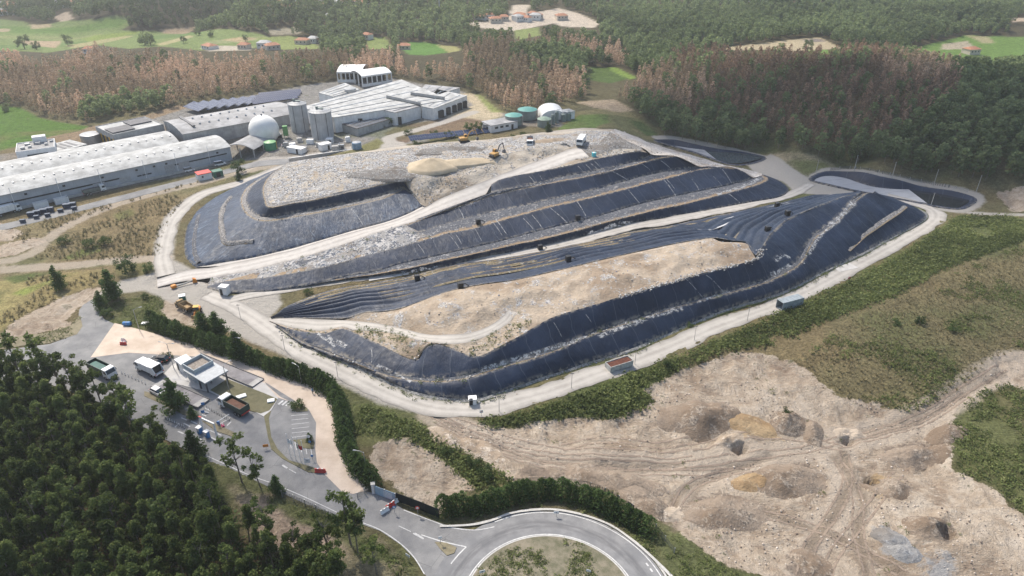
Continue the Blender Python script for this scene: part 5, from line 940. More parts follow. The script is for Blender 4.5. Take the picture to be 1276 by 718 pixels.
for x, y in ((.25, 6.5), (.72, 13)): m = MB(); m.box((L * x, y, 6.75), (L * .44, 9, .3)); m.build('roof_panel', M_ROOFD, t)
for i in range(4): m = MB(); m.box((-.06, 2.5 + i * 4.6, 2.0), (.12, 3.4, 4)); m.build('door', M_DARK, t)
for i in range(5): m = MB(); m.box((-.25, .6 + i * 4.6, 2.2), (.35, .5, 4.4)); m.build('door_post', M_YEL, t)
# ---- big middle hall: shallow arched roof
o, rz, L = frame((232, 185), (374, 157), 5.0); t = bld('composting_hall', o, rz, 'wide weathered grey hall with a shallow arched roof behind the barrel warehouse'); D = 27; h = 6.4
mb = MB(); mb.box((L / 2, .2, h / 2), (L, .4, h)); mb.box((L / 2, D - .2, h / 2), (L, .4, h)); mb.box((.2, D / 2, h / 2), (.4, D - .8, h)); mb.box((L - .2, D / 2, h / 2), (.4, D - .8, h)); gable(mb, 0, 0, D, h, 1.4, .4); gable(mb, L - .4, 0, D, h, 1.4, .4); mb.build('wall', M_WALLC, t)
r = roof_arc(L, 0, D, h + .06, 1.6, 'roof', M_ROOF2, t, 0, 18)
for i in range(9):
    for v in (.25, .6): z = h + 1.6 * (1 - (2 * v - 1) ** 2); m = MB(); m.lathe([(.5, 0), (.5, .5), (.2, .9)], (10 + i * (L - 16) / 9, D * v, z - .1), 10); m.build('roof_vent', M_STEEL, r)
m = MB(); m.box((L * .12, D * .5, h + 1.7), (1.2, D * .7, .5)); m.build('roof_duct', M_DSTEEL, r)
# ---- barrel open shed
o, rz, L = frame((283, 196), (318, 199), 3.6); t = bld('open_shed', o, rz, 'open sided barrel roofed shed at the end of the long warehouse', 'shed'); 
up, lo = arcprof(0, L, 4.4, 1.9, 12); m = MB(); m.prism(up + lo, 0, 24); m.build('roof', M_ROOF2, t)
for x in (.2, L / 2, L - .2):
    for y in (.3, 8, 16, 23.6): m = MB(); m.box((x, y, 2.2), (.35, .35, 4.4)); m.build('post', M_CONC, t)
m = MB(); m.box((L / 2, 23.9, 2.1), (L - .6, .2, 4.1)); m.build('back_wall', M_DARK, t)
# ---- gas sphere, green tank, silos
def gas_sphere(px, py, zb, r, label):
    c = P(px, py, zb); t = bld('gas_holder', c, 0, label, 'gas holder'); m = MB(); m.lathe([(r * .8, 0), (r * .8, .9), (r * .74, 1.0)], n=28); m.build('ring_base', M_CONC, t)
    pr = [(r * math.sin(a), r * .92 - r * math.cos(a)) for a in [R(45 + i * 135 / 14) for i in range(14)]] + [(.05, r * 1.92)]; m = MB(); m.lathe([(a, b + .3) for a, b in pr], n=36); m.build('membrane', M_SPH, t, True)
    m = MB(); m.lathe([(.4, 0), (.4, .5), (.2, .7)], (0, 0, r * 1.92 + .2), 10); m.build('valve', M_DSTEEL, t)
gas_sphere(332, 179, 4.6, 6.6, 'white spherical gas holder beside the green tank')
c = P(338, 187, 5); t = bld('green_tank', c, 0, 'bright green cylindrical tank in front of the white sphere', 'tank'); m = MB(); m.lathe([(2.7, 0), (2.7, 3.6), (2.6, 3.75)], n=26); m.build('shell', M_GRN, t, True); m = MB(); m.lathe([(2.6, 3.76), (.3, 4.5)], n=26); m.build('lid', mat('pale_green_paint', (.2, .4, .18), .5), t); m = MB(); m.box((2.75, 0, 1.9), (.12, .5, 3.8)); m.build('ladder', M_YEL, t)
for px, py, lb, rr in ((375, 163, 'farther of the two tall pale silos beside the white plant', 4.2), (403, 172, 'nearer of the two tall pale silos, with a stair walkway on its lid', 4.9)):
    c = P(px, py, 6.6); t = bld('silo', c, 0, lb, 'silo', 'concrete silos at the plant'); hh = 12.5 if rr < 4.5 else 12.0; m = MB(); m.lathe([(rr, 0), (rr, hh), (rr + .12, hh + .02), (rr + .12, hh + .4), (rr - .1, hh + .45)], n=40); m.build('shell', M_SILO, t, True)
    m = MB(); m.lathe([(rr - .1, hh + .42), (rr * .5, hh + 1.1), (.4, hh + 1.4)], n=40); m.build('lid', M_GREY, t, True)
    m = MB(); m.box((0, 0, hh + 1.55), (3.2, 1.4, .3)); m.box((-1.2, 0, hh + 2), (.9, 1.2, .9), 0, .1); m.build('hatch', M_OLIVE, t)
    m = MB()
    for i in range(20): a = 2 * math.pi * i / 20; m.tube([(rr * math.cos(a), rr * math.sin(a), hh + .4), (rr * math.cos(a), rr * math.sin(a), hh + 1.3)], .04, 4)
    m.tube([(rr * math.cos(2 * math.pi * i / 20), rr * math.sin(2 * math.pi * i / 20), hh + 1.3) for i in range(21)], .05, 4); m.build('railing', M_STEEL, t)
    m = MB(); m.tube([(rr * .7, -rr * .75, 0), (rr * .7, -rr * .75, hh)], .12, 6); m.tube([(-rr * .2, -rr - .15, 0), (-rr * .2, -rr - .15, hh + .3)], .1, 6); m.build('pipe', M_DSTEEL, t)
# ---- big white complex right of the silos
def flat_hall(name, quad, z, h, label, wallm, roofm, ribs=0):
    """hall over a photo quad of roof corners (front-left, front-right, back-right, back-left) at roof height"""
    w = [Vector(P(*q, z + h)) for q in quad]; c = sum(w, Vector()) / 4; c.z = z; t = bld(name, c, 0, label)
    wl = [(q.x - c.x, q.y - c.y) for q in w]; n = 4; vs = [(x, y, 0) for x, y in wl] + [(x, y, h) for x, y in wl]; m = MB(); m.add(vs, [(i, (i + 1) % 4, 4 + (i + 1) % 4, 4 + i) for i in range(4)] + [(4, 5, 6, 7)]); m.build('wall', wallm, t)
    m = MB(); k = 1.012; vs = [(x * k, y * k, h + .02) for x, y in wl] + [(x * k, y * k, h + .3) for x, y in wl]; m.add(vs, [(i, (i + 1) % 4, 4 + (i + 1) % 4, 4 + i) for i in range(4)] + [(4, 5, 6, 7), (3, 2, 1, 0)]); r = m.build('roof', roofm, t)
    A, B, C_, D_ = [Vector((x, y, h + .3)) for x, y in wl]
    for i in range(ribs):
        u = (i + .5) / ribs; p = A.lerp(B, u); q = D_.lerp(C_, u); m = MB(); m.tube([p.lerp(q, .06) + Vector((0, 0, .12)), p.lerp(q, .94) + Vector((0, 0, .12))], .12, 5); m.build('roof_rib', M_GREY if i % 2 else M_SKYL, r)
    return t, (A, B, C_, D_)
t, q = flat_hall('sorting_hall', [(377, 134), (416, 147), (560, 125), (500, 100)], 7.5, 7, 'sprawling white sorting hall behind the silos', M_WALLW, M_ROOF, 5)
for s in (.2, .45, .7): m = MB(); p = q[1].lerp(q[2], s); m.box((p.x, p.y - .2, 3), (3, .3, 4)); m.build('door', M_DARK, t)
t, q = flat_hall('annex_hall', [(455, 133), (492, 141), (524, 133), (488, 124)], 8, 6.2, 'grey roofed annex in front of the sorting hall', M_WALLW, M_ROOF2, 4)
m = MB(); p = q[1].lerp(q[2], .12); m.box((p.x, p.y - .1, 2), (2.8, .4, 4)); m.build('door', M_DARK, t)
t, q = flat_hall('loading_hall', [(525, 133), (540, 136), (582, 120), (545, 112)], 8.6, 5.6, 'white loading hall with dark openings at the right end of the plant', M_WALLW, M_ROOF, 3)
for s in (.18, .4, .58, .74, .9): m = MB(); p = q[1].lerp(q[2], s); m.box((p.x + .12, p.y - .1, 2.1), (3.4 if s < .3 else 2.6, 1.4, 3.4), .5); m.build('opening', M_DARK, t)
for (a, b, lb) in (((482, 122), (524, 131), 'long dark roof fin on the sorting hall, the nearer of two'), ((512, 118), (554, 124), 'long dark roof fin on the sorting hall, the farther of two')):
    pa, pb = Vector(P(*a, 15)), Vector(P(*b, 15)); c = (pa + pb) / 2; t = bld('roof_fin', c, math.atan2(pb.y - pa.y, pb.x - pa.x), lb, 'roof fin'); L = (pb - pa).length; m = MB(); m.box((0, 0, .5), (L, .5, 1.7)); m.build('screen', M_WALLC, t)
    m = MB(); m.box((0, -.3, -.1), (L, .2, .3)); m.build('gutter', M_DARK, t)
t, q = flat_hall('low_shed', [(420, 153), (445, 161), (490, 148), (462, 138)], 7.4, 3.6, 'low shed with dark ribbed roof right of the silos', M_WALLC, M_ROOFD, 9)
t, q = flat_hall('rear_hall', [(397, 116), (415, 121), (448, 112), (430, 104)], 9, 5.5, 'white rear hall below the twin arched sheds', M_WALLW, M_ROOF, 4)
t, q = flat_hall('far_annex', [(520, 118), (532, 113), (573, 112), (560, 105)][:1] + [(548, 118), (573, 110), (530, 106)], 9, 5.2, 'pale far annex at the back right of the plant', M_WALLW, M_ROOF2, 3)
c = P(437, 117, 13.5); t = bld('round_tank', c, 0, 'small grey round tank on the rear hall roof', 'tank'); m = MB(); m.lathe([(3, 0), (3, 2.6), (2.8, 2.8)], n=24); m.build('shell', M_STEEL, t, True); m = MB(); m.lathe([(2.8, 2.78), (.3, 3.2)], n=24); m.build('lid', M_GREY, t)
# ---- twin arched sheds at the top
for (a, b, dep, lb) in (((421, 103), (452, 103), 20, 'left one of the two white arched open sheds at the top of the plant'), ((452, 109), (489, 103.5), 15, 'right one of the two white arched open sheds, nearer the camera')):
    o, rz, L = frame(a, b, 10); t = bld('arched_shed', o, rz, lb, 'shed', 'twin arched sheds'); up, lo = arcprof(0, dep, 6.0, 1.6, 12); m = MB(); m.prism(up + lo, 0, L, YP); m.build('roof', M_WHT, t)
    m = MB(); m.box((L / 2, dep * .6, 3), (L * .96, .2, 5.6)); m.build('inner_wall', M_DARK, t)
    for i in range(7):
        for y in (.25,): m = MB(); m.box((.2 + i * (L - .4) / 6, y, 3), (.5, .5, 6)); m.build('post', M_WALLW, t)
    for y in (dep * .35, dep * .7): 
        for x in (.2, L - .2): m = MB(); m.box((x, y, 3.2), (.5, .5, 6.4)); m.build('post', M_WALLW, t)
    m = MB(); m.box((L / 2, .3, 5.6), (L - .2, .25, .9)); m.box((L / 2, .3, .8), (L - .2, .25, 1.6)); m.build('cladding', M_WALLW, t)
# ---- digesters and gas dome
for px, py, rr, hh, rm, lb in ((640, 155, 3.9, 4.0, M_TEAL, 'left teal topped digester tank, standing nearest the low office'), (657, 147.5, 4.5, 4.0, M_TEAL, 'farther teal topped digester tank beside the white dome'), (678, 157.5, 3.1, 3.2, mat('sage_lid', (.25, .33, .25), .6), 'smaller sage green digester tank in front of the white dome')):
    c = P(px, py, 11); t = bld('digester', c, 0, lb, 'digester', 'digester tanks'); m = MB(); m.lathe([(rr, 0), (rr, hh), (rr + .15, hh + .02), (rr + .15, hh + .3)], n=36); m.build('shell', M_OLIVE, t, True); m = MB(); m.lathe([(rr + .1, hh + .3), (rr * .6, hh + .9), (.3, hh + 1.2)], n=36); m.build('lid', rm, t, True)
    m = MB(); m.box((rr + .3, -.6, hh / 2), (.3, .8, hh)); m.build('ladder', M_STEEL, t)
for px, py, rr, hh, lb in ((689, 155, .9, 4.4, 'tall slim green column left of the pair by the dome'), (693.5, 153, .9, 5.0, 'tall slim dark green column next to the dome'), (702, 151, 1.3, 3.2, 'short green drum nearest the white cabin'), (707, 150, 1.5, 3.4, 'short green drum farthest right by the dome')):
    c = P(px, py, 11.2); t = bld('scrubber_column', c, 0, lb, 'column', 'scrubber columns'); m = MB(); m.lathe([(rr, 0), (rr, hh), (rr * .5, hh + .4)], n=16); m.build('shell', M_OLIVE, t, True); m = MB(); m.tube([(0, 0, hh + .3), (0, 0, hh + 1), (1.2, 0, hh + 1)], .16, 6); m.build('pipe', M_STEEL, t)
c = P(690, 150, 11.5); t = bld('dome_hall', c, .1, 'bright white domed membrane hall behind the digester tanks', 'hall'); t.scale = (.85, .85, .78); m = MB(); up = [(7.2 * math.cos(R(a)), 6.0 * math.sin(R(a)) ** .8 if a not in (0, 180) else 0) for a in range(0, 181, 12)]; m.prism(up, 0, 16); m.build('membrane', M_SPH, t, True); m = MB(); m.box((0, -.05, 1.4), (3, .12, 2.8)); m.build('door', M_GREY, t)
t, L = simple_bld('control_cabin', (704, 150), (716, 148), 5, 3.4, 'small white cabin at the right end of the digester yard', M_WALLW, M_ROOF, 11.6, 0, overhang=.3, windows=((.5, 1.1, 1.2, 2.2, M_DARK),))
t, L = simple_bld('site_office', (612, 166), (645, 160), 8, 3.2, 'long low white cabin with pale roof below the digesters', M_WALLW, M_ROOF2, 10.4, 0, overhang=.5, windows=((.2, 2, 1.6, .9, M_GLASS), (.4, 2, 1.6, .9, M_GLASS), (.6, 2, 1.6, .9, M_GLASS), (.8, 1.2, 1.1, 2.2, M_DARK)))
t, L = simple_bld('grey_cabin', (602, 163), (613, 165), 6, 2.8, 'small grey cabin at the left end of the low white cabin', M_WALLC, M_ROOF2, 10.4, 0, overhang=.3, windows=((.5, 1.1, 1, 2.1, M_DARK),))
# ---- solar arrays: each tilted table is a thing
def solar(rows, z, group, lab, width=3.4, tilt=18):
    for i, (a, b) in enumerate(rows):
        o, rz, L = frame(a, b, z); t = bld('solar_table', o, rz, lab(i, len(rows)), 'solar panel', group); m = MB(); M = Matrix.Translation((L / 2, width / 2, 1.2)) @ Matrix.Rotation(R(tilt), 4, 'X'); m.box((0, 0, 0), (L, width, .1), M=M); m.build('panel', M_PV, t)
        k = max(2, int(L / 6))
        for j in range(k):
            x = .5 + j * (L - 1) / (k - 1); m = MB(); m.tube([(x, width * .3, 0), (x, width * .3, 1.0)], .06, 4); m.build('post', M_STEEL, t); m = MB(); m.tube([(x, width * .8, 0), (x, width * .8, 1.45)], .06, 4); m.build('post', M_STEEL, t)
ordn = ['first', 'second', 'third', 'fourth', 'fifth', 'sixth', 'seventh', 'eighth', 'ninth', 'tenth', 'eleventh', 'twelfth', 'thirteenth', 'fourteenth']
rows = [((228 + i * 12.4, 134.0 - i * 1.25), (247 + i * 12.2, 140 - i * 1.55)) for i in range(8)]
solar(rows, 7.5, 'solar tables along the forest edge', lambda i, n: '%s dark solar table from the left in the row along the forest edge' % ordn[i], 6.5, 14)
rows = [((316 + j * 2.5, 131.5 - j * 3.1), (372 + j * 1.5, 123.5 - j * 2.2)) for j in range(4)]
solar(rows, 8.2, 'solar tables behind the plant roofs', lambda i, n: '%s blue solar table from the front, behind the grey arched hall' % ordn[i], 4.4, 16)
rows = [((512 + i * 11.5, 177.6 - i * 1.25), (524 + i * 11.2, 175.8 - i * 1.2)) for i in range(9)]
solar(rows, 10, 'solar tables behind the waste plateau', lambda i, n: '%s solar table from the left in the row behind the waste plateau' % ordn[i], 3.6, 22)
# ---- pipe yard between sphere and low shed: small plant items
random.seed(3)
spots = [(358 + i * 7.5 + random.uniform(-2, 2), 176 + random.uniform(0, 14)) for i in range(12)]
kinds = [('grey', M_STEEL), ('white', M_WHT), ('pale', M_CONC)]
for i, (px, py) in enumerate(spots):
    c = G(px, py); kn, mm = kinds[i % 3]; w_, d_, h_ = random.uniform(1.6, 3.2), random.uniform(1.5, 2.4), random.uniform(1.3, 2.3)
    t = bld('plant_unit', c, random.uniform(-.2, .4), ['%s machine box in the pipe yard, nearest the white sphere', '%s machine box in the pipe yard, just right of the first one', '%s low machine in the pipe yard below the farther silo', '%s machine box in the pipe yard between the silos', '%s machine box in the pipe yard under the nearer silo', '%s low machine box in front of the nearer silo', '%s pipe yard machine right of the nearer silo', '%s pipe yard machine behind the white cabin', '%s pipe yard machine level with the low shed', '%s pipe yard machine near the blue tank', '%s pipe yard machine beside the blue tank', '%s pipe yard machine farthest to the right'][i] % kn, 'machine', 'machines in the pipe yard')
    m = MB(); m.box((0, 0, h_ / 2 + .15), (w_, d_, h_), 0, .12); m.build('housing', mm, t); m = MB(); m.tube([(-w_ * .3, 0, h_), (-w_ * .3, 0, h_ + .9), (w_ * .7, 0, h_ + .9), (w_ * .7, 0, 0)], .14, 6); m.build('pipe', M_STEEL, t); m = MB(); m.box((0, 0, .08), (w_ + .6, d_ + .6, .16)); m.build('plinth', M_CONC, t)
    if i % 2: m = MB(); m.box((w_ * .2, -d_ / 2 - .02, h_ * .5), (w_ * .4, .06, h_ * .6)); m.build('hatch', M_DSTEEL, t)
c = P(445, 185, 8); t = bld('blue_tank', c, 0, 'small grey blue tank at the right end of the pipe yard', 'tank'); m = MB(); m.lathe([(2.0, 0), (2.0, 2.6), (1.8, 2.8)], n=20); m.build('shell', mat('grey_blue_paint', (.2, .3, .4), .5), t, True); m = MB(); m.lathe([(1.8, 2.78), (.2, 3.1)], n=20); m.build('lid', M_GREY, t)
for pa, pb, d, h, lb in (((401, 189), (414, 186), 3, 2.6, 'small white cabin with dark door in the pipe yard'), ((358, 190), (376, 193), 3.4, 2.2, 'long white container with flat roof at the corner of the pipe yard')):
    simple_bld('white_cabin', pa, pb, d, h, lb, M_WALLW, M_WHT, None, 0, 'cabin', windows=((.7, 1.1, .9, 2.0, M_DARK),), overhang=.15)
c = P(357, 172, 6.2); t = bld('green_skip_tower', c, .3, 'upright green steel hopper left of the silos', 'hopper'); m = MB(); m.box((0, 0, 3.4), (2.2, 2.0, 4.4), 0, .1); m.build('bin', mat('leaf_green_paint', (.12, .3, .1), .5), t); m = MB(); [m.box((x, y, .65), (.2, .2, 1.3)) for x in (-.9, .9) for y in (-.8, .8)]; m.build('leg', M_STEEL, t)
# fence of pale wall between yard and road
o, rz, L = frame((360, 201), (455, 187)); t = bld('retaining_wall', o, rz, 'low pale concrete wall along the pipe yard', 'wall'); m = MB(); m.box((L / 2, .15, .4), (L, .3, 1.5)); m.build('wall', M_CONC, t); m = MB(); m.box((L / 2, .15, 1.2), (L, .4, .1)); m.build('coping', M_WHT, t)
# ---- sheds by the left road
t, L = simple_bld('red_roofed_shed', (248.5, 226), (265, 222.5), 4.4, 2.5, 'small white shed with red roof edge beside the left road', M_WALLW, M_RED, None, 0, 'shed', windows=((.3, 1.5, .7, .7, M_DARK),), overhang=.3)
t, L = simple_bld('green_container', (267, 222), (279, 219.5), 3.4, 2.2, 'dark green container right of the red roofed shed', mat('dark_green_paint', (.04, .14, .1), .5), mat('dark_green_paint', (.04, .14, .1), .5), None, 0, 'container', windows=((.5, 1.0, 1.6, 1.9, M_DARK),))
for a, b, h, lb, mm in (((44, 262), (62, 258), 2.3, 'white open container at the foot of the warehouse wall, left of its pair', M_WHT), ((70, 256), (87, 252), 2.1, 'white open container at the foot of the warehouse wall, right of its pair', M_WHT)):
    o, rz, L = frame(a, b); t = bld('skip_container', o, rz, lb, 'container', 'white containers by the warehouse'); m = MB()
    for c, d in (((L / 2, .06, h / 2), (L, .12, h)), ((L / 2, 2.3, h / 2), (L, .12, h)), ((.06, 1.18, h / 2), (.12, 2.12, h)), ((L - .06, 1.18, h / 2), (.12, 2.12, h)), ((L / 2, 1.18, .15), (L - .3, 2.1, .2))): m.box(c, d)
    m.build('tub', mm, t); m = MB(); m.box((L / 2, 1.18, .7), (L - .3, 2.1, .8), 0, .2); m.build('load', M_WPALE, t)
# ================================================================ VEGETATION
def m_leaf(name, a, b, tip, trans=.25):
    k = NT(name); t = k.attr('tint'); hu = k.attr('hue'); r = k.rnd()
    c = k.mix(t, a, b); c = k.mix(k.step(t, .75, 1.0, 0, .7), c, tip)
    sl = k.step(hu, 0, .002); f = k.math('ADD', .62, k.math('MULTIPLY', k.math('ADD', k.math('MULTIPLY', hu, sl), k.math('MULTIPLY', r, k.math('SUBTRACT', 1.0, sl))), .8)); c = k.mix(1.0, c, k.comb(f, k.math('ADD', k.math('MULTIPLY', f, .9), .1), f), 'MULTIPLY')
    k.b.inputs['Specular IOR Level'].default_value = .2; k.done(c, .7)
    tr = k.n('ShaderNodeBsdfTranslucent'); k.l(c, tr.inputs[0]); mx = k.n('ShaderNodeMixShader'); mx.inputs[0].default_value = trans; k.l(k.b.outputs[0], mx.inputs[1]); k.l(tr.outputs[0], mx.inputs[2]); k.l(mx.outputs[0], k.out.inputs[0]); return k.m
M_EUC = m_leaf('eucalyptus_leaves', (.068, .098, .03), (.13, .17, .048), (.28, .31, .09), .42); M_PINE = m_leaf('dark_conifer_needles', (.05, .085, .026), (.085, .135, .04), (.13, .18, .052), .38); M_BUSH = m_leaf('bush_leaves', (.06, .09, .03), (.095, .135, .042), (.14, .18, .06), .3)
M_BURNT = m_leaf('scorched_brown_leaves', (.36, .25, .165), (.56, .42, .295), (.66, .54, .41), .35); M_FGREEN = m_leaf('far_wood_leaves', (.12, .16, .072), (.18, .23, .1), (.24, .28, .12), .45); M_PURP = m_leaf('scorched_grey_leaves', (.17, .115, .075), (.28, .19, .125), (.36, .26, .18), .25)
M_SCRUB = m_leaf('green_scrub_leaves', (.1, .13, .042), (.165, .195, .066), (.24, .25, .1), .4); M_DRY = m_leaf('dry_grass_blades', (.2, .175, .095), (.29, .25, .14), (.38, .33, .2))
M_BARK = mat('pale_bark', (.2, .17, .14), .9, .3, 3); M_BARKD = mat('dark_bark', (.075, .06, .048), .9, .3, 3)
def quads(c, s, rs, up=.35, asp=.55):
    """leaf faces at centres c with sizes s, random directions"""
    n = len(c); d = rs.normal(size=(n, 3)); d[:, 2] *= .7; d /= np.linalg.norm(d, axis=1)[:, None]; e = rs.normal(size=(n, 3)); e -= d * np.sum(e * d, 1)[:, None]; e /= np.linalg.norm(e, axis=1)[:, None]
    s = s[:, None]; V = np.stack([c - d * s * .5, c + e * s * asp * .5, c + d * s * .5, c - e * s * asp * .5], 1).reshape(-1, 3); return V, np.arange(4 * n).reshape(-1, 4)
def crown_clumps(rs, clumps, per, leaf, hang=.0):
    P_ = []; T = []; S = []
    for (cx, cy, cz, rx, rz) in clumps:
        n = max(6, int(per * (rx * rx * rz) ** .6)); v = rs.normal(size=(n, 3)); v /= np.linalg.norm(v, axis=1)[:, None]; r = rs.rand(n, 1) ** .45
        p = v * r * np.array([rx, rx, rz]) + np.array([cx, cy, cz]); p[:, 2] -= hang * rs.rand(n); P_.append(p); T.append(np.clip(.25 + rs.rand() * .5 + rs.normal(size=n) * .13, 0, 1)); S.append(leaf * (.65 + .7 * rs.rand(n)))
    c = np.concatenate(P_); V, F = quads(c, np.concatenate(S), rs); return V, F, np.repeat(np.concatenate(T), 4)
def proto(kind, seed, h):
    """(crown V,F,tint) and (trunk V,F) of one tree of height h"""
    rs = np.random.RandomState(seed); mb = MB(); cl = []
    if kind == 'euc':
        lean = rs.normal(size=2) * .05 * h; mb.tube([(0, 0, -.5), (lean[0] * .4, lean[1] * .4, h * .45), (lean[0], lean[1], h * .9)], .02 * h * .75, 6, .04)
        for i in range(rs.randint(9, 13)):
            a = rs.rand() * 6.28; z = h * (.42 + .55 * rs.rand() ** .8); r = h * .15 * (1.15 - (z / h - .42) * 1.6) * rs.rand() ** .5; f = z / h
            x, y = lean[0] * f + r * math.cos(a), lean[1] * f + r * math.sin(a); cl.append((x, y, z, h * (.06 + .045 * rs.rand()), h * (.07 + .05 * rs.rand()))); mb.tube([(lean[0] * f * .8, lean[1] * f * .8, z - h * .12), (x, y, z)], .06, 4, .02)
        cl.append((lean[0], lean[1], h * .95, h * .07, h * .08)); V, F, T = crown_clumps(rs, cl, 150, .46, .3); T = np.clip(T * .7 + .75 * (V[:, 2] / h - .5), 0, 1)  # tint rises with height, painting sunlit tops into the leaf colour
    elif kind == 'tall':
        lean = rs.normal(size=2) * .06 * h; mb.tube([(0, 0, -.5), (lean[0] * .5, lean[1] * .5, h * .5), (lean[0], lean[1], h * .92)], .16, 6, .05)
        for i in range(rs.randint(11, 15)):
            a = rs.rand() * 6.28; z = h * (.45 + .52 * rs.rand()); r = h * .2 * rs.rand() ** .6; f = z / h
            x, y = lean[0] * f + r * math.cos(a), lean[1] * f + r * math.sin(a); cl.append((x, y, z, h * (.05 + .05 * rs.rand()), h * (.045 + .04 * rs.rand()))); mb.tube([(lean[0] * f * .7, lean[1] * f * .7, z - h * .16), (x, y, z)], .08, 4, .025)
        V, F, T = crown_clumps(rs, cl, 110, .55, .25)
    elif kind == 'pine':
        mb.tube([(0, 0, -.4), (0, 0, h * .9)], .16, 6, .04)
        for i in range(16):
            z = h * (.1 + .86 * i / 15); w = h * .42 * (1 - (z / h) ** 1.6) + .15 * h * .3; a = rs.rand() * 6.28; r = w * .5 * rs.rand(); cl.append((r * math.cos(a), r * math.sin(a), z, w * .62 + .2, h * .09))
        V, F, T = crown_clumps(rs, cl, 85, .55, .1)
    elif kind == 'cone':
        mb.tube([(0, 0, -.3), (0, 0, h * .8)], .09, 5, .03); n = 330; u = rs.rand(n); z = h * (.02 + .98 * u); a = rs.rand(n) * 6.28; r = .4 * h * (1 - u ** 2.6) * (.75 + .35 * rs.rand(n)) + .04
        c = np.stack([r * np.cos(a), r * np.sin(a), z], 1); V, F = quads(c, .42 * (.7 + .6 * rs.rand(n)), rs); V = V.reshape(-1, 4, 3); V[:, 2, 2] += .22; V = V.reshape(-1, 3); T = np.repeat(np.clip(.3 + .4 * rs.rand(n), 0, 1), 4)
    elif kind == 'broad':
        mb.tube([(0, 0, -.3), (0, 0, h * .6)], .2, 6, .08)
        for i in range(18):
            a = rs.rand() * 6.28; z = h * (.2 + .66 * rs.rand()); r = h * .42 * rs.rand() ** .5 * math.sqrt(max(.1, 1 - ((z / h - .45) / .6) ** 2)); cl.append((r * math.cos(a), r * math.sin(a), z, h * (.13 + .07 * rs.rand()), h * (.1 + .06 * rs.rand())))
        V, F, T = crown_clumps(rs, cl, 75, .5, .1)
    elif kind == 'bush':
        mb.tube([(0, 0, -.2), (0, 0, h * .4)], .07, 5, .03)
        for i in range(11):
            a = rs.rand() * 6.28; z = h * (.15 + .6 * rs.rand()); r = h * .55 * rs.rand() ** .5; cl.append((r * math.cos(a), r * math.sin(a), z, h * .28, h * .2))
        V, F, T = crown_clumps(rs, cl, 130, .34)
    elif kind in ('farb', 'farg', 'fard'):
        n = 130 if kind != 'farb' else 110; mb.tube([(0, 0, -.5), (0, 0, h * .85)], .12, 4, .05); u = rs.rand(n)
        if kind == 'farb': z = h * (.22 + .78 * u); r = h * .2 * (1.05 - u) ** .6 * (.25 + .75 * rs.rand(n) ** .5); asp = .5
        else: z = h * (.25 + .75 * u); r = h * .25 * np.sqrt(np.clip(1 - ((u - .42) / .62) ** 2, .03, 1)) * rs.rand(n) ** .45; asp = .8
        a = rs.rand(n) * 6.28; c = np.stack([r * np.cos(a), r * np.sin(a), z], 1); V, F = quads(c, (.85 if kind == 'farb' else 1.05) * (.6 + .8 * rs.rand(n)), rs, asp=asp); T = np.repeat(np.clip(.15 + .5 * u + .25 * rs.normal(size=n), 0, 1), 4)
    return (V, F, T), (np.array(mb.v), mb.f)
PRO = {}
def tree(kind, seed, h, name, loc, mleaf, mbark, label, cat='tree', group=None, s=1.0, rz=None, stem='trunk'):
    key = (kind, seed, mleaf.name)
    if key not in PRO:
        (V, F, T), (v2, f2) = proto(kind, seed, h); r = empty(name, loc); c = mesh_np('crown', V, F, mleaf, r, False, None, {'tint': T, 'hue': np.zeros(len(T))}); t = mesh_np(stem, v2, f2, mbark, r); PRO[key] = (c.data, t.data)
    else:
        r = empty(name, loc)
        for nm, d in zip(('crown', stem), PRO[key]): o = bpy.data.objects.new(nm, d); COL.objects.link(o); o.parent = r
    r.rotation_euler = (0, 0, random.uniform(0, 6.28) if rz is None else rz); r.scale = (s, s, s * random.uniform(.93, 1.07)); return tag(r, label, cat, group)
def scatter(poly_w, sp, rs):
    p = np.array([q[:2] for q in poly_w]); x0, y0 = p.min(0); x1, y1 = p.max(0); gx, gy = np.meshgrid(np.arange(x0, x1, sp), np.arange(y0, y1, sp)); gx = gx.ravel() + (rs.rand(gx.size) - .5) * sp * .95; gy = gy.ravel() + (rs.rand(gy.size) - .5) * sp * .95
    m = sdf(p, gx, gy) > 0; return gx[m], gy[m]
random.seed(21); rs = np.random.RandomState(5)
# ---- foreground eucalyptus plantation
FOREST = [(-330,445),(-60,470),(0,466),(50,484),(100,502),(140,524),(190,556),(235,586),(268,608),(285,640),(300,672),(345,690),(400,712),(450,760),(400,900),(-500,900),(-500,600)]
fx, fy = scatter([P(*q, -2.2) for q in FOREST], 2.95, rs); keep = (np.abs(fx) < .752 * (fy * CP + CAMH * SP) + 5) & (fy > 68); fx, fy = fx[keep], fy[keep]; fz = H0(fx, fy)
q = np.argsort(np.hypot(fx, fy) + rs.rand(len(fx)) * 6); fx, fy, fz = fx[q], fy[q], fz[q]; nE = min(288, len(fx))
for i in range(nE): tree('euc' if i % 5 else 'tall', 100 + i % 8, 10, 'eucalyptus', (fx[i], fy[i], fz[i]), M_EUC, M_BARK, 'slender eucalyptus of the dense plantation below the entrance road', 'tree', 'eucalyptus plantation in the lower left', .5 + .62 * rs.rand())
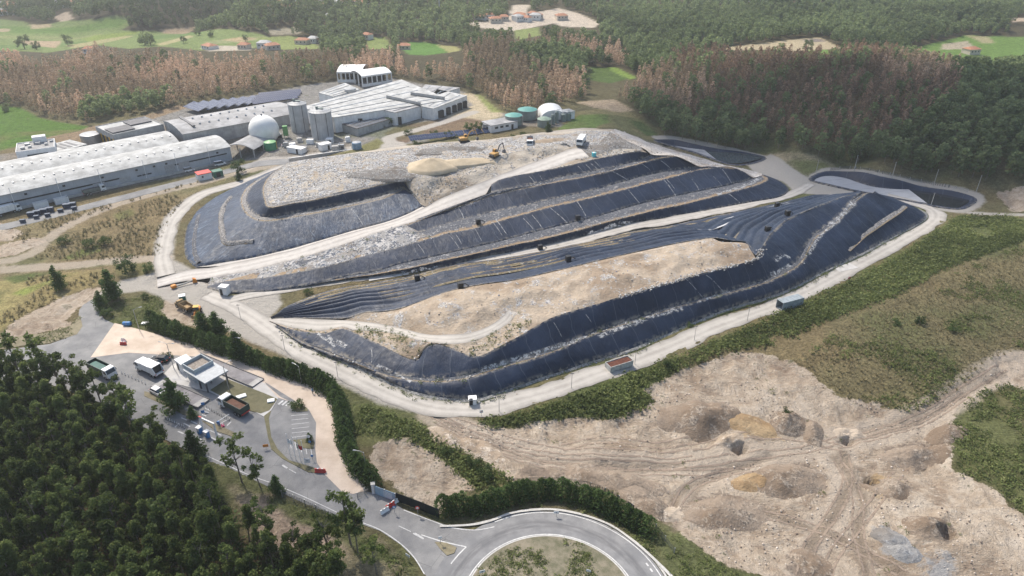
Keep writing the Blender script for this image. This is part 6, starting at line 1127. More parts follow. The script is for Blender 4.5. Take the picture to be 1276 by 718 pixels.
# undergrowth as ground cover
def tuft_np(rs, n, kind):
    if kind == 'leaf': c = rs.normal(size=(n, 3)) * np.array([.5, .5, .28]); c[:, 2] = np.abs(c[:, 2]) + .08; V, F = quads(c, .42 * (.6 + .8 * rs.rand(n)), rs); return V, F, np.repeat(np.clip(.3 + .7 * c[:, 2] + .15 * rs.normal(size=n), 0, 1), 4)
    a = rs.rand(n) * 6.28; r = rs.rand(n) * .28; b = np.stack([r * np.cos(a), r * np.sin(a), np.zeros(n)], 1); d = np.stack([np.cos(a) * .3, np.sin(a) * .3, .35 + .35 * rs.rand(n)], 1); w = np.stack([-np.sin(a), np.cos(a), 0 * a], 1) * .07
    return np.stack([b - w, b + w, b + d + w * .3, b + d - w * .3], 1).reshape(-1, 3), np.arange(4 * n).reshape(-1, 4), np.repeat(rs.rand(n), 4)
def mass(name, x, y, protos, mt, smin, smax, label, rs, hue=None, z=None, squash=1.0, kind='stuff'):
    """one object holding very many plants that nobody could count"""
    z = ZG(x, y) if z is None else z; VV = []; FF = []; TT = []; HH = []; b = 0; pick = rs.randint(0, len(protos), len(x)); hue = np.clip(rs.rand(len(x)) if hue is None else hue, .01, 1)
    for k, (V, F, T) in enumerate(protos):
        m = np.where(pick == k)[0]
        if not len(m): continue
        a = rs.rand(len(m)) * 6.28; s = smin + (smax - smin) * rs.rand(len(m)) ** 1.4; ca, sa = np.cos(a) * s, np.sin(a) * s
        W = np.stack([V[None, :, 0] * ca[:, None] - V[None, :, 1] * sa[:, None] + x[m][:, None], V[None, :, 0] * sa[:, None] + V[None, :, 1] * ca[:, None] + y[m][:, None], V[None, :, 2] * s[:, None] * squash + z[m][:, None]], -1)
        VV.append(W.reshape(-1, 3)); FF.append((F[None] + (np.arange(len(m)) * len(V))[:, None, None] + b).reshape(-1, F.shape[1])); TT.append(np.tile(T, len(m))); HH.append(np.repeat(hue[m], len(V))); b += len(m) * len(V)
    o = mesh_np(name, np.concatenate(VV), np.concatenate(FF), mt, None, False, None, {'tint': np.concatenate(TT), 'hue': np.concatenate(HH)}); return tag(o, label, None, None, kind)
LEAFT = [tuft_np(np.random.RandomState(k), 26, 'leaf') for k in range(5)]; GRASST = [tuft_np(np.random.RandomState(50 + k), 13, 'grass') for k in range(5)]
def region(polys, sp, holes=(), thr=None, sc=6, seed=1):
    xs, ys = [], []
    for p in polys:
        x, y = scatter(GP(p), sp, rs); xs.append(x); ys.append(y)
    x, y = np.concatenate(xs), np.concatenate(ys)
    for h in holes: m = sdf(h, x, y) < 0; x, y = x[m], y[m]
    if thr is not None: m = fbm(x, y, sc, seed, 3) > thr; x, y = x[m], y[m]
    return x, y
SANDW = [GP(p) for p in SAND]; roads = [GP(ASPH_), GP(BEIGE), arc(RO + 1, -180, 180, 60)]
perw = catmull(GP(PERIM), 4); nr_ = np.gradient(perw[:, :2], axis=0); nr_ /= np.linalg.norm(nr_, axis=1)[:, None]; nr_ = np.stack([-nr_[:, 1], nr_[:, 0]], 1); PERP = [tuple(q) for q in perw[:, :2] + nr_ * 3.2] + [tuple(q) for q in (perw[:, :2] - nr_ * 3.2)[::-1]]
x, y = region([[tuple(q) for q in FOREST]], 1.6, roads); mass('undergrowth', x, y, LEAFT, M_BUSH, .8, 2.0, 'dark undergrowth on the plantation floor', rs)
STRIP = [(590,528),(640,517),(700,500),(760,478),(820,456),(880,432),(960,397),(1050,357),(1110,326),(1165,293),(1195,270),(1276,270),(1276,300),(1180,335),(1120,366),(1050,392),(985,420),(960,432),(900,436),(860,456),(826,470),(804,487),(814,500),(795,512),(766,522),(738,518),(694,522),(640,532),(605,532)]
x, y = region([STRIP], .95, SANDW + [PERP], -.35, 7, 3); mass('roadside_scrub', x, y, LEAFT, M_SCRUB, .7, 1.9, 'green scrub on the bank below the perimeter road', rs, fbm(x, y, 12, 8, 3) + .5)
x, y = region([[(450,508),(480,512),(530,535),(560,556),(600,578),(640,602),(600,612),(570,588),(520,556),(470,545),(445,560),(436,545)]], .9, SANDW + [PERP], -.25, 5, 4); mass('bank_scrub', x, y, LEAFT, M_SCRUB, .6, 1.7, 'green scrub on the bank between hedge and sand', rs)
SLOPE = [(1010,440),(1060,400),(1120,372),(1190,338),(1276,305),(1380,290),(1400,440),(1240,445),(1192,486),(1135,515),(1050,494),(1010,470),(985,448)]
x, y = region([SLOPE], 1.15, SANDW, None); mass('dry_grass', x, y, GRASST, M_DRY, .5, 1.2, 'dry brown grass on the slope above the sand pit', rs, fbm(x, y, 15, 9, 3) + .5)
x, y = region([SLOPE], 1.3, SANDW, .12, 9, 6); mass('slope_scrub', x, y, LEAFT, M_SCRUB, .5, 1.4, 'scattered green scrub on the dry slope', rs)
x, y = region([[(1196,482),(1250,480),(1340,480),(1340,655),(1276,642),(1236,604),(1196,588),(1186,545)]], 1.0, SANDW, -.15, 6, 11); mass('pit_edge_scrub', x, y, LEAFT, M_SCRUB, .5, 1.3, 'olive scrub at the right edge of the sand pit', rs)
x, y = region([SAND[0]], 2.6, [], .34, 9, 12); mass('sand_weeds', x, y, LEAFT, M_SCRUB, .3, .75, 'sparse weeds on the sand', rs)
x, y = region([[(548,646),(590,650),(640,641),(690,634),(740,645),(780,668),(810,695),(835,722),(850,715),(815,672),(786,650),(750,634),(690,622),(600,638)], [(452,664),(505,700),(520,735),(470,760),(400,715),(440,690)], [(300,605),(345,622),(420,650),(448,662),(440,672),(380,650),(300,612)], [(100,394),(104,405),(96,416),(62,427),(20,430),(60,414),(90,404)], [(123,388),(150,375),(200,368),(206,390),(200,404),(175,407),(143,402)], [(806,655),(880,692),(930,722),(860,750),(830,712)]], 1.0, roads, -.1, 4, 13); mass('verge_weeds', x, y, LEAFT, M_SCRUB, .35, 1.0, 'weeds along the verges of the entrance road', rs)
x, y = region([[(40,322),(75,300),(110,285),(150,262),(215,243),(235,246),(210,275),(200,318),(120,326)], [(0,350),(60,342),(140,338),(130,350),(60,380),(0,408)], [(0,288),(140,255),(290,215),(210,236),(90,275),(30,305)]], 1.5, [], -.05, 8, 14); mass('meadow_tufts', x, y, GRASST, M_DRY, .8, 1.7, 'dry tufts on the meadow left of the landfill', rs)
px_, py_ = arc(RI - .6, 0, 359, 2000)[::1], None; a = rs.rand(1500) * 6.28; r = (RI - .5) * np.sqrt(rs.rand(1500)); x, y = RC[0] + r * np.cos(a), RC[1] + r * np.sin(a); m = fbm(x, y, 4, 15, 3) > -.18; mass('island_weeds', x[m], y[m], LEAFT, M_SCRUB, .25, .8, 'weeds on the roundabout island', rs, z=H0(x[m], y[m]) + .2)
EP = [proto('euc', 100 + k, 10)[0] for k in range(8)]; q = np.arange(nE, len(fx))
if len(q): mass('eucalyptus_wood', fx[q], fy[q], EP, M_EUC, .62, 1.05, 'farther part of the eucalyptus plantation below the road', rs, None, fz[q])
# ---- hedges: every conifer of the row
def hedge(pts, sp, h, label, group, rows=1, wob=.3, smin=.74, smax=1.14):
    l = catmull(GP(pts), .2); s = arcl(l); n = int(s[-1] / sp)
    for i in range(n + 1):
        t = (i + .5 * rs.rand() * .4) / n * s[-1]; x, y = np.interp(t, s, l[:, 0]), np.interp(t, s, l[:, 1]); x += rs.normal() * wob; y += rs.normal() * wob
        tree('cone', 300 + i % 5, h, 'hedge_conifer', (x, y, h0(x, y)), M_PINE, M_BARKD, label, 'hedge conifer', group, smin + (smax - smin) * rs.rand())
hedge([(549,636),(570,637),(590,636.5),(640,623),(678,617),(715,622),(753,636),(784,652),(805,664)], .62, 4.4, 'dark conifer of the dense curved hedge above the roundabout', 'conifers of the hedge by the roundabout')
hedge([(188,406),(215,416),(240,425),(275,437),(300,446),(330,457),(361,467),(395,480),(412,490),(422,504),(427,523),(430,545),(434,562),(443,580),(455,596),(465,606)], .62, 3.0, 'dark conifer of the long hedge beside the beige lane', 'conifers of the hedge along the beige lane')
# ---- single trees and bushes
ONE = [('pine', 75, 360, 7.2, 'lone tree on the yellow meadow at the left'), ('broad', 158, 340, 6.4, 'broad dark bushy tree above the yellow meadow'), ('bush', 188, 338, 3.2, 'low bush right of the broad dark tree'), ('pine', 142, 374, 9.6, 'tall dark tree standing at the bend of the access road'), ('pine', 128, 386, 6.2, 'smaller tree left of the tall tree at the road bend'), ('bush', 133, 394, 3.0, 'low bush at the foot of the road bend trees'), ('bush', 181, 371, 1.8, 'small shrub on the grassy mound by the junction'),
 ('bush', 81, 304, 3.4, 'dark round bush on the brown meadow, leftmost of three'), ('bush', 111, 309, 3.6, 'dark round bush on the brown meadow, middle one of three'), ('bush', 131, 306, 3.6, 'dark round bush on the brown meadow, rightmost of three'), ('broad', 297, 216, 6.6, 'dark round tree at the end of the long warehouse'), ('pine', 298, 225, 4.2, 'pale young tree in front of the round tree by the warehouse'),
 ('pine', 256, 423, 8.6, 'dark pine behind the lane hedge, left of two close together'), ('pine', 274, 424, 9.0, 'dark pine behind the lane hedge, right of two close together'), ('pine', 298, 446, 8.8, 'dark pine rising out of the lane hedge'), ('pine', 219, 511, 8.6, 'dense green cone shaped tree on the median by the cars'), ('pine', 241, 521, 3.6, 'small slim tree at the end of the median'), ('bush', 210, 448, 2.6, 'round green bush beside the white cabin'), ('bush', 369, 508, 2.8, 'round green bush on its own small island'), ('pine', 386, 550, 2.4, 'sapling on the car park island'),
 ('tall', 302, 602, 12.5, 'open crowned tree over the lower road, left of a pair'), ('tall', 325, 608, 9.5, 'lower open crowned tree of the pair over the lower road'), ('pine', 245, 570, 7.5, 'small dark pine beside the ticket machines'), ('pine', 346, 614, 4.4, 'small dark conifer on the verge of the access road'), ('tall', 336, 676, 10.5, 'airy tree standing alone on the bare sandy strip'), ('tall', 372, 700, 8.5, 'shorter airy tree at the lower end of the sandy strip'),
 ('tall', 437, 678, 14, 'tallest airy eucalyptus beside the gate road'), ('tall', 446, 690, 11, 'dense lower tree right under the tallest eucalyptus'), ('tall', 412, 700, 11, 'airy tree left of the tallest eucalyptus'), ('tall', 470, 716, 8.5, 'low tree at the bottom edge beside the roundabout approach'), ('tall', 420, 728, 9, 'tree at the bottom edge below the sandy strip'), ('tall', 395, 712, 10, 'thin tree at the bottom edge between its neighbours'),
 ('tall', 30, 482, 14.0, 'big spreading tree hiding the far left of the yard'), ('tall', 62, 488, 14.5, 'big open tree over the upper yard, second from the left'), ('tall', 96, 498, 11.5, 'open tree in front of the dark green truck'), ('tall', 170, 548, 13.5, 'tall open tree beside the lower lanes'), ('tall', 150, 520, 11.0, 'open tree just right of the dark green truck'), ('tall', 200, 566, 11.0, 'leafy tree at the plantation edge by the lower lanes'),
 ('tall', 8, 480, 11, 'open tree at the very left edge above the yard'), ('tall', 80, 494, 12.5, 'open tree between the two biggest trees and the dark green truck'), ('tall', 113, 504, 11.5, 'leafy tree right in front of the dark green truck cab'), ('tall', 130, 512, 12.5, 'taller tree beside the dark green truck, on the plantation edge'), ('tall', 160, 534, 12.0, 'dense round tree overlooking the lower lanes'),
 ('bush', 541, 170, 3.2, 'dark bush on the brown yard, leftmost of the row'), ('bush', 556, 171, 3.4, 'dark bush on the brown yard, second of the row'), ('bush', 566, 171, 2.6, 'small greener bush on the brown yard'), ('broad', 584, 166, 4.8, 'dark bush nearest the grey cabin on the brown yard'), ('broad', 596, 165, 5, 'dark tree touching the grey cabin'), ('bush', 475, 159, 2.8, 'round bush at the corner of the low shed'), ('broad', 486, 156, 4.4, 'bushy tree right of the low shed'), ('bush', 509, 168, 3, 'bush beside the plant road'), ('bush', 516, 149, 2.6, 'dark bush by the annex door'), ('bush', 520, 184, 3.6, 'dark bush on the grass behind the waste plateau'), ('pine', 683, 168, 5.6, 'dark round conifer below the white dome'), ('bush', 640, 173, 2.6, 'wide dark bush below the white cabin, left half'), ('bush', 651, 171, 2.6, 'wide dark bush below the white cabin, right half'),
 ('bush', 604, 597, 3.2, 'dark bush at the left end of the curved hedge'), ('bush', 592, 580, 2.8, 'green bush on the bank above the curved hedge'), ('bush', 558, 566, 2.4, 'low bush on the scrubby bank by the sand lot'), ('bush', 834, 458, 2.6, 'dark bush in the scrub near the red container'), ('bush', 860, 406, 1.6, 'small bush at the liner foot beside the perimeter road'), ('bush', 1118, 405, 2.2, 'bush on the dry slope, left of a close pair'), ('bush', 1148, 404, 2.6, 'bush on the dry slope, right of a close pair'), ('bush', 1188, 414, 2.4, 'green bush farthest right on the dry slope'), ('bush', 980, 522, 2.2, 'dark green bush on a soil heap in the sand pit'), ('bush', 385, 366, 2.2, 'weedy bush at the left end of the ridged liner')]
for kd, px, py, h, lb in ONE:
    g = G(px, py); g = (g[0], g[1], float(ZG(g[0], g[1])) if kd == 'bush' and py > 400 else g[2]); base = {'pine': 8, 'broad': 6, 'bush': 3, 'tall': 11}[kd]
    tree(kd, 500 + int(px) % 4, base, {'bush': 'bush', 'pine': 'conifer_tree' if 'conifer' in lb or 'pine' in lb else 'tree'}.get(kd, 'tree'), g, {'pine': M_PINE, 'broad': M_PINE, 'bush': M_BUSH, 'tall': M_EUC}[kd], M_BARKD if kd != 'tall' else M_BARK, lb, 'bush' if kd == 'bush' else 'tree', None, h / base, stem='stem' if kd == 'bush' else 'trunk')
# ---- far woods
EDGE = [(-260,128),(0,131),(45,150),(83,157),(113,158),(150,145),(213,137),(230,130),(300,119),(360,110),(397,105),(418,101),(490,98),(550,104),(576,114),(600,120),(626,142),(655,141),(690,137),(718,128),(745,122),(770,128),(800,150),(822,170),(860,178),(900,187),(960,188),(1010,196),(1040,206),(1064,206),(1110,214),(1163,223),(1215,232),(1240,236),(1276,228),(1500,225)]
far_poly = [G(*q)[:2] for q in EDGE] + [(1100, 1150), (-1100, 1150)]
holes = [GP(p) for p, c in ZONES if 3 < len(p) and max(q[1] for q in p) < 112 or p[0] == (-100, 126)]
def far_scatter(y0, y1, sp):
    p = np.array(far_poly); gx, gy = np.meshgrid(np.arange(-.82 * y1 - 20, .82 * y1 + 20, sp), np.arange(y0, y1, sp)); x = gx.ravel() + (rs.rand(gx.size) - .5) * sp; y = gy.ravel() + (rs.rand(gy.size) - .5) * sp
    m = (np.abs(x) < .8 * y + 15) & (sdf(p, x, y, 3) > 1.5); x, y = x[m], y[m]
    for f in (0, .3, .6, .85):   # keep the sight lines over the fields clear, as the low trees in front of them do
        for h in holes: d = f * 11 / (100 - 15 - 8); m = sdf(h, x * (1 + d), y * (1 + d), 6) < -1.0; x, y = x[m], y[m]
    return x, y
xs, ys = [], []
for y0, y1, sp in ((230, 470, 3.9), (470, 640, 4.8), (640, 1080, 7.0)): a, b = far_scatter(y0, y1, sp); xs.append(a); ys.append(b)
X, Y = np.concatenate(xs), np.concatenate(ys)
def pd(poly): return sdf(GP(poly), X, Y, 30) + fbm(X, Y, 40, 61, 3) * 15
burn = np.maximum.reduce([pd([(-200,140),(0,135),(50,152),(113,160),(240,130),(330,118),(418,102),(490,98),(580,116),(640,140),(720,125),(760,125),(740,96),(700,66),(640,58),(560,66),(430,74),(330,66),(200,58),(60,66),(-200,66)]), pd([(600,140),(660,138),(720,126),(770,130),(850,142),(880,122),(870,92),(820,88),(800,96),(730,108),(660,104)]), pd([(640,78),(760,88),(800,82),(770,64),(700,56),(640,56)]), pd([(1110,105),(1160,112),(1190,100),(1170,82),(1120,84)])])
grn = np.maximum.reduce([pd([(100,160),(150,145),(230,132),(235,122),(130,135),(90,150)]), pd([(640,78),(740,100),(800,104),(790,84),(700,64),(650,66)]), pd([(690,140),(790,150),(800,130),(720,120)]), pd([(470,90),(530,96),(520,90),(475,87)])])
purp = pd([(860,170),(880,140),(950,160),(1010,178),(1090,168),(1170,150),(1200,120),(1180,100),(1100,72),(960,68),(850,72),(820,85),(850,110)])
u = rs.rand(len(X)); kind = np.where((burn > 0) & (grn < 2) & (u < .95), 0, np.where((purp > 0) & (u < .8), 2, 1)).astype(int)
Z = H0(X, Y); prot = {0: [proto('farb', 700 + k, 8.3) for k in range(6)], 1: [proto('farg', 720 + k, 8.5) for k in range(6)], 2: [proto('farb', 740 + k, 9) for k in range(5)]}
FM = {0: M_BURNT, 1: M_FGREEN, 2: M_PURP}; FN = {0: ('scorched_tree', 'scorched brown tree of the burnt wood behind the waste plant', 'scorched trees of the burnt wood', 'burnt_wood', 'scorched brown wood behind the waste plant'), 1: ('woodland_tree', 'dark green tree at the edge of the wood behind the ponds', 'green trees at the wood edge', 'green_wood', 'green woods covering the far slopes'), 2: ('withered_tree', 'withered grey brown tree of the wood on the right hillside', 'withered trees on the right hillside', 'withered_wood', 'withered grey brown wood on the right hillside')}
for k in (0, 1, 2):
    m = np.where(kind == k)[0]; m = m[np.argsort(Y[m] + (200 if k == 1 else 0) * (np.abs(X[m]) > .74 * Y[m]))]; near, rest = m[:296], m[296:]
    dd = []
    for (V, F, T), (tv, tf) in prot[k]:
        n0 = len(V); me = mesh_np('x', np.concatenate([V, tv]), [tuple(map(int, f)) for f in F] + [tuple(n0 + i for i in f) for f in tf], None, None, False, None, {'tint': np.concatenate([T, np.full(len(tv), .1)]), 'hue': np.zeros(n0 + len(tv))}, [FM[k], M_BARK], [0] * len(F) + [1] * len(tf)); dd.append(me.data); bpy.data.objects.remove(me)
    for i in near:
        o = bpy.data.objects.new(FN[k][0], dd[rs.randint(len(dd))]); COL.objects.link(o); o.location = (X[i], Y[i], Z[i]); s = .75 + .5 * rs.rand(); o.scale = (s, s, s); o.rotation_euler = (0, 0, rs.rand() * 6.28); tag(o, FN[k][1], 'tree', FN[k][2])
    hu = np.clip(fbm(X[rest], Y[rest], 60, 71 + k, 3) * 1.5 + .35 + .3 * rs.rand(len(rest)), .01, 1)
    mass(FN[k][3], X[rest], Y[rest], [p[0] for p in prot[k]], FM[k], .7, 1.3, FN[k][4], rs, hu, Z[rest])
print('forest', len(fx), 'far', len(X), np.bincount(kind))
# lone field trees
for i, (px, py, h, lb) in enumerate(((181, 56, 11, 'dark tree pair in the green fields, the larger one'), (188, 57, 8, 'dark tree pair in the green fields, the smaller one'), (31, 61, 10, 'rounded tree at the left field edge'), (46, 62, 7, 'small tree right of the rounded field tree'), (85, 57, 8, 'tree on the tan field strip'), (229, 54, 5, 'small tree alone in the middle fields'), (263, 46, 6, 'small round tree near the dark wood'), (248, 44, 6, 'low bush left of the small round tree'), (306, 52, 5, 'small tree by the right field strips'), (8, 139, 5, 'round bush in the bright green left field'), (1006, 64, 7, 'tree in the tan clearing'))):
    g = G(px, py); tree('broad', 520 + i % 3, 6, 'field_tree', g, M_FGREEN, M_BARKD, lb, 'tree', None, h / 6 * 1.1)
# ================================================================ VEHICLES
def orient(rear, front, dz=.06, z=None):
    if z is None: a, b = G(*rear), G(*front); a = (a[0], a[1], h0(a[0], a[1]) + dz); b = (b[0], b[1], h0(b[0], b[1]) + dz)
    else: a, b = P(*rear, z), P(*front, z)
    return (a[0] + b[0]) / 2, (a[1] + b[1]) / 2, (a[2] + b[2]) / 2, math.atan2(b[1] - a[1], b[0] - a[0])
def vroot(name, rear, front, label, cat, group=None, z=None, dz=.06): x, y, zz, a = orient(rear, front, dz, z); return empty(name, (x, y, zz), a, label, cat, group)
def wheel(t, x, y, r, w=.3):
    M = Matrix.Translation((x, y, r)) @ Matrix.Rotation(R(90), 4, 'X'); m = MB(); m.lathe([(r * .62, -w / 2), (r * .95, -w / 2), (r, -w * .3), (r, w * .3), (r * .95, w / 2), (r * .62, w / 2)], n=18, M=M, cap=False); o = m.build('wheel', M_RUBBER, t, True)
    m = MB(); m.lathe([(r * .62, -w * .4), (r * .62, w * .4)], n=14, M=M); m.build('rim', M_STEEL, o)
M_LAMP = mat('headlamp_glass', (.7, .72, .7), .15, .05); M_RLAMP = mat('tail_lamp', (.45, .02, .02), .3, .05)
def paint(name, c): return mat(name, c, .25, .06, 1)
def car(rear, front, label, body, L=4.3, W=1.75, H=1.45, kind='car'):
    t = vroot(kind, rear, front, label, 'van' if kind == 'van' else 'car'); h = L / 2
    pr = [(-h, .35), (-h + .05, .8), (-h + .2, .92), (h - 1.25, .95), (h - .2, .75), (h, .6), (h, .32), (h - .4, .25), (-h + .4, .25)]; m = MB(); m.prism(pr, -W / 2, W / 2); m.build('body', body, t)
    c = [(-h + .25, .93), (-h + .75, H), (h - 2.0, H), (h - 1.2, .96)] if kind == 'car' else [(-h + .05, .93), (-h + .15, H), (h - 1.6, H), (h - .9, .96)]
    m = MB(); k = W / 2 - .08; vs = [(x, y * (k if z < 1 else k - .14), z) for y in (-1, 1) for x, z in c]; m.add(vs, [(0, 1, 2, 3), (7, 6, 5, 4), (0, 4, 5, 1), (2, 6, 7, 3), (3, 7, 4, 0)]); m.build('window', M_GLASS, t)
    m = MB(); x0, x1 = c[1][0] + .02, c[2][0] - .02; m.box(((x0 + x1) / 2, 0, H + .02), (x1 - x0 + .1, W - .42, .05), 0, .02); 
    m.build('roof', body, t)
    for x in (-h + .85, h - .85):
        for y in (-W / 2 + .08, W / 2 - .08): wheel(t, x, y, .32, .22)
    for y in (-W * .36, W * .36): m = MB(); m.box((h - .06, y, .64), (.14, .36, .14)); m.build('headlight', M_LAMP, t); m = MB(); m.box((-h + .04, y, .74), (.12, .34, .16)); m.build('tail_light', M_RLAMP, t)
    return t
def truck(rear, front, label, body, cabm=None, L=8.4, bodym=None, loadm=None, z=None, cat='truck', dz=.06):
    """rigid truck; body: 'tipper', 'compactor', 'skip', 'trailer'"""
    cabm = cabm or M_WHT; t = vroot('dump_truck' if body == 'tipper' else 'refuse_truck' if body == 'compactor' else 'truck', rear, front, label, cat, None, z, dz); h = L / 2; W = 2.5
    m = MB(); m.box((-.2, 0, .85), (L - .6, .9, .3)); m.build('chassis', M_DSTEEL, t)
    cx = h - 1.0; m = MB(); m.prism([(cx - .95, .6), (cx - .95, 2.85), (cx + .55, 2.85), (cx + .95, 1.75), (cx + 1.0, .6)], -W / 2 + .05, W / 2 - .05); cb = m.build('cab', cabm, t)
    m = MB(); m.prism([(cx + .6, 2.7), (cx + .63, 2.7), (cx + .98, 1.8), (cx + .95, 1.8)], -W / 2 + .2, W / 2 - .2); m.build('windscreen', M_GLASS, cb)
    for y in (-W / 2 + .03, W / 2 - .03): m = MB(); m.box((cx + .1, y, 2.15), (1.0, .06, .75)); m.build('side_window', M_GLASS, cb)
    m = MB(); m.box((cx + 1.03, 0, .62), (.2, W - .1, .42), 0, .05); m.build('bumper', M_DSTEEL, t)
    for y in (-.9, .9): m = MB(); m.box((cx + 1.12, y, .78), (.08, .35, .16)); m.build('headlight', M_LAMP, t)
    for y in (-W / 2 - .12, W / 2 + .12): m = MB(); m.box((cx + .75, y, 2.2), (.08, .16, .55)); m.build('mirror', M_BLACK, t)
    x0, x1 = -h, cx - 1.1; bl = x1 - x0; bodym = bodym or M_WHT; mid = (x0 + x1) / 2
    if body in ('tipper', 'skip'):
        m = MB(); zt = 2.75 if body == 'tipper' else 2.3; zb = 1.2
        for y in (-W / 2 + .05, W / 2 - .05): m.box((mid, y, (zb + zt) / 2), (bl, .1, zt - zb))
        for x in (x0 + .05, x1 - .05): m.box((x, 0, (zb + zt) / 2), (.1, W - .22, zt - zb))
        m.box((mid, 0, zb + .05), (bl - .22, W - .22, .1)); 
        for i in range(6):
            for y in (-W / 2 - .02, W / 2 + .02): m.box((x0 + .4 + i * (bl - .8) / 5, y, (zb + zt) / 2), (.12, .06, zt - zb))
        b = m.build('tipper_body' if body == 'tipper' else 'skip_body', bodym, t)
        m = MB(); m.box((mid, 0, zb + .55), (bl - .3, W - .3, .9), 0, .3); m.build('load', loadm or M_RUST, b)
        m = MB(); m.box((x0 - .06, 0, 1.0), (.1, 2.3, .3)); m.build('rear_bar', M_RED, t)
    elif body == 'compactor':
        m = MB(); m.prism([(x0 + 1.9, 1.15), (x0 + 1.9, 3.0), (x1 - .3, 3.05), (x1, 2.7), (x1, 1.15)], -W / 2, W / 2); m.build('hopper_body', bodym, t)
        m = MB()
        for y0, y1 in ((-W / 2, -W / 2 + .16), (W / 2 - .16, W / 2)): m.prism([(x0 + .1, 1.2), (x0 - .1, 1.8), (x0 + .7, 3.15), (x0 + 1.85, 3.1), (x0 + 1.85, .95), (x0 + .9, .8)], y0, y1)
        m.box((x0 + 1.3, 0, 3.12), (1.1, W - .34, .1)); m.box((x0 + .55, 0, 1.0), (.9, W - .34, .3)); b = m.build('tailgate', bodym, t)
        m = MB(); m.box((x0 + 1.2, 0, 1.95), (.9, W - .36, 1.7)); m.build('loading_hopper', M_DARK, b)
        for y in (-1, 1): m = MB(); m.box((x0 + .02, y * 1.05, 1.35), (.08, .25, .2)); m.build('tail_light', M_RLAMP, t)
    else:
        m = MB(); m.box((mid, 0, 2.3), (bl, W, 2.3), 0, .06); m.build('box_body', bodym, t); m = MB(); m.box((x0 - .03, 0, 2.3), (.06, W - .3, 2.0)); m.build('rear_door', M_GREY, t)
    ax = [cx - .1, x0 + 1.1, x0 + 2.25] + ([cx - 1.5] if L > 8.8 else [])
    for x in ax:
        for y in (-W / 2 + .2, W / 2 - .2): wheel(t, x, y, .5, .36)
    return t
truck((200, 470), (176, 459), 'white refuse compactor truck with open rear hopper, beside two black cars', 'compactor', L=7.8, bodym=M_WHT)
truck((309, 519.5), (277, 503), 'dark green tipper truck with white cab and rusty load by the office', 'tipper', L=8.0, bodym=mat('dark_green_body', (.035, .06, .05), .5, .2))
truck((112, 458), (147, 475), 'dark green covered truck with white cab half hidden behind roadside trees', 'tipper', L=8.0, bodym=mat('dark_green_body', (.035, .06, .05), .5, .2), loadm=mat('teal_tarpaulin', (.02, .1, .09), .6, .2))
truck((105, 244.5), (132, 237.5), 'skip truck loaded with scrap beside the warehouse wall', 'skip', L=8, bodym=mat('dull_green_body', (.16, .18, .16), .6, .3), loadm=M_WDARK)
truck((-6, 271.5), (25, 262.5), 'long white box truck at the left edge of the photo, beside the warehouse', 'trailer', L=9.2)
car((198, 456), (184, 455), 'black car in the yard, nearer of the two black cars by the refuse truck', paint('black_car_paint', (.012, .012, .014)))
car((207, 450.5), (193, 449.5), 'black car in the yard, farther of the two black cars, next to the bush', paint('black_car_paint', (.012, .012, .014)), 4.6)
car((190, 487), (206, 495), 'white car waiting on the median lane behind a dark car', paint('white_car_paint', (.75, .75, .75)), 4.6)
car((204, 494), (216, 501), 'dark blue car half hidden by the cone shaped tree', paint('navy_car_paint', (.015, .02, .04)))
car((268, 207.5), (281, 204.5), 'white van parked at the right end of the warehouse', paint('white_car_paint', (.75, .75, .75)), 4.8, 1.9, 1.9, 'van')
car((232, 214.5), (240, 212.5), 'small white van in front of the warehouse roller doors', paint('white_car_paint', (.75, .75, .75)), 4.2, 1.8, 1.8, 'van')
car((353, 183), (362, 182), 'white pickup car left of the pipe yard', paint('white_car_paint', (.75, .75, .75)), 4.4)
truck((727, 175.5), (721, 184), 'white refuse truck on the grey waste at the head of the ramp', 'compactor', L=7.6, z=18.4)
truck((660.5, 177), (660, 186), 'white truck facing the camera on the waste plateau', 'tipper', L=7.0, bodym=M_GREY, z=17.4)
# tracked excavators
def excavator(rear, front, label, z, col, dark_arm=False, flip=1):
    t = vroot('excavator', rear, front, label, 'excavator', 'excavators on the waste plateau', z)
    for y in (-1.1, 1.1):
        m = MB(); m.prism([(-1.9, .1), (-2.1, .5), (-1.8, .85), (1.8, .85), (2.1, .5), (1.9, .1)], y - .3, y + .3); m.build('track', M_RUBBER, t)
    m = MB(); m.box((-.4, 0, 1.5), (3.2, 2.5, 1.1), 0, .15); m.build('engine_house', col, t); m = MB(); m.box((-1.8, 0, 1.35), (.7, 2.3, .9), 0, .2); m.build('counterweight', M_DSTEEL, t)
    m = MB(); m.prism([(.2, 1.5), (.2, 3.0), (1.3, 3.0), (1.7, 2.2), (1.6, 1.5)], .15, 1.2); c = m.build('cab', col, t); m = MB(); m.box((1.0, 1.22, 2.35), (.9, .05, .9)); m.box((1.0, .13, 2.35), (.9, .05, .9)); m.build('cab_window', M_GLASS, c)
    am = M_DSTEEL if dark_arm else col; m = MB(); m.tube([(1.0, -.4, 1.8), (2.6, -.4, 4.2), (4.6, -.4, 4.6)], .3, 6, .22); m.build('boom', am, t); m = MB(); m.tube([(4.5, -.4, 4.7), (5.6, -.4, 1.6)], .22, 6, .15); m.build('stick', am, t)
    m = MB(); m.prism([(5.2, 1.7), (5.9, 1.5), (5.9, .6), (5.1, .3), (4.8, .9)], -.9, .1); m.build('bucket', M_DSTEEL, t)
M_EXC = mat('dusty_excavator_yellow', (.42, .24, .07), .6, .3, 1)
excavator((611, 199), (622, 194), 'yellow excavator with dark arm on the grey waste', 17.2, M_EXC, True)
excavator((572, 178), (585, 176.5), 'orange excavator at the back of the waste plateau by the solar row', 16.6, M_EXC)
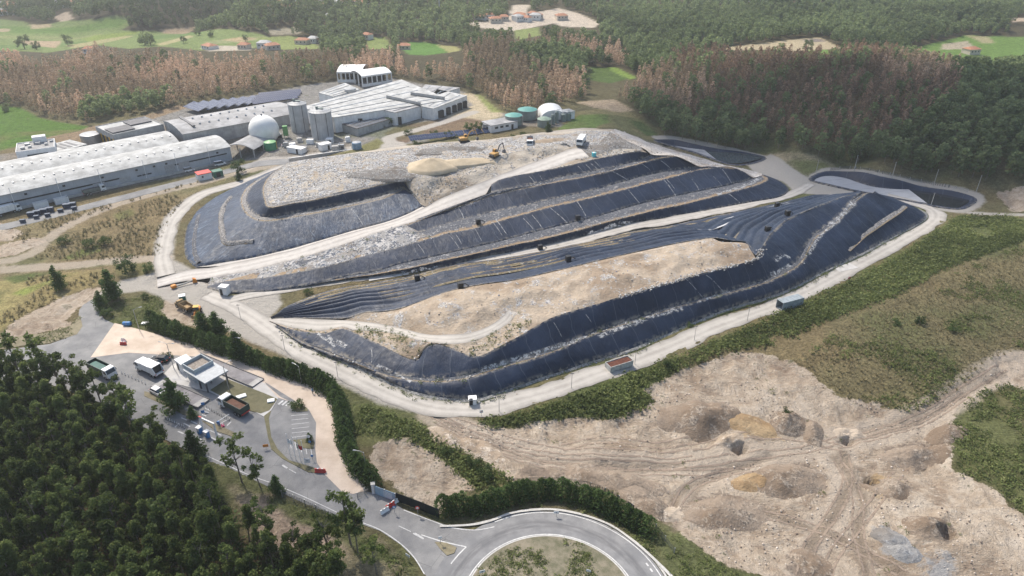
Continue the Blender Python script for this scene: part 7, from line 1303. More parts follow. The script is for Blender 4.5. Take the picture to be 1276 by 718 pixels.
# articulated dump truck and wheel loader by the junction
t = vroot('articulated_dumper', (241, 391), (222, 381), 'yellow articulated dump truck with muddy tray behind the tall pines', 'dump truck'); t.scale = (.74,) * 3; m = MB(); m.prism([(1.6, 1.0), (1.6, 2.0), (2.4, 3.2), (3.4, 3.2), (3.7, 2.2), (4.9, 1.9), (4.9, 1.0)], -1.2, 1.2); c = m.build('cab', mat('muddy_yellow_paint', (.3, .2, .09), .7, .35, .8), t); m = MB(); m.box((2.95, 0, 2.75), (1.2, 2.42, .6)); m.build('window', M_GLASS, c)
m = MB(); pr = [(-4.2, 2.6), (-3.6, 1.5), (.6, 1.4), (1.3, 3.0), (1.15, 3.0), (.5, 1.65), (-3.5, 1.75), (-4.1, 2.7)]; m.prism(pr, -1.35, 1.35)
for y in (-1.4, 1.3): m.prism([(-4.2, 2.6), (-3.6, 1.5), (.6, 1.4), (1.3, 3.0)], y, y + .1)
m.build('tray', mat('muddy_yellow_paint', (.3, .2, .09), .7, .35, .8), t)
for x in (3.6, -.9, -2.6):
    for y in (-1.1, 1.1): wheel(t, x, y, .85, .6)
t = vroot('wheel_loader', (249, 385), (244, 399), 'yellow wheel loader with a wide bucket beside the articulated dump truck', 'loader'); t.scale = (.8,) * 3; m = MB(); m.box((-1.2, 0, 1.6), (2.6, 1.9, 1.0), 0, .15); m.box((.8, 0, 1.3), (1.6, 1.2, .7)); m.build('body', M_ORANGE, t); m = MB(); m.box((.1, 0, 2.6), (1.4, 1.5, 1.3), 0, .06); c = m.build('cab', M_GLASS, t); m = MB(); m.box((.1, 0, 3.3), (1.7, 1.8, .14)); m.build('cab_roof', M_YEL, c)
m = MB(); m.tube([(1.0, .6, 1.6), (2.6, .6, .9)], .15, 5); m.tube([(1.0, -.6, 1.6), (2.6, -.6, .9)], .15, 5); m.build('lift_arm', M_ORANGE, t); m = MB(); m.prism([(2.6, .1), (3.6, .1), (3.0, .3), (2.75, 1.2), (2.6, 1.2)], -1.5, 1.5); m.build('bucket', mat('muddy_yellow_paint', (.3, .2, .09), .7, .35, .8), t)
for x in (-1.3, 1.2):
    for y in (-1.05, 1.05): wheel(t, x, y, .8, .55)
g = G(229, 377); t = empty('portable_toilet', g, .4, 'dark green portable toilet with white roof behind the dump truck', 'portable toilet'); m = MB(); m.box((0, 0, 1.15), (1.6, 1.6, 2.2)); m.build('cabin', mat('toilet_green', (.02, .12, .09), .5), t); m = MB(); m.box((0, 0, 2.35), (1.75, 1.75, .2), 0, .06); m.build('roof', M_WHT, t); m = MB(); m.box((0, -.82, 1.1), (.8, .04, 1.9)); m.build('door', mat('toilet_door', (.03, .18, .14), .5), t)
t = vroot('excavator_attachment', (222, 358), (240, 353), 'orange machine arm lying on the junction ground', 'machine part'); m = MB(); m.tube([(-3.4, 0, .4), (0, 0, .5), (2.4, 0, .9)], .3, 6, .2); m.build('arm', mat('pale_steel', (.4, .38, .34), .6), t); m = MB(); m.box((-3.2, 0, .55), (1.5, 1.3, .9), .2, .15); m.build('mount', M_ORANGE, t); m = MB(); m.prism([(2.2, .1), (3.4, .1), (3.2, 1.2), (2.4, 1.6)], -.5, .5); m.build('bucket', M_ORANGE, t)
# containers
def skip(rear, front, label, W, h, out, inn, open_end=False, closed=False, z=None, dz=.1):
    a, b = G(*rear), G(*front); L = math.hypot(b[0] - a[0], b[1] - a[1]); t = vroot('container', rear, front, label, 'container', None, z, dz); m = MB()
    for y in (-W / 2 + .06, W / 2 - .06): m.box((0, y, h / 2), (L, .12, h))
    for x in ((L / 2 - .06,) if open_end else (-L / 2 + .06, L / 2 - .06)): m.box((x, 0, h / 2), (.12, W - .26, h))
    m.box((0, 0, .1), (L - .26, W - .26, .16)); s = m.build('shell', out, t); m = MB()
    for i in range(9):
        for y in (-W / 2 - .03, W / 2 + .03): m.box((-L / 2 + .3 + i * (L - .6) / 8, y, h / 2), (.14, .08, h - .1))
    m.build('rib', out, s)
    if closed: m = MB(); m.box((0, 0, h + .06), (L, W, .1)); [m.box((-L / 2 + .5 + i * (L - 1) / 7, 0, h + .13), (.2, W - .1, .05)) for i in range(8)]; m.build('roof', out, t)
    else: m = MB(); m.box((0, 0, h * .6), (L - .3, W - .3, h * .6), 0, .15); m.build('load', inn, t)
    return t
skip((970, 386), (996, 378.5), 'pale blue grey steel container with open end on the perimeter road', 2.5, 2.5, mat('pale_blue_grey_paint', (.3, .34, .36), .5, .25, .8), M_DARK, True, True)
skip((757, 461), (785, 453.5), 'low open container with rust red load on the perimeter road', 2.5, 1.6, mat('pale_grey_paint', (.42, .42, .4), .6, .3, .8), mat('rust_red_load', (.1, .035, .022), .9, .4))
for i, (px, py, a, lb) in enumerate(((29, 277.5, .3, 'dark bin standing alone below the long white truck'), (40, 270, .3, 'dark blue bin in the row beside the road, leftmost of the row'), (47, 268, .3, 'dark blue bin second from the left in the roadside row'), (46, 272.5, .2, 'small dark bin in front of the left half of the roadside row'), (55, 266, .3, 'dark blue bin in the middle of the roadside row'), (63, 264, .3, 'dark blue bin at the right end of the long roadside row'), (60, 270, .4, 'low dark bin in front of the right half of the roadside row'), (76, 264.5, .3, 'small flat dark bin between the two roadside groups'), (84, 259.5, .3, 'dark blue bin in the right roadside group, nearest the white container'), (91, 258, .3, 'dark blue bin farthest right in the roadside group'), (93, 261.5, .5, 'small dark bin in front of the right roadside group'))):
    g = G(px, py); t = empty('waste_bin', g, a, lb, 'waste bin', 'dark bins beside the warehouse road'); s = 1.0 if 'small' not in lb and 'low' not in lb else .7; m = MB(); m.box((0, 0, .85 * s), (2.3 * s, 1.4 * s, 1.5 * s), 0, .1, 1.12); m.build('body', mat('navy_bin_paint', (.02, .035, .07), .45, .2), t); m = MB(); m.box((0, 0, 1.68 * s), (2.5 * s, 1.6 * s, .16 * s), 0, .06); m.build('lid', mat('slate_bin_lid', (.07, .1, .15), .45, .2), t)
    for x in (-.8, .8): m = MB(); m.box((x * s, 0, .06), (.2, 1.0 * s, .14)); m.build('foot', M_BLACK, t)
def cabin(px, py, a, d, label, z=None, wm=None, dz=0.0):
    g = G(px, py) if z is None else P(px, py, z); t = empty('cabin', (g[0], g[1], g[2] + dz), a, label, 'cabin'); m = MB(); m.box((0, 0, d[2] / 2), d); m.build('wall', wm or M_WALLW, t); m = MB(); m.box((0, 0, d[2] + .08), (d[0] + .25, d[1] + .25, .16), 0, .04); m.build('roof', M_WHT, t); m = MB(); m.box((-d[0] * .22, -d[1] / 2 - .03, 1.0), (.8, .07, 1.95)); m.build('door', M_DARK, t); return t
cabin(281, 367, -.2, (2.4, 1.8, 2.6), 'small white cabin at the left tip of the long black liner', dz=.2)
cabin(589, 503, .1, (1.7, 1.4, 1.5), 'tiny pale cabinet at the foot of the front liner', dz=.1)
cabin(232, 460, -.72, (3.2, 2.8, 2.6), 'small white cabin with dark door left of the weighbridge office', dz=.17)
# weighbridge office with canopy
g = G(254, 474); O = (g[0], g[1], g[2] + .17); t = empty('weighbridge_office', O, -.62, 'grey weighbridge office with gravel flat roof and a wide canopy', 'office'); m = MB(); m.box((-1.6, .6, 1.6), (4.6, 4.6, 3.2)); w_ = m.build('wall', mat('pale_blue_grey_render', (.36, .4, .42), .6, .12), t)
m = MB(); m.box((1.3, .4, 3.0), (9.0, 6.2, .35)); m.build('canopy', mat('canopy_grey', (.42, .44, .45), .5, .15), t); m = MB()
for c, d in (((-1.7, -2.0, 3.7), (4.9, .2, 1.1)), ((-1.7, 2.9, 3.7), (4.9, .2, 1.1)), ((-4.05, .45, 3.7), (.2, 4.7, 1.1)), ((.65, .45, 3.7), (.2, 4.7, 1.1))): m.box(c, d)
m.build('parapet', mat('pale_blue_grey_render', (.36, .4, .42), .6, .12), t); m = MB(); m.box((-1.7, .45, 3.3), (4.5, 4.7, .25)); m.build('roof', mat('roof_gravel', (.3, .26, .22), .9, .4, 2.5), t)
for x, y in ((5.2, -2.2), (5.2, 3.0), (2.6, -2.3)): m = MB(); m.box((x, y, 1.4), (.3, .3, 2.8)); m.build('post', M_DSTEEL, t)
for x in (-2.6, -.6): m = MB(); m.box((x, -1.72, 1.9), (1.4, .08, 1.0)); m.build('window', M_GLASS, w_)
m = MB(); m.box((.73, .9, 1.6), (.08, 2.4, 2.2)); m.build('glass_front', M_GLASS, w_)
# steel weighbridge decks
for a, b, wd, lb in (((196, 478), (254, 505), 3.2, 'dark steel weighbridge deck on the near side of the office'), ((243, 446), (322, 479), 3.4, 'dark steel weighbridge deck on the far side of the office')):
    pa, pb = G(*a), G(*b); L = math.hypot(pb[0] - pa[0], pb[1] - pa[1]); t = vroot('weighbridge', a, b, lb, 'weighbridge', None, None, .2); m = MB(); m.box((0, 0, .02), (L, wd, .3)); m.build('deck', m_road('weighbridge_steel', (.13, .12, .13), (.26, .25, .26), .35, .7), t); m = MB()
    for y in (-wd / 2 - .1, wd / 2 + .1): m.box((0, y, .16), (L, .16, .34))
    m.build('side_rail', M_DSTEEL, t); m = MB()
    for x in (-L / 2 + .8, L / 2 - .8): m.box((x, 0, .185), (1.6, wd - .2, .03))
    m.build('ramp_plate', M_CONC, t)
# person under the canopy
def person(px, py, label, top, trous, dz=.17, rz=0.0, arm=.25):
    g = G(px, py); t = empty('person', (g[0], g[1], g[2] + dz), rz, label, 'person')
    J = [((0, 0, .95), .13), ((0, 0, 1.15), .13), ((0, 0, 1.4), .15), ((0, 0, 1.52), .06), ((0, .02, 1.62), .085), ((0, .02, 1.72), .075), ((.1, 0, .9), .095), ((.11, .03, .5), .065), ((.11, 0, .1), .05), ((.11, .14, .04), .04), ((-.1, 0, .9), .095), ((-.11, .06, .5), .065), ((-.11, -.02, .1), .05), ((-.11, .12, .04), .04), ((.2, 0, 1.4), .065), ((.27, .02, 1.12), .045), ((.26, .18, .9), .035), ((-.2, 0, 1.4), .065), ((-.28, .0, 1.12), .045), ((-.27, .12, .88), .035)]
    E = [(0, 1), (1, 2), (2, 3), (3, 4), (4, 5), (0, 6), (6, 7), (7, 8), (8, 9), (0, 10), (10, 11), (11, 12), (12, 13), (2, 14), (14, 15), (15, 16), (2, 17), (17, 18), (18, 19)]
    me = bpy.data.meshes.new('body'); me.from_pydata([j[0] for j in J], E, []); o = bpy.data.objects.new('body', me); COL.objects.link(o); o.parent = t; md = o.modifiers.new('skin', 'SKIN')
    for v, j in zip(me.skin_vertices[0].data, J): v.radius = (j[1], j[1])
    me.skin_vertices[0].data[0].use_root = True; o.modifiers.new('smooth', 'SUBSURF').levels = 1; o.modifiers['smooth'].render_levels = 1
    k = NT('clothed_figure_' + top[0]); z = k.sep(k.obj())[2]; c = k.mix(k.step(z, .97, .99), trous, top[1]); c = k.mix(k.step(z, 1.5, 1.52), c, (.4, .25, .18)); me.materials.append(k.done(c, .8)); m = MB(); m.lathe([(.095, 1.68), (.09, 1.76), (.04, 1.82)], (0, .01, 0), 10); m.build('hair', M_BLACK, t, True)
person(264, 479, 'person in orange work vest standing under the office canopy', ('orange', (.6, .25, .06)), (.03, .035, .06), rz=.6)
person(390, 491, 'person in light blue top walking on the beige lane', ('blue', (.2, .35, .5)), (.05, .06, .08), .11, 1.2)
# ================================================================ STREET FURNITURE
def pole(px, py, h, label, kind='lamp', cat='lamp post', group=None, arms=1, rz=0.0, z=None, r=.07):
    g = G(px, py) if z is None else P(px, py, z); t = empty('street_lamp' if kind == 'lamp' else 'utility_pole', (g[0], g[1], g[2] + .02), rz, label, cat, group); m = MB(); m.tube([(0, 0, 0), (0, 0, h)], r * 1.4, 7, r); m.build('post', M_STEEL if kind == 'lamp' else mat('weathered_post', (.4, .38, .35), .8), t)
    if kind == 'lamp':
        for i in range(arms):
            s = 1 if i == 0 else -1; m = MB(); m.tube([(0, 0, h - .1), (s * .8, 0, h + .25), (s * 1.6, 0, h + .3)], .05, 5); a = m.build('arm', M_STEEL, t); m = MB(); m.box((s * 1.8, 0, h + .3), (.7, .28, .14), 0, .04); m.build('lamp_head', M_GREY, a)
    else: m = MB(); m.box((0, 0, h - .3), (.9, .1, .12)); m.build('cross_arm', M_DSTEEL, t)
pole(217, 460, 7.5, 'double armed lamp post beside the round bush and white cabin', arms=2, rz=-.2); pole(286, 488, 7.5, 'lamp post on the grass island by the office', arms=1, rz=.9); pole(174, 412, 6.5, 'lamp post at the start of the long hedge', rz=.5); pole(297, 448, 6.5, 'lamp post rising out of the lane hedge', rz=-.3); pole(376, 478, 5, 'lamp post with bright head at the lane hedge', rz=2.6); pole(457, 592, 6, 'lamp post near the sliding gate', rz=3.0)
wd = ['first', 'second', 'third', 'fourth', 'fifth', 'sixth', 'seventh', 'eighth', 'ninth']
for i, (px, py) in enumerate(((300, 397), (355, 436), (421, 470), (622, 513), (712, 484), (791, 454), (865, 424), (931, 400))): pole(px, py, 4.6, '%s thin pale post along the perimeter road, counted from the junction' % wd[i], 'post', 'post', 'thin posts along the perimeter road', r=.05)
for i, (px, py) in enumerate(((1064, 214), (1111, 223), (1163, 232), (1216, 240), (1160, 256), (1017, 214))): pole(px, py, 7 if i < 4 else 5, ['pale pole behind the near pond, leftmost of the row', 'pale pole behind the near pond, second from the left', 'pale pole behind the near pond, second from the right', 'pale pole behind the near pond at its right tip', 'pale pole at the front bank of the near pond', 'short pale pole at the left corner of the near pond'][i], 'post', 'pole', 'pale poles round the near pond', r=.1)
g = G(548, 21); pole(548, 22, 26, 'tall thin mast standing in the far woods', 'post', 'mast', r=.5)
def sign(px, py, h, label, face, mt, size=.7, shape='round', rz=0.0, posts=1, mark=None):
    g = G(px, py); t = empty('road_sign', (g[0], g[1], g[2] + .06), rz, label, 'sign'); m = MB(); m.tube([(0, 0, 0), (0, 0, h)], .04, 6); m.build('post', M_STEEL, t); m = MB()
    if shape == 'round': m.lathe([(size / 2, -.02), (size / 2, .02)], n=20, M=Matrix.Translation((0, -.07, h)) @ Matrix.Rotation(R(90), 4, 'X'))
    else: m.box((0, -.07, h), (size * (1.6 if shape == 'wide' else 1), .04, size))
    f = m.build('sign_face', mt, t)
    if mark: m = MB(); m.box((0, -.1, h), (size * .45, .02, size * .16)) if shape != 'round' else m.lathe([(size * .3, -.01), (size * .3, .01)], n=18, M=Matrix.Translation((0, -.1, h)) @ Matrix.Rotation(R(90), 4, 'X')); m.build('sign_mark', mark, f)
sign(492, 640, 1.6, 'round blue road sign on the gate road', '', M_BLUE, .7, 'round', 0, 1, M_WHT); sign(521, 642, 1.9, 'round white road sign with red rim beside the dark fence', '', M_RED, .85, 'round', 0, 1, M_WHT); sign(255, 511, 1.8, 'blue traffic sign by the upper lanes, farther one', '', M_BLUE, .75, 'square', .2); sign(255, 521, 1.8, 'blue traffic sign by the upper lanes, nearer one', '', M_BLUE, .75, 'square', .2); sign(273, 532, 1.2, 'blue barrier post with white top on the divider strip', '', M_BLUE, .6, 'square'); sign(386, 553, 2.0, 'white disc sign above a blue one on the car park island', '', M_WHT, .8); sign(387, 556, 1.2, 'blue disc sign low on the car park island', '', M_BLUE, .6); sign(390, 574, 1.3, 'small blue round sign beside the flagpoles', '', M_BLUE, .6); sign(384, 580, 1.3, 'white square notice board beside the flagpoles', '', M_WHT, 1.2, 'square', .1, 1, M_GREY); sign(549, 678, 1.7, 'white sign on the splitter island of the roundabout', '', M_WHT, .6, 'square', .2); sign(693, 644, 1.2, 'white arrow board above the roundabout ring', '', M_WHT, .6, 'wide', 0, 1, M_BLACK); sign(601, 718, 1.2, 'white arrow board at the left edge of the island', '', M_WHT, .6, 'wide', .3, 1, M_BLACK); sign(733, 716, 1.0, 'small white board at the right edge of the island', '', M_WHT, .5, 'wide', -.3); sign(509, 698, 1.2, 'white board on the verge of the roundabout approach', '', M_WHT, .6, 'wide', -.6); sign(600, 519, 1.4, 'white and red sign at the edge of the green scrub', '', M_WHT, .8, 'square', .2, 1, M_RED); sign(1057, 351, 1.2, 'tiny red and white sign on the perimeter road bend', '', M_RED, .7, 'square', .2, 1, M_WHT); sign(332, 560, 1.0, 'orange red sign at the tip of the grass strip', '', M_ORANGE, .7, 'wide', .2)
# flagpoles
for i, (px, py, fl, lb) in enumerate(((362.5, 570.5, M_WHT, 'flagpole with limp white flag, leftmost of the four'), (369, 573.5, None, 'bare flagpole second from the left of four'), (375, 575.5, M_RED, 'flagpole with red and green flag, third of the four'), (381, 579, None, 'bare flagpole at the right end of the four'))):
    g = G(px, py); t = empty('flagpole', (g[0], g[1], g[2] + .16), 0, lb, 'flagpole', 'flagpoles at the car park'); m = MB(); m.tube([(0, 0, 0), (0, 0, 6.2)], .07, 7, .045); m.lathe([(.09, 6.2), (.05, 6.35)], n=8); m.build('pole', M_WHT, t)
    if fl:
        z0, z1 = (4.9, 3.7) if fl is M_WHT else (4.4, 3.3); m = MB(); n = 8; vs = [(.06 + .9 * j / n, .12 * math.sin(j * 1.4), z - .5 * j / n) for z in (z0, z1) for j in range(n + 1)]; m.add(vs, [(j, j + 1, n + 2 + j, n + 1 + j) for j in range(n)]); f = m.build('flag', fl, t)
        if fl is M_RED: m = MB(); vs = [(-.28 * (1 - j / 3) + .02, .05, z + .25 - .1 * j) for z in (z0, z1) for j in range(4)]; m.add(vs, [(j, j + 1, 5 + j, 4 + j) for j in range(3)]); m.build('green_field', M_GRN, f)
# water filled barriers and boards
def barrier(px, py, L, h, mt, label, rz, dz=.1):
    g = G(px, py); t = empty('road_barrier', (g[0], g[1], g[2] + dz), rz, label, 'barrier'); m = MB(); m.prism([(-.3, 0), (-.28, .2), (-.1, .4), (-.08, h), (.08, h), (.1, .4), (.28, .2), (.3, 0)], -L / 2, L / 2); m.build('body', mt, t); m = MB(); m.box((0, L * .2, h + .05), (.16, .3, .1)); m.box((0, -L * .2, h + .05), (.16, .3, .1)); m.build('filler_cap', M_WHT if mt is M_RED else M_GREY, t)
barrier(486.5, 632, 1.9, .9, M_RED, 'red plastic barrier lying across the gate road', -.85); barrier(494.5, 626, 1.8, .9, M_WHT, 'white plastic barrier nearest the blue gate', -.85); barrier(479.5, 638.5, 1.8, .9, M_WHT, 'white plastic barrier farthest out on the gate road', -.85); barrier(399.5, 589, 2.2, .9, M_RED, 'red plastic barrier at the tip of the beige lane', 1.5, .14); barrier(154, 430, 1.6, .8, M_RED, 'red barrier in the middle of the beige lane, left of its white one', 1.5, .14); barrier(154.5, 426, 1.3, .9, M_WHT, 'white barrier standing behind the red one on the beige lane', 1.4, .14); barrier(278, 531.5, 1.0, .5, paint('pink_paint', (.6, .1, .2)), 'low pink red barrier on the asphalt below the tipper truck', .6)
# boom gate posts and ticket portal
g = G(262, 541); t = empty('ticket_portal', (g[0], g[1], g[2] + .06), -.5, 'white height gate spanning blue ticket machines over the lower lanes', 'portal'); m = MB()
for x in (-2.2, 2.2): m.box((x, 0, 1.9), (.3, .3, 3.8))
m.box((0, 0, 3.75), (4.7, .3, .3)); m.build('frame', M_WHT, t); m = MB(); m.box((-2.0, 0, 3.95), (.8, .32, .12)); m.build('red_stripe', M_RED, t)
for px, py, lb in ((249.5, 540, 'blue and white ticket machine, left of the pair'), (259, 545, 'blue and white ticket machine, right of the pair')):
    g = G(px, py); t = empty('ticket_machine', (g[0], g[1], g[2] + .06), -.5, lb, 'ticket machine', 'ticket machines'); m = MB(); m.box((0, 0, .8), (.9, .8, 1.6), 0, .06); m.build('body', M_BLUE, t); m = MB(); m.box((0, -.42, 1.15), (.6, .06, .6)); m.build('screen', M_WHT, t); m = MB(); m.box((0, 0, 1.68), (1.1, 1.0, .12)); m.build('cap', M_WHT, t)
for a, b, lb in (((273, 530), (286.5, 520.5), 'white boom barrier arm across the upper lanes'),):
    pa, pb = G(*a), G(*b); L = math.hypot(pb[0] - pa[0], pb[1] - pa[1]); t = vroot('boom_barrier', a, b, lb, 'barrier'); m = MB(); m.box((-L / 2, 0, .5), (.45, .4, 1.0), 0, .04); m.build('post', M_BLUE, t); m = MB(); m.tube([(-L / 2, 0, .95), (L / 2, 0, 1.0)], .07, 6); m.build('arm', M_WHT, t)
# white slabs on the grass island, kerb boards
for px, py, L, W, a, lb in ((301, 495.5, 2.2, 1.3, .55, 'white board lying on the grass island'), (338, 500.8, 1.6, 1.2, .3, 'small white slab at the right tip of the grass island'), (183, 404, 2.6, 1.0, .1, 'white box lying at the start of the hedge'), (487, 188, 3, 2, 0, 'pale slab on the plant road')):
    g = G(px, py); t = empty('white_slab', (g[0], g[1], g[2] + .2), a, lb, 'slab'); m = MB(); m.box((0, 0, .18), (L, W, .3), 0, .04); m.build('panel', M_WHT, t); m = MB(); m.box((0, 0, -.02), (L * .8, W * .6, .14)); m.build('runner', M_GREY, t)
g = G(159, 406); t = empty('oil_drum', (g[0], g[1], g[2] + .1), 0, 'blue barrel lying by the junction verge', 'barrel'); M = Matrix.Translation((0, 0, .6)) @ Matrix.Rotation(R(90), 4, 'Y'); m = MB(); m.lathe([(.55, -1), (.58, -.9), (.58, .9), (.55, 1)], n=18, M=M); m.build('drum', M_BLUE, t, True); m = MB(); m.lathe([(.6, -.05), (.6, .05)], n=18, M=M); m.build('hoop', M_GREY, t)
# bollards along the lanes
BO = [(152 + i * 4.2, 466 + i * 1.9) for i in range(8)] + [(206 + i * 3.0, 522.5 + i * 1.4) for i in range(9)] + [(258 + i * 3.1, 509 + i * 1.75) for i in range(10)]
for i, (px, py) in enumerate(BO):
    g = G(px, py); t = empty('bollard', (g[0], g[1], g[2] + .06), 0, ['flexible lane bollard of the row by the dark green truck', 'flexible lane bollard of the row along the lower lanes', 'flexible lane bollard of the row beside the tipper truck'][0 if i < 8 else 1 if i < 17 else 2], 'bollard', ['bollards by the green truck', 'bollards of the lower lanes', 'bollards beside the tipper'][0 if i < 8 else 1 if i < 17 else 2]); m = MB(); m.lathe([(.07, 0), (.06, .75), (.03, .8)], n=8); m.build('post', M_GREY if i >= 17 else M_WHT, t); m = MB(); m.lathe([(.16, 0), (.12, .06)], n=8); m.build('foot', M_BLACK, t)
# gate and fences
def fence(pts, h, label, mt, name='fence', post=2.5, th=.06, dz=.05, cat='fence', pm=None):
    l = catmull(GP(pts), .8); o = l[0].copy(); t = empty(name, tuple(o), 0, label, cat); q = l - o; n = len(l); up = np.array([0, 0, h]); s = np.array([0, th, 0]); V = np.concatenate([q + [0, 0, dz], q + up, q + up + s, q + s + [0, 0, dz]]); F = [(k * n + i, k * n + i + 1, ((k + 1) % 4) * n + i + 1, ((k + 1) % 4) * n + i) for k in range(4) for i in range(n - 1)]; mesh_np('panel', V, F, mt, t); L = arcl(l); k = max(2, int(L[-1] / post))
    for i in range(k + 1): w = i / k * L[-1]; p = [np.interp(w, L, q[:, j]) for j in range(3)]; m = MB(); m.box((p[0], p[1] + th / 2, p[2] + h / 2 + .05), (.12, .12 + th, h + .1)); m.build('post', pm or M_STEEL, t)
    return t
fence([(494.5, 625), (520, 634.5), (547, 645.5)], 2.3, 'dark green solid fence right of the blue sliding gate', mat('black_green_sheet', (.008, .016, .016), .6, .1), post=3, cat='fence', pm=M_BLACK)
gt = fence([(467.5, 615.5), (480, 620.5), (493.5, 625.5)], 2.2, 'pale blue sliding gate with faint white lettering panel', mat('pale_blue_panel', (.3, .42, .52), .5, .1), 'sliding_gate', 3.6, cat='gate')
k = NT('faded_letter_panel'); v = k.obj(); sx = k.sep(v); rows = k.step(k.math('ABSOLUTE', k.math('SUBTRACT', k.math('FRACT', k.math('MULTIPLY', sx[2], 2.6)), .5)), .22, .3); ltr = k.math('MULTIPLY', rows, k.step(k.noise(k.comb(k.math('MULTIPLY', sx[0], 7.0), k.math('MULTIPLY', sx[2], 3.0)), 1.0, 2), .45, .55)); ml = k.done(k.mix(ltr, (.5, .58, .64), (.3, .4, .48)), .5)
a, b = Vector(G(478.5, 620)), Vector(G(489.5, 624.3)); m = MB(); o_ = Vector(gt.location); d_ = (b - a).normalized(); nn = Vector((d_.y, -d_.x, 0)) * .05; pp = [a - o_ + nn + Vector((0, 0, .35)), b - o_ + nn + Vector((0, 0, .35)), b - o_ + nn + Vector((0, 0, 2.0)), a - o_ + nn + Vector((0, 0, 2.0))]; m.add([tuple(q) for q in pp] + [tuple(q - nn * .4) for q in pp], [(0, 1, 2, 3), (4, 7, 6, 5), (0, 4, 5, 1), (1, 5, 6, 2), (2, 6, 7, 3), (3, 7, 4, 0)]); m.build('letter_panel', ml, gt)
g = G(466, 614); t = empty('gate_pillar', g, .2, 'white gate pillar at the left end of the blue gate', 'pillar'); m = MB(); m.box((0, 0, 1.2), (.7, .7, 2.4)); m.build('shaft', M_WHT, t); m = MB(); m.box((0, 0, 2.45), (.85, .85, .12)); m.build('cap', M_CONC, t)
k = NT('wire_mesh'); v = k.sep(k.geo()); wx = k.step(k.math('ABSOLUTE', k.math('SUBTRACT', k.math('FRACT', k.math('MULTIPLY', k.math('ADD', v[0], v[1]), 5.0)), .5)), .4, .44); wz = k.step(k.math('ABSOLUTE', k.math('SUBTRACT', k.math('FRACT', k.math('MULTIPLY', v[2], 5.0)), .5)), .4, .44); tr = k.n('ShaderNodeBsdfTransparent'); mx = k.n('ShaderNodeMixShader'); k.l(k.math('MAXIMUM', wx, wz), mx.inputs[0]); k.l(tr.outputs[0], mx.inputs[1]); k.done((.13, .14, .14), .6); k.l(k.b.outputs[0], mx.inputs[2]); k.l(mx.outputs[0], k.out.inputs[0]); M_MESH = k.m
fence([(352, 620), (380, 631), (405, 643), (424, 651)], 1.8, 'grey wire fence between the access road and the sandy strip', M_MESH, 'wire_fence', 2.5, .02)
fence([(446, 622), (455, 616), (464, 611)], 1.6, 'short wire gate across the end of the beige lane', M_MESH, 'wire_gate', 2, .02, cat='gate')
fence([(1034, 213), (1062, 211), (1100, 217), (1135, 225), (1175, 233), (1205, 240)], 1.3, 'wire fence along the far rim of the near pond', M_MESH, 'wire_fence', 4, .02)
fence([(640, 602.5), (690, 601), (740, 609), (780, 630), (812, 655), (840, 690)], 1.4, 'wire fence behind the curved hedge', M_MESH, 'wire_fence', 3, .02)
# stone wall along the roundabout, black pipes on the mound
ribbon('retaining_kerb', [(548,657),(585,655.5),(612,650),(640,640),(680,636),(720,641),(760,655),(790,676),(820,703),(845,728)], .5, M_KERB, .28, 1, .2)
def blackbox(px, py, z, lb): g = S(px, py); t = empty('gas_well', g, .3, lb, 'gas well', 'black gas wells on the mounds'); m = MB(); m.box((0, 0, .8), (1.5, 1.3, 1.7), 0, .08); m.build('housing', M_BLACK, t); m = MB(); m.tube([(.5, 0, 1.2), (1.4, .2, 1.0), (2.4, .3, .1)], .12, 6); m.build('pipe', M_BLACK, t)
for px, py, z, lb in ((520, 349, 3.2, 'black gas well on the ridged liner left of centre'), (574, 359, 9.4, 'black gas well at the upper edge of the sand heap'), (673, 311, 3.1, 'black gas well on the edge of the middle track'), (708, 325, 7.2, 'black gas well above the sand heap at mid length'), (968, 258, 4, 'black gas well near the right end of the ridged liner'), (981, 268, 8, 'black gas well just above the steep right crest'), (956, 288, 10, 'black gas well in the small dark hollow at the sand tip'), (596, 279, 8, 'black gas well on the bench of the upper mound'), (720, 274, 6.2, 'black gas well on the lowest bench of the upper mound')): blackbox(px, py, z, lb)
g = S(740, 195); t = empty('plastic_tank', g, 0, 'small turquoise drum on the waste beside the topmost liner', 'drum'); m = MB(); m.lathe([(.8, 0), (.85, .7), (.8, 1.5)], n=14); m.build('shell', paint('turquoise_plastic', (.1, .5, .55)), t, True); m = MB(); m.lathe([(.5, 1.5), (.2, 1.7)], n=12); m.build('lid', M_WHT, t)
g = G(337, 177 + 20); 
# ================================================================ FAR HOUSES
M_TILE = mat('terracotta_tiles', (.36, .17, .1), .85, .3, .6); M_HW = mat('house_white', (.72, .7, .66), .8, .12); M_HC = mat('house_cream', (.6, .52, .42), .8, .12)
def house_proto(seed):
    rr = random.Random(seed); L, W, Hh = rr.uniform(9, 15), rr.uniform(8, 11), rr.uniform(3.5, 6.5); t = empty('house', (0, 0, 0)); m = MB(); m.box((0, 0, Hh / 2 - .5), (L, W, Hh + 1)); m.build('wall', M_HW if seed % 3 else M_HC, t)
    rf = MB(); z = Hh + .05; e = .5; rf.add([(-L / 2 - e, -W / 2 - e, z), (L / 2 + e, -W / 2 - e, z), (L / 2 + e, W / 2 + e, z), (-L / 2 - e, W / 2 + e, z), (-L / 4, 0, z + 2.2), (L / 4, 0, z + 2.2)], [(0, 1, 5, 4), (2, 3, 4, 5), (1, 2, 5), (3, 0, 4), (3, 2, 1, 0)]); rf.build('roof', M_TILE if seed % 4 != 1 else M_ROOF, t)
    for x in (-L * .3, 0, L * .3): m = MB(); m.box((x, -W / 2 - .04, Hh * .6), (1.3, .1, 1.4)); m.build('window', M_DARK, t)
    KIDS[t.name] = list(bpy.context.scene.objects)[-5:]; return t
HP = [house_proto(k) for k in range(8)]
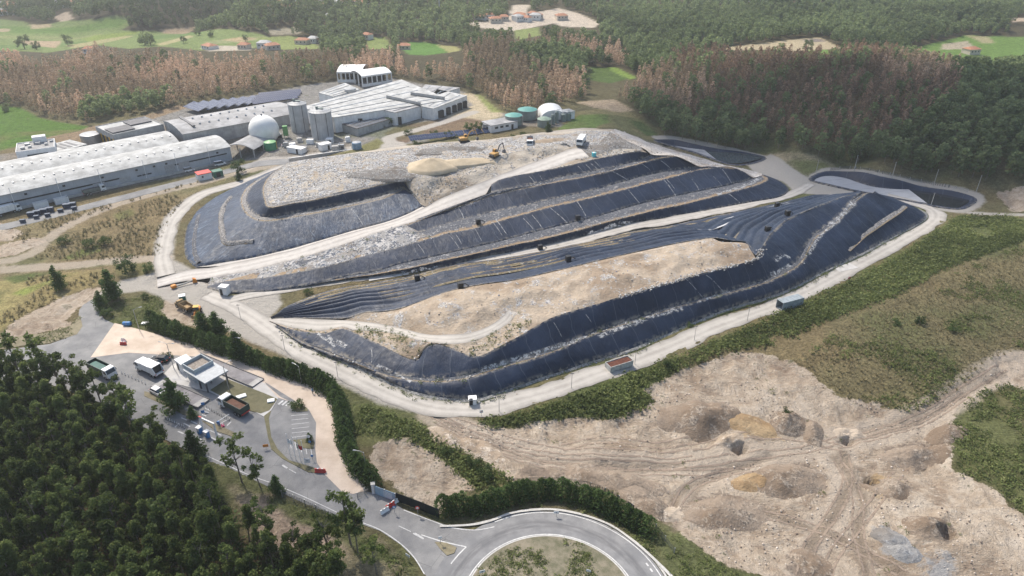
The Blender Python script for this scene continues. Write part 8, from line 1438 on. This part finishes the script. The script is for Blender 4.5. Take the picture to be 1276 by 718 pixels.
for t in HP: KIDS[t.name] = [o for o in bpy.data.objects if o.parent == t]
used = [0]
def house(px, py, label, group=None, s=1.0, z=None):
    g = G(px, py) if z is None else P(px, py, z); i = used[0]; used[0] += 1; o = HP[i] if i < 8 else copy_tree(HP[i % 8]); o.location = g; o.rotation_euler = (0, 0, random.uniform(-.7, .7)); o.scale = (s, s, s); tag(o, label, 'house', group)
random.seed(9)
for px, py, lb in ((377, 55, 'white farmhouse at the left of the group by the green field'), (391, 54, 'orange roofed farmhouse in the middle of the group by the field'), (404, 54, 'orange roofed farmhouse with pale walls right of its neighbour'), (413, 55, 'long low farmhouse at the right of the farm group'), (430, 58, 'small orange roofed house under the wood, right of the farm group'), (330, 60, 'white house with pale roof at the field corner'), (340, 62, 'white house with red roof beside the field corner house'), (458, 49, 'small white house among trees above the green field'), (503, 62, 'ruined pale house left of the bright green field'), (411, 25, 'white house alone in the middle of the far wood'), (262, 61, 'long white house at the near edge of the fields'), (305, 61, 'pinkish white house at the right end of the field edge'), (112, 66, 'small pale house behind the burnt wood top'), (1151, 3, 'white house with red roof alone in the far right wood'), (1209, 67, 'small stone house in the right green field')): house(px, py, lb, None, .68)
for i in range(34): house(328 + rs.rand() * 128, 3 + rs.rand() * 10, 'white house with orange roof of the far village on the top slope', 'houses of the far village', .55 + .3 * rs.rand())
for i in range(10): house(2 + rs.rand() * 18, 6 + rs.rand() * 16, 'pale house of the hamlet at the far upper left corner', 'houses of the upper left hamlet', .65)
for i in range(12): house(66 + rs.rand() * 50, 2 + rs.rand() * 8, 'pale house of the hamlet behind the dark wood, upper left', 'houses behind the dark wood', .65)
for i in range(12): house(590 + rs.rand() * 110, 20 + rs.rand() * 9, 'pale building beside the far quarry clearing', 'buildings of the far quarry clearing', .7)
for i in range(9): house(885 + rs.rand() * 60, 0 + rs.rand() * 4, 'white building on the far top right slope', 'white buildings on the far slope', 1.1)
# loose stones and rubbish nobody could count
def box_np():
    v = np.array([(x, y, z) for z in (-.1, .5) for x, y in ((-.5, -.4), (.5, -.45), (.45, .5), (-.55, .4))]); v += rs.normal(size=v.shape) * .1; return v, np.array([(0, 1, 5, 4), (1, 2, 6, 5), (2, 3, 7, 6), (3, 0, 4, 7), (4, 5, 6, 7)]), np.full(8, .5)
BX = [box_np() for _ in range(8)]
k = NT('stones'); h_ = k.attr('hue'); M_STONE = k.done(k.ramp(h_, [(0, (.14, .11, .09)), (.35, (.26, .21, .17)), (.7, (.46, .4, .34)), (1, (.58, .52, .46))]), .9)
x, y = region([SAND[0]], 1.25, [], .05, 7, 31); mass('loose_stones', x, y, BX, M_STONE, .06, .34, 'loose stones and clods scattered over the sand pit', rs, None, ZG(x, y) + .02)
k = NT('rubbish'); h_ = k.attr('hue'); M_RUB = k.done(k.ramp(h_, [((i + .5) / 10, p) for i, p in enumerate([(.5, .5, .5), (.1, .1, .1), (.36, .34, .31), (.2, .23, .3), (.42, .41, .4), (.24, .2, .16), (.58, .58, .57), (.3, .28, .25), (.16, .15, .14), (.38, .34, .28)])], 'CONSTANT'), .7)
def on_line(nm, a, b, n, spread, dz=0.1):
    l = part_line(nm, a, b); i = rs.randint(0, len(l), n); p = l[i] + rs.normal(size=(n, 3)) * np.array([spread, spread, .05]); p[:, 2] = l[i][:, 2] + dz; return p
def on_mesh(o, n):
    me = o.data; m = len(me.polygons); c = np.zeros(m * 3); me.polygons.foreach_get('center', c); c = c.reshape(-1, 3); ar = np.zeros(m); me.polygons.foreach_get('area', ar); i = rs.choice(m, n, p=ar / ar.sum()); p = c[i] + rs.normal(size=(n, 3)) * np.array([.4, .4, 0]); return p
ob = {}
for o in bpy.data.objects: ob.setdefault(o.name.split('.')[0], o)
pt = np.concatenate([on_mesh(ob['waste_plateau'], 3600), on_mesh(ob['waste_slope'], 1800), on_mesh(ob['waste_fringe'], 900), on_mesh(ob['rubble_slope'], 900), on_mesh(ob['plateau_corner'], 250), on_line('T2', .42, .72, 900, .55), on_mesh(ob['mound_shoulder'], 240), on_mesh(ob['ramp_side'], 350), on_line('U1', .1, .9, 60, .4), on_line('D1', .1, .9, 120, .5), on_line('B1', .1, .9, 140, .5), on_line('C1', .05, .9, 100, .5), on_line('T1', .1, .85, 160, .35), on_line('T0', 0, .9, 300, .5), on_mesh(ob['sand_mound'], 520)])
pt = pt[fbm(pt[:, 0], pt[:, 1], 11, 44, 3) > -.08]
mass('rubbish_scatter', pt[:, 0], pt[:, 1], BX, M_RUB, .1, .36, 'scraps of rubbish scattered over waste and benches', rs, None, pt[:, 2])
pt = np.concatenate([on_line('C0', 0, .75, 260, .6, -.3), on_line('T0', 0, .85, 330, .7), on_line('N1', .4, .6, 60, 1.2), on_mesh(ob['mound_shoulder'], 160), on_line('T1', .2, .8, 40, .4), on_mesh(ob['ramp_side'], 20)])
mass('mound_weeds', pt[:, 0], pt[:, 1], LEAFT, M_SCRUB, .25, .8, 'weeds along the feet and benches of the mounds', rs, None, pt[:, 2])
# ================================================================ CLOUDS AND AIR
def cloud(px, py, zg, alt, rx, ry, rz, dens, label, seed):
    """a real cloud above the valley, placed on the sun line of the ground it shades"""
    c = Vector(P(px, py, zg)); az_ = R(90 - SUN_AZ); s = Vector((math.cos(az_) * math.cos(R(SUN_EL)), math.sin(az_) * math.cos(R(SUN_EL)), math.sin(R(SUN_EL)))); c = c + s * (alt / s.z)
    rr = np.random.RandomState(seed); mb = MB(); n = 40; m = 14
    for j in range(m + 1):
        f = j / m; a = math.pi * f
        for i in range(n): b = 2 * math.pi * i / n; k = 1 + .35 * float(fbm(math.cos(b) * 2 + seed * 7, math.sin(b) * 2 + f, .9, seed, 3)); mb.v.append((rx * k * math.sin(a) * math.cos(b), ry * k * math.sin(a) * math.sin(b), (14 if f < .5 else 5) * math.cos(a) * (1 + .5 * float(fbm(i * .5, j * .5, 1.5, seed)))))
    for j in range(m):
        for i in range(n): mb.f.append((j * n + i, (j + 1) * n + i, (j + 1) * n + (i + 1) % n, j * n + (i + 1) % n))
    key = 'cloud_%d' % int(dens * 100); k = NT(key); nn = k.noise(k.obj(), .02, 5, .6); g = k.n('ShaderNodeNewGeometry'); tr = k.n('ShaderNodeBsdfTransparent'); df = k.n('ShaderNodeBsdfDiffuse'); df.inputs[0].default_value = (.9, .9, .92, 1); tl = k.n('ShaderNodeBsdfTranslucent'); tl.inputs[0].default_value = (.9, .9, .92, 1); ad = k.n('ShaderNodeMixShader'); ad.inputs[0].default_value = .6; k.l(df.outputs[0], ad.inputs[1]); k.l(tl.outputs[0], ad.inputs[2])
    d = k.n('ShaderNodeVectorMath', operation='LENGTH'); k.l(k.scale(k.obj(), (1 / rx, 1 / ry, 0)), d.inputs[0]); ed = k.step(d.outputs['Value'], 1.0, .45); mx = k.n('ShaderNodeMixShader'); k.l(k.math('MULTIPLY', k.math('MULTIPLY', k.step(nn, .3, .5), ed), dens), mx.inputs[0]); k.l(tr.outputs[0], mx.inputs[1]); k.l(ad.outputs[0], mx.inputs[2]); k.l(mx.outputs[0], k.out.inputs[0])
    o = mb.build('cloud', k.m, None, True); o.location = c; o.rotation_euler = (0, 0, rz); tag(o, label, 'cloud', None, 'structure')
SUN_EL, SUN_AZ = 52, -38
cloud(130, 660, 0, 520, 75, 62, .3, .3, 'small flat cloud overhead shading the eucalyptus plantation', 1)
cloud(1090, 150, 14, 520, 190, 85, -.1, .8, 'long flat cloud overhead shading the right hillside', 2)
cloud(200, 20, 8, 520, 230, 70, 0, .3, 'flat cloud shading the far dark wood', 3)
cloud(1180, 380, 0, 520, 75, 60, .3, .12, 'thin cloud shading the dry slope', 4)

hz = MB(); hz.box((0, 1320, 47), (5200, 2860, 134)); k = NT('pale_air'); k.t.nodes.remove(k.b); pv = k.n('ShaderNodeVolumePrincipled'); pv.inputs['Color'].default_value = (.93, .96, 1, 1); pv.inputs['Density'].default_value = HAZE; pv.inputs['Anisotropy'].default_value = .35; k.l(pv.outputs[0], k.out.inputs['Volume'])
tag(hz.build('haze', k.m), 'pale summer haze filling the valley', None, None, 'stuff')
# ================================================================ CAMERA, LIGHT, SKY
cam = bpy.data.cameras.new('camera'); co = bpy.data.objects.new('camera', cam); COL.objects.link(co)
co.location = (0, 0, CAMH); co.rotation_euler = (math.pi / 2 - PIT, 0, 0); cam.sensor_width = 36; cam.lens = 36 * FPX / 1276; cam.clip_end = 6000; cam.clip_start = 1
SC.camera = co
SUN_EL, SUN_AZ = 52, -38     # azimuth measured from the view direction, negative = to the left
az = R(90 - SUN_AZ); sd = Vector((math.cos(az) * math.cos(R(SUN_EL)), math.sin(az) * math.cos(R(SUN_EL)), math.sin(R(SUN_EL))))
sl = bpy.data.lights.new('sun', 'SUN'); sl.energy = SUNE; sl.angle = R(1.5); sl.color = (1, .92, .8); so = bpy.data.objects.new('sun', sl); COL.objects.link(so)
so.rotation_euler = sd.to_track_quat('Z', 'Y').to_euler(); so.location = sd * 500
w = bpy.data.worlds.new('World'); SC.world = w; w.use_nodes = True; nt = w.node_tree; bg = nt.nodes['Background']
sky = nt.nodes.new('ShaderNodeTexSky'); sky.sky_type = 'NISHITA'; sky.sun_disc = False; sky.sun_elevation = R(SUN_EL); sky.sun_rotation = R(SUN_AZ); sky.air_density = 1.2; sky.dust_density = 2.5
nt.links.new(sky.outputs[0], bg.inputs[0]); bg.inputs[1].default_value = SKYE
SC.view_settings.view_transform = 'Standard'; SC.view_settings.look = 'None'; SC.view_settings.gamma = 1; SC.view_settings.exposure = EXPO; SC.view_settings.use_curve_mapping = False
SC.render.engine = 'CYCLES'; SC.cycles.use_denoising = True; SC.cycles.max_bounces = 5; SC.cycles.diffuse_bounces = 2; SC.cycles.glossy_bounces = 2; SC.cycles.transparent_max_bounces = 8; SC.cycles.volume_bounces = 0
try: SC.cycles.denoiser = 'OPENIMAGEDENOISE'
except Exception: pass
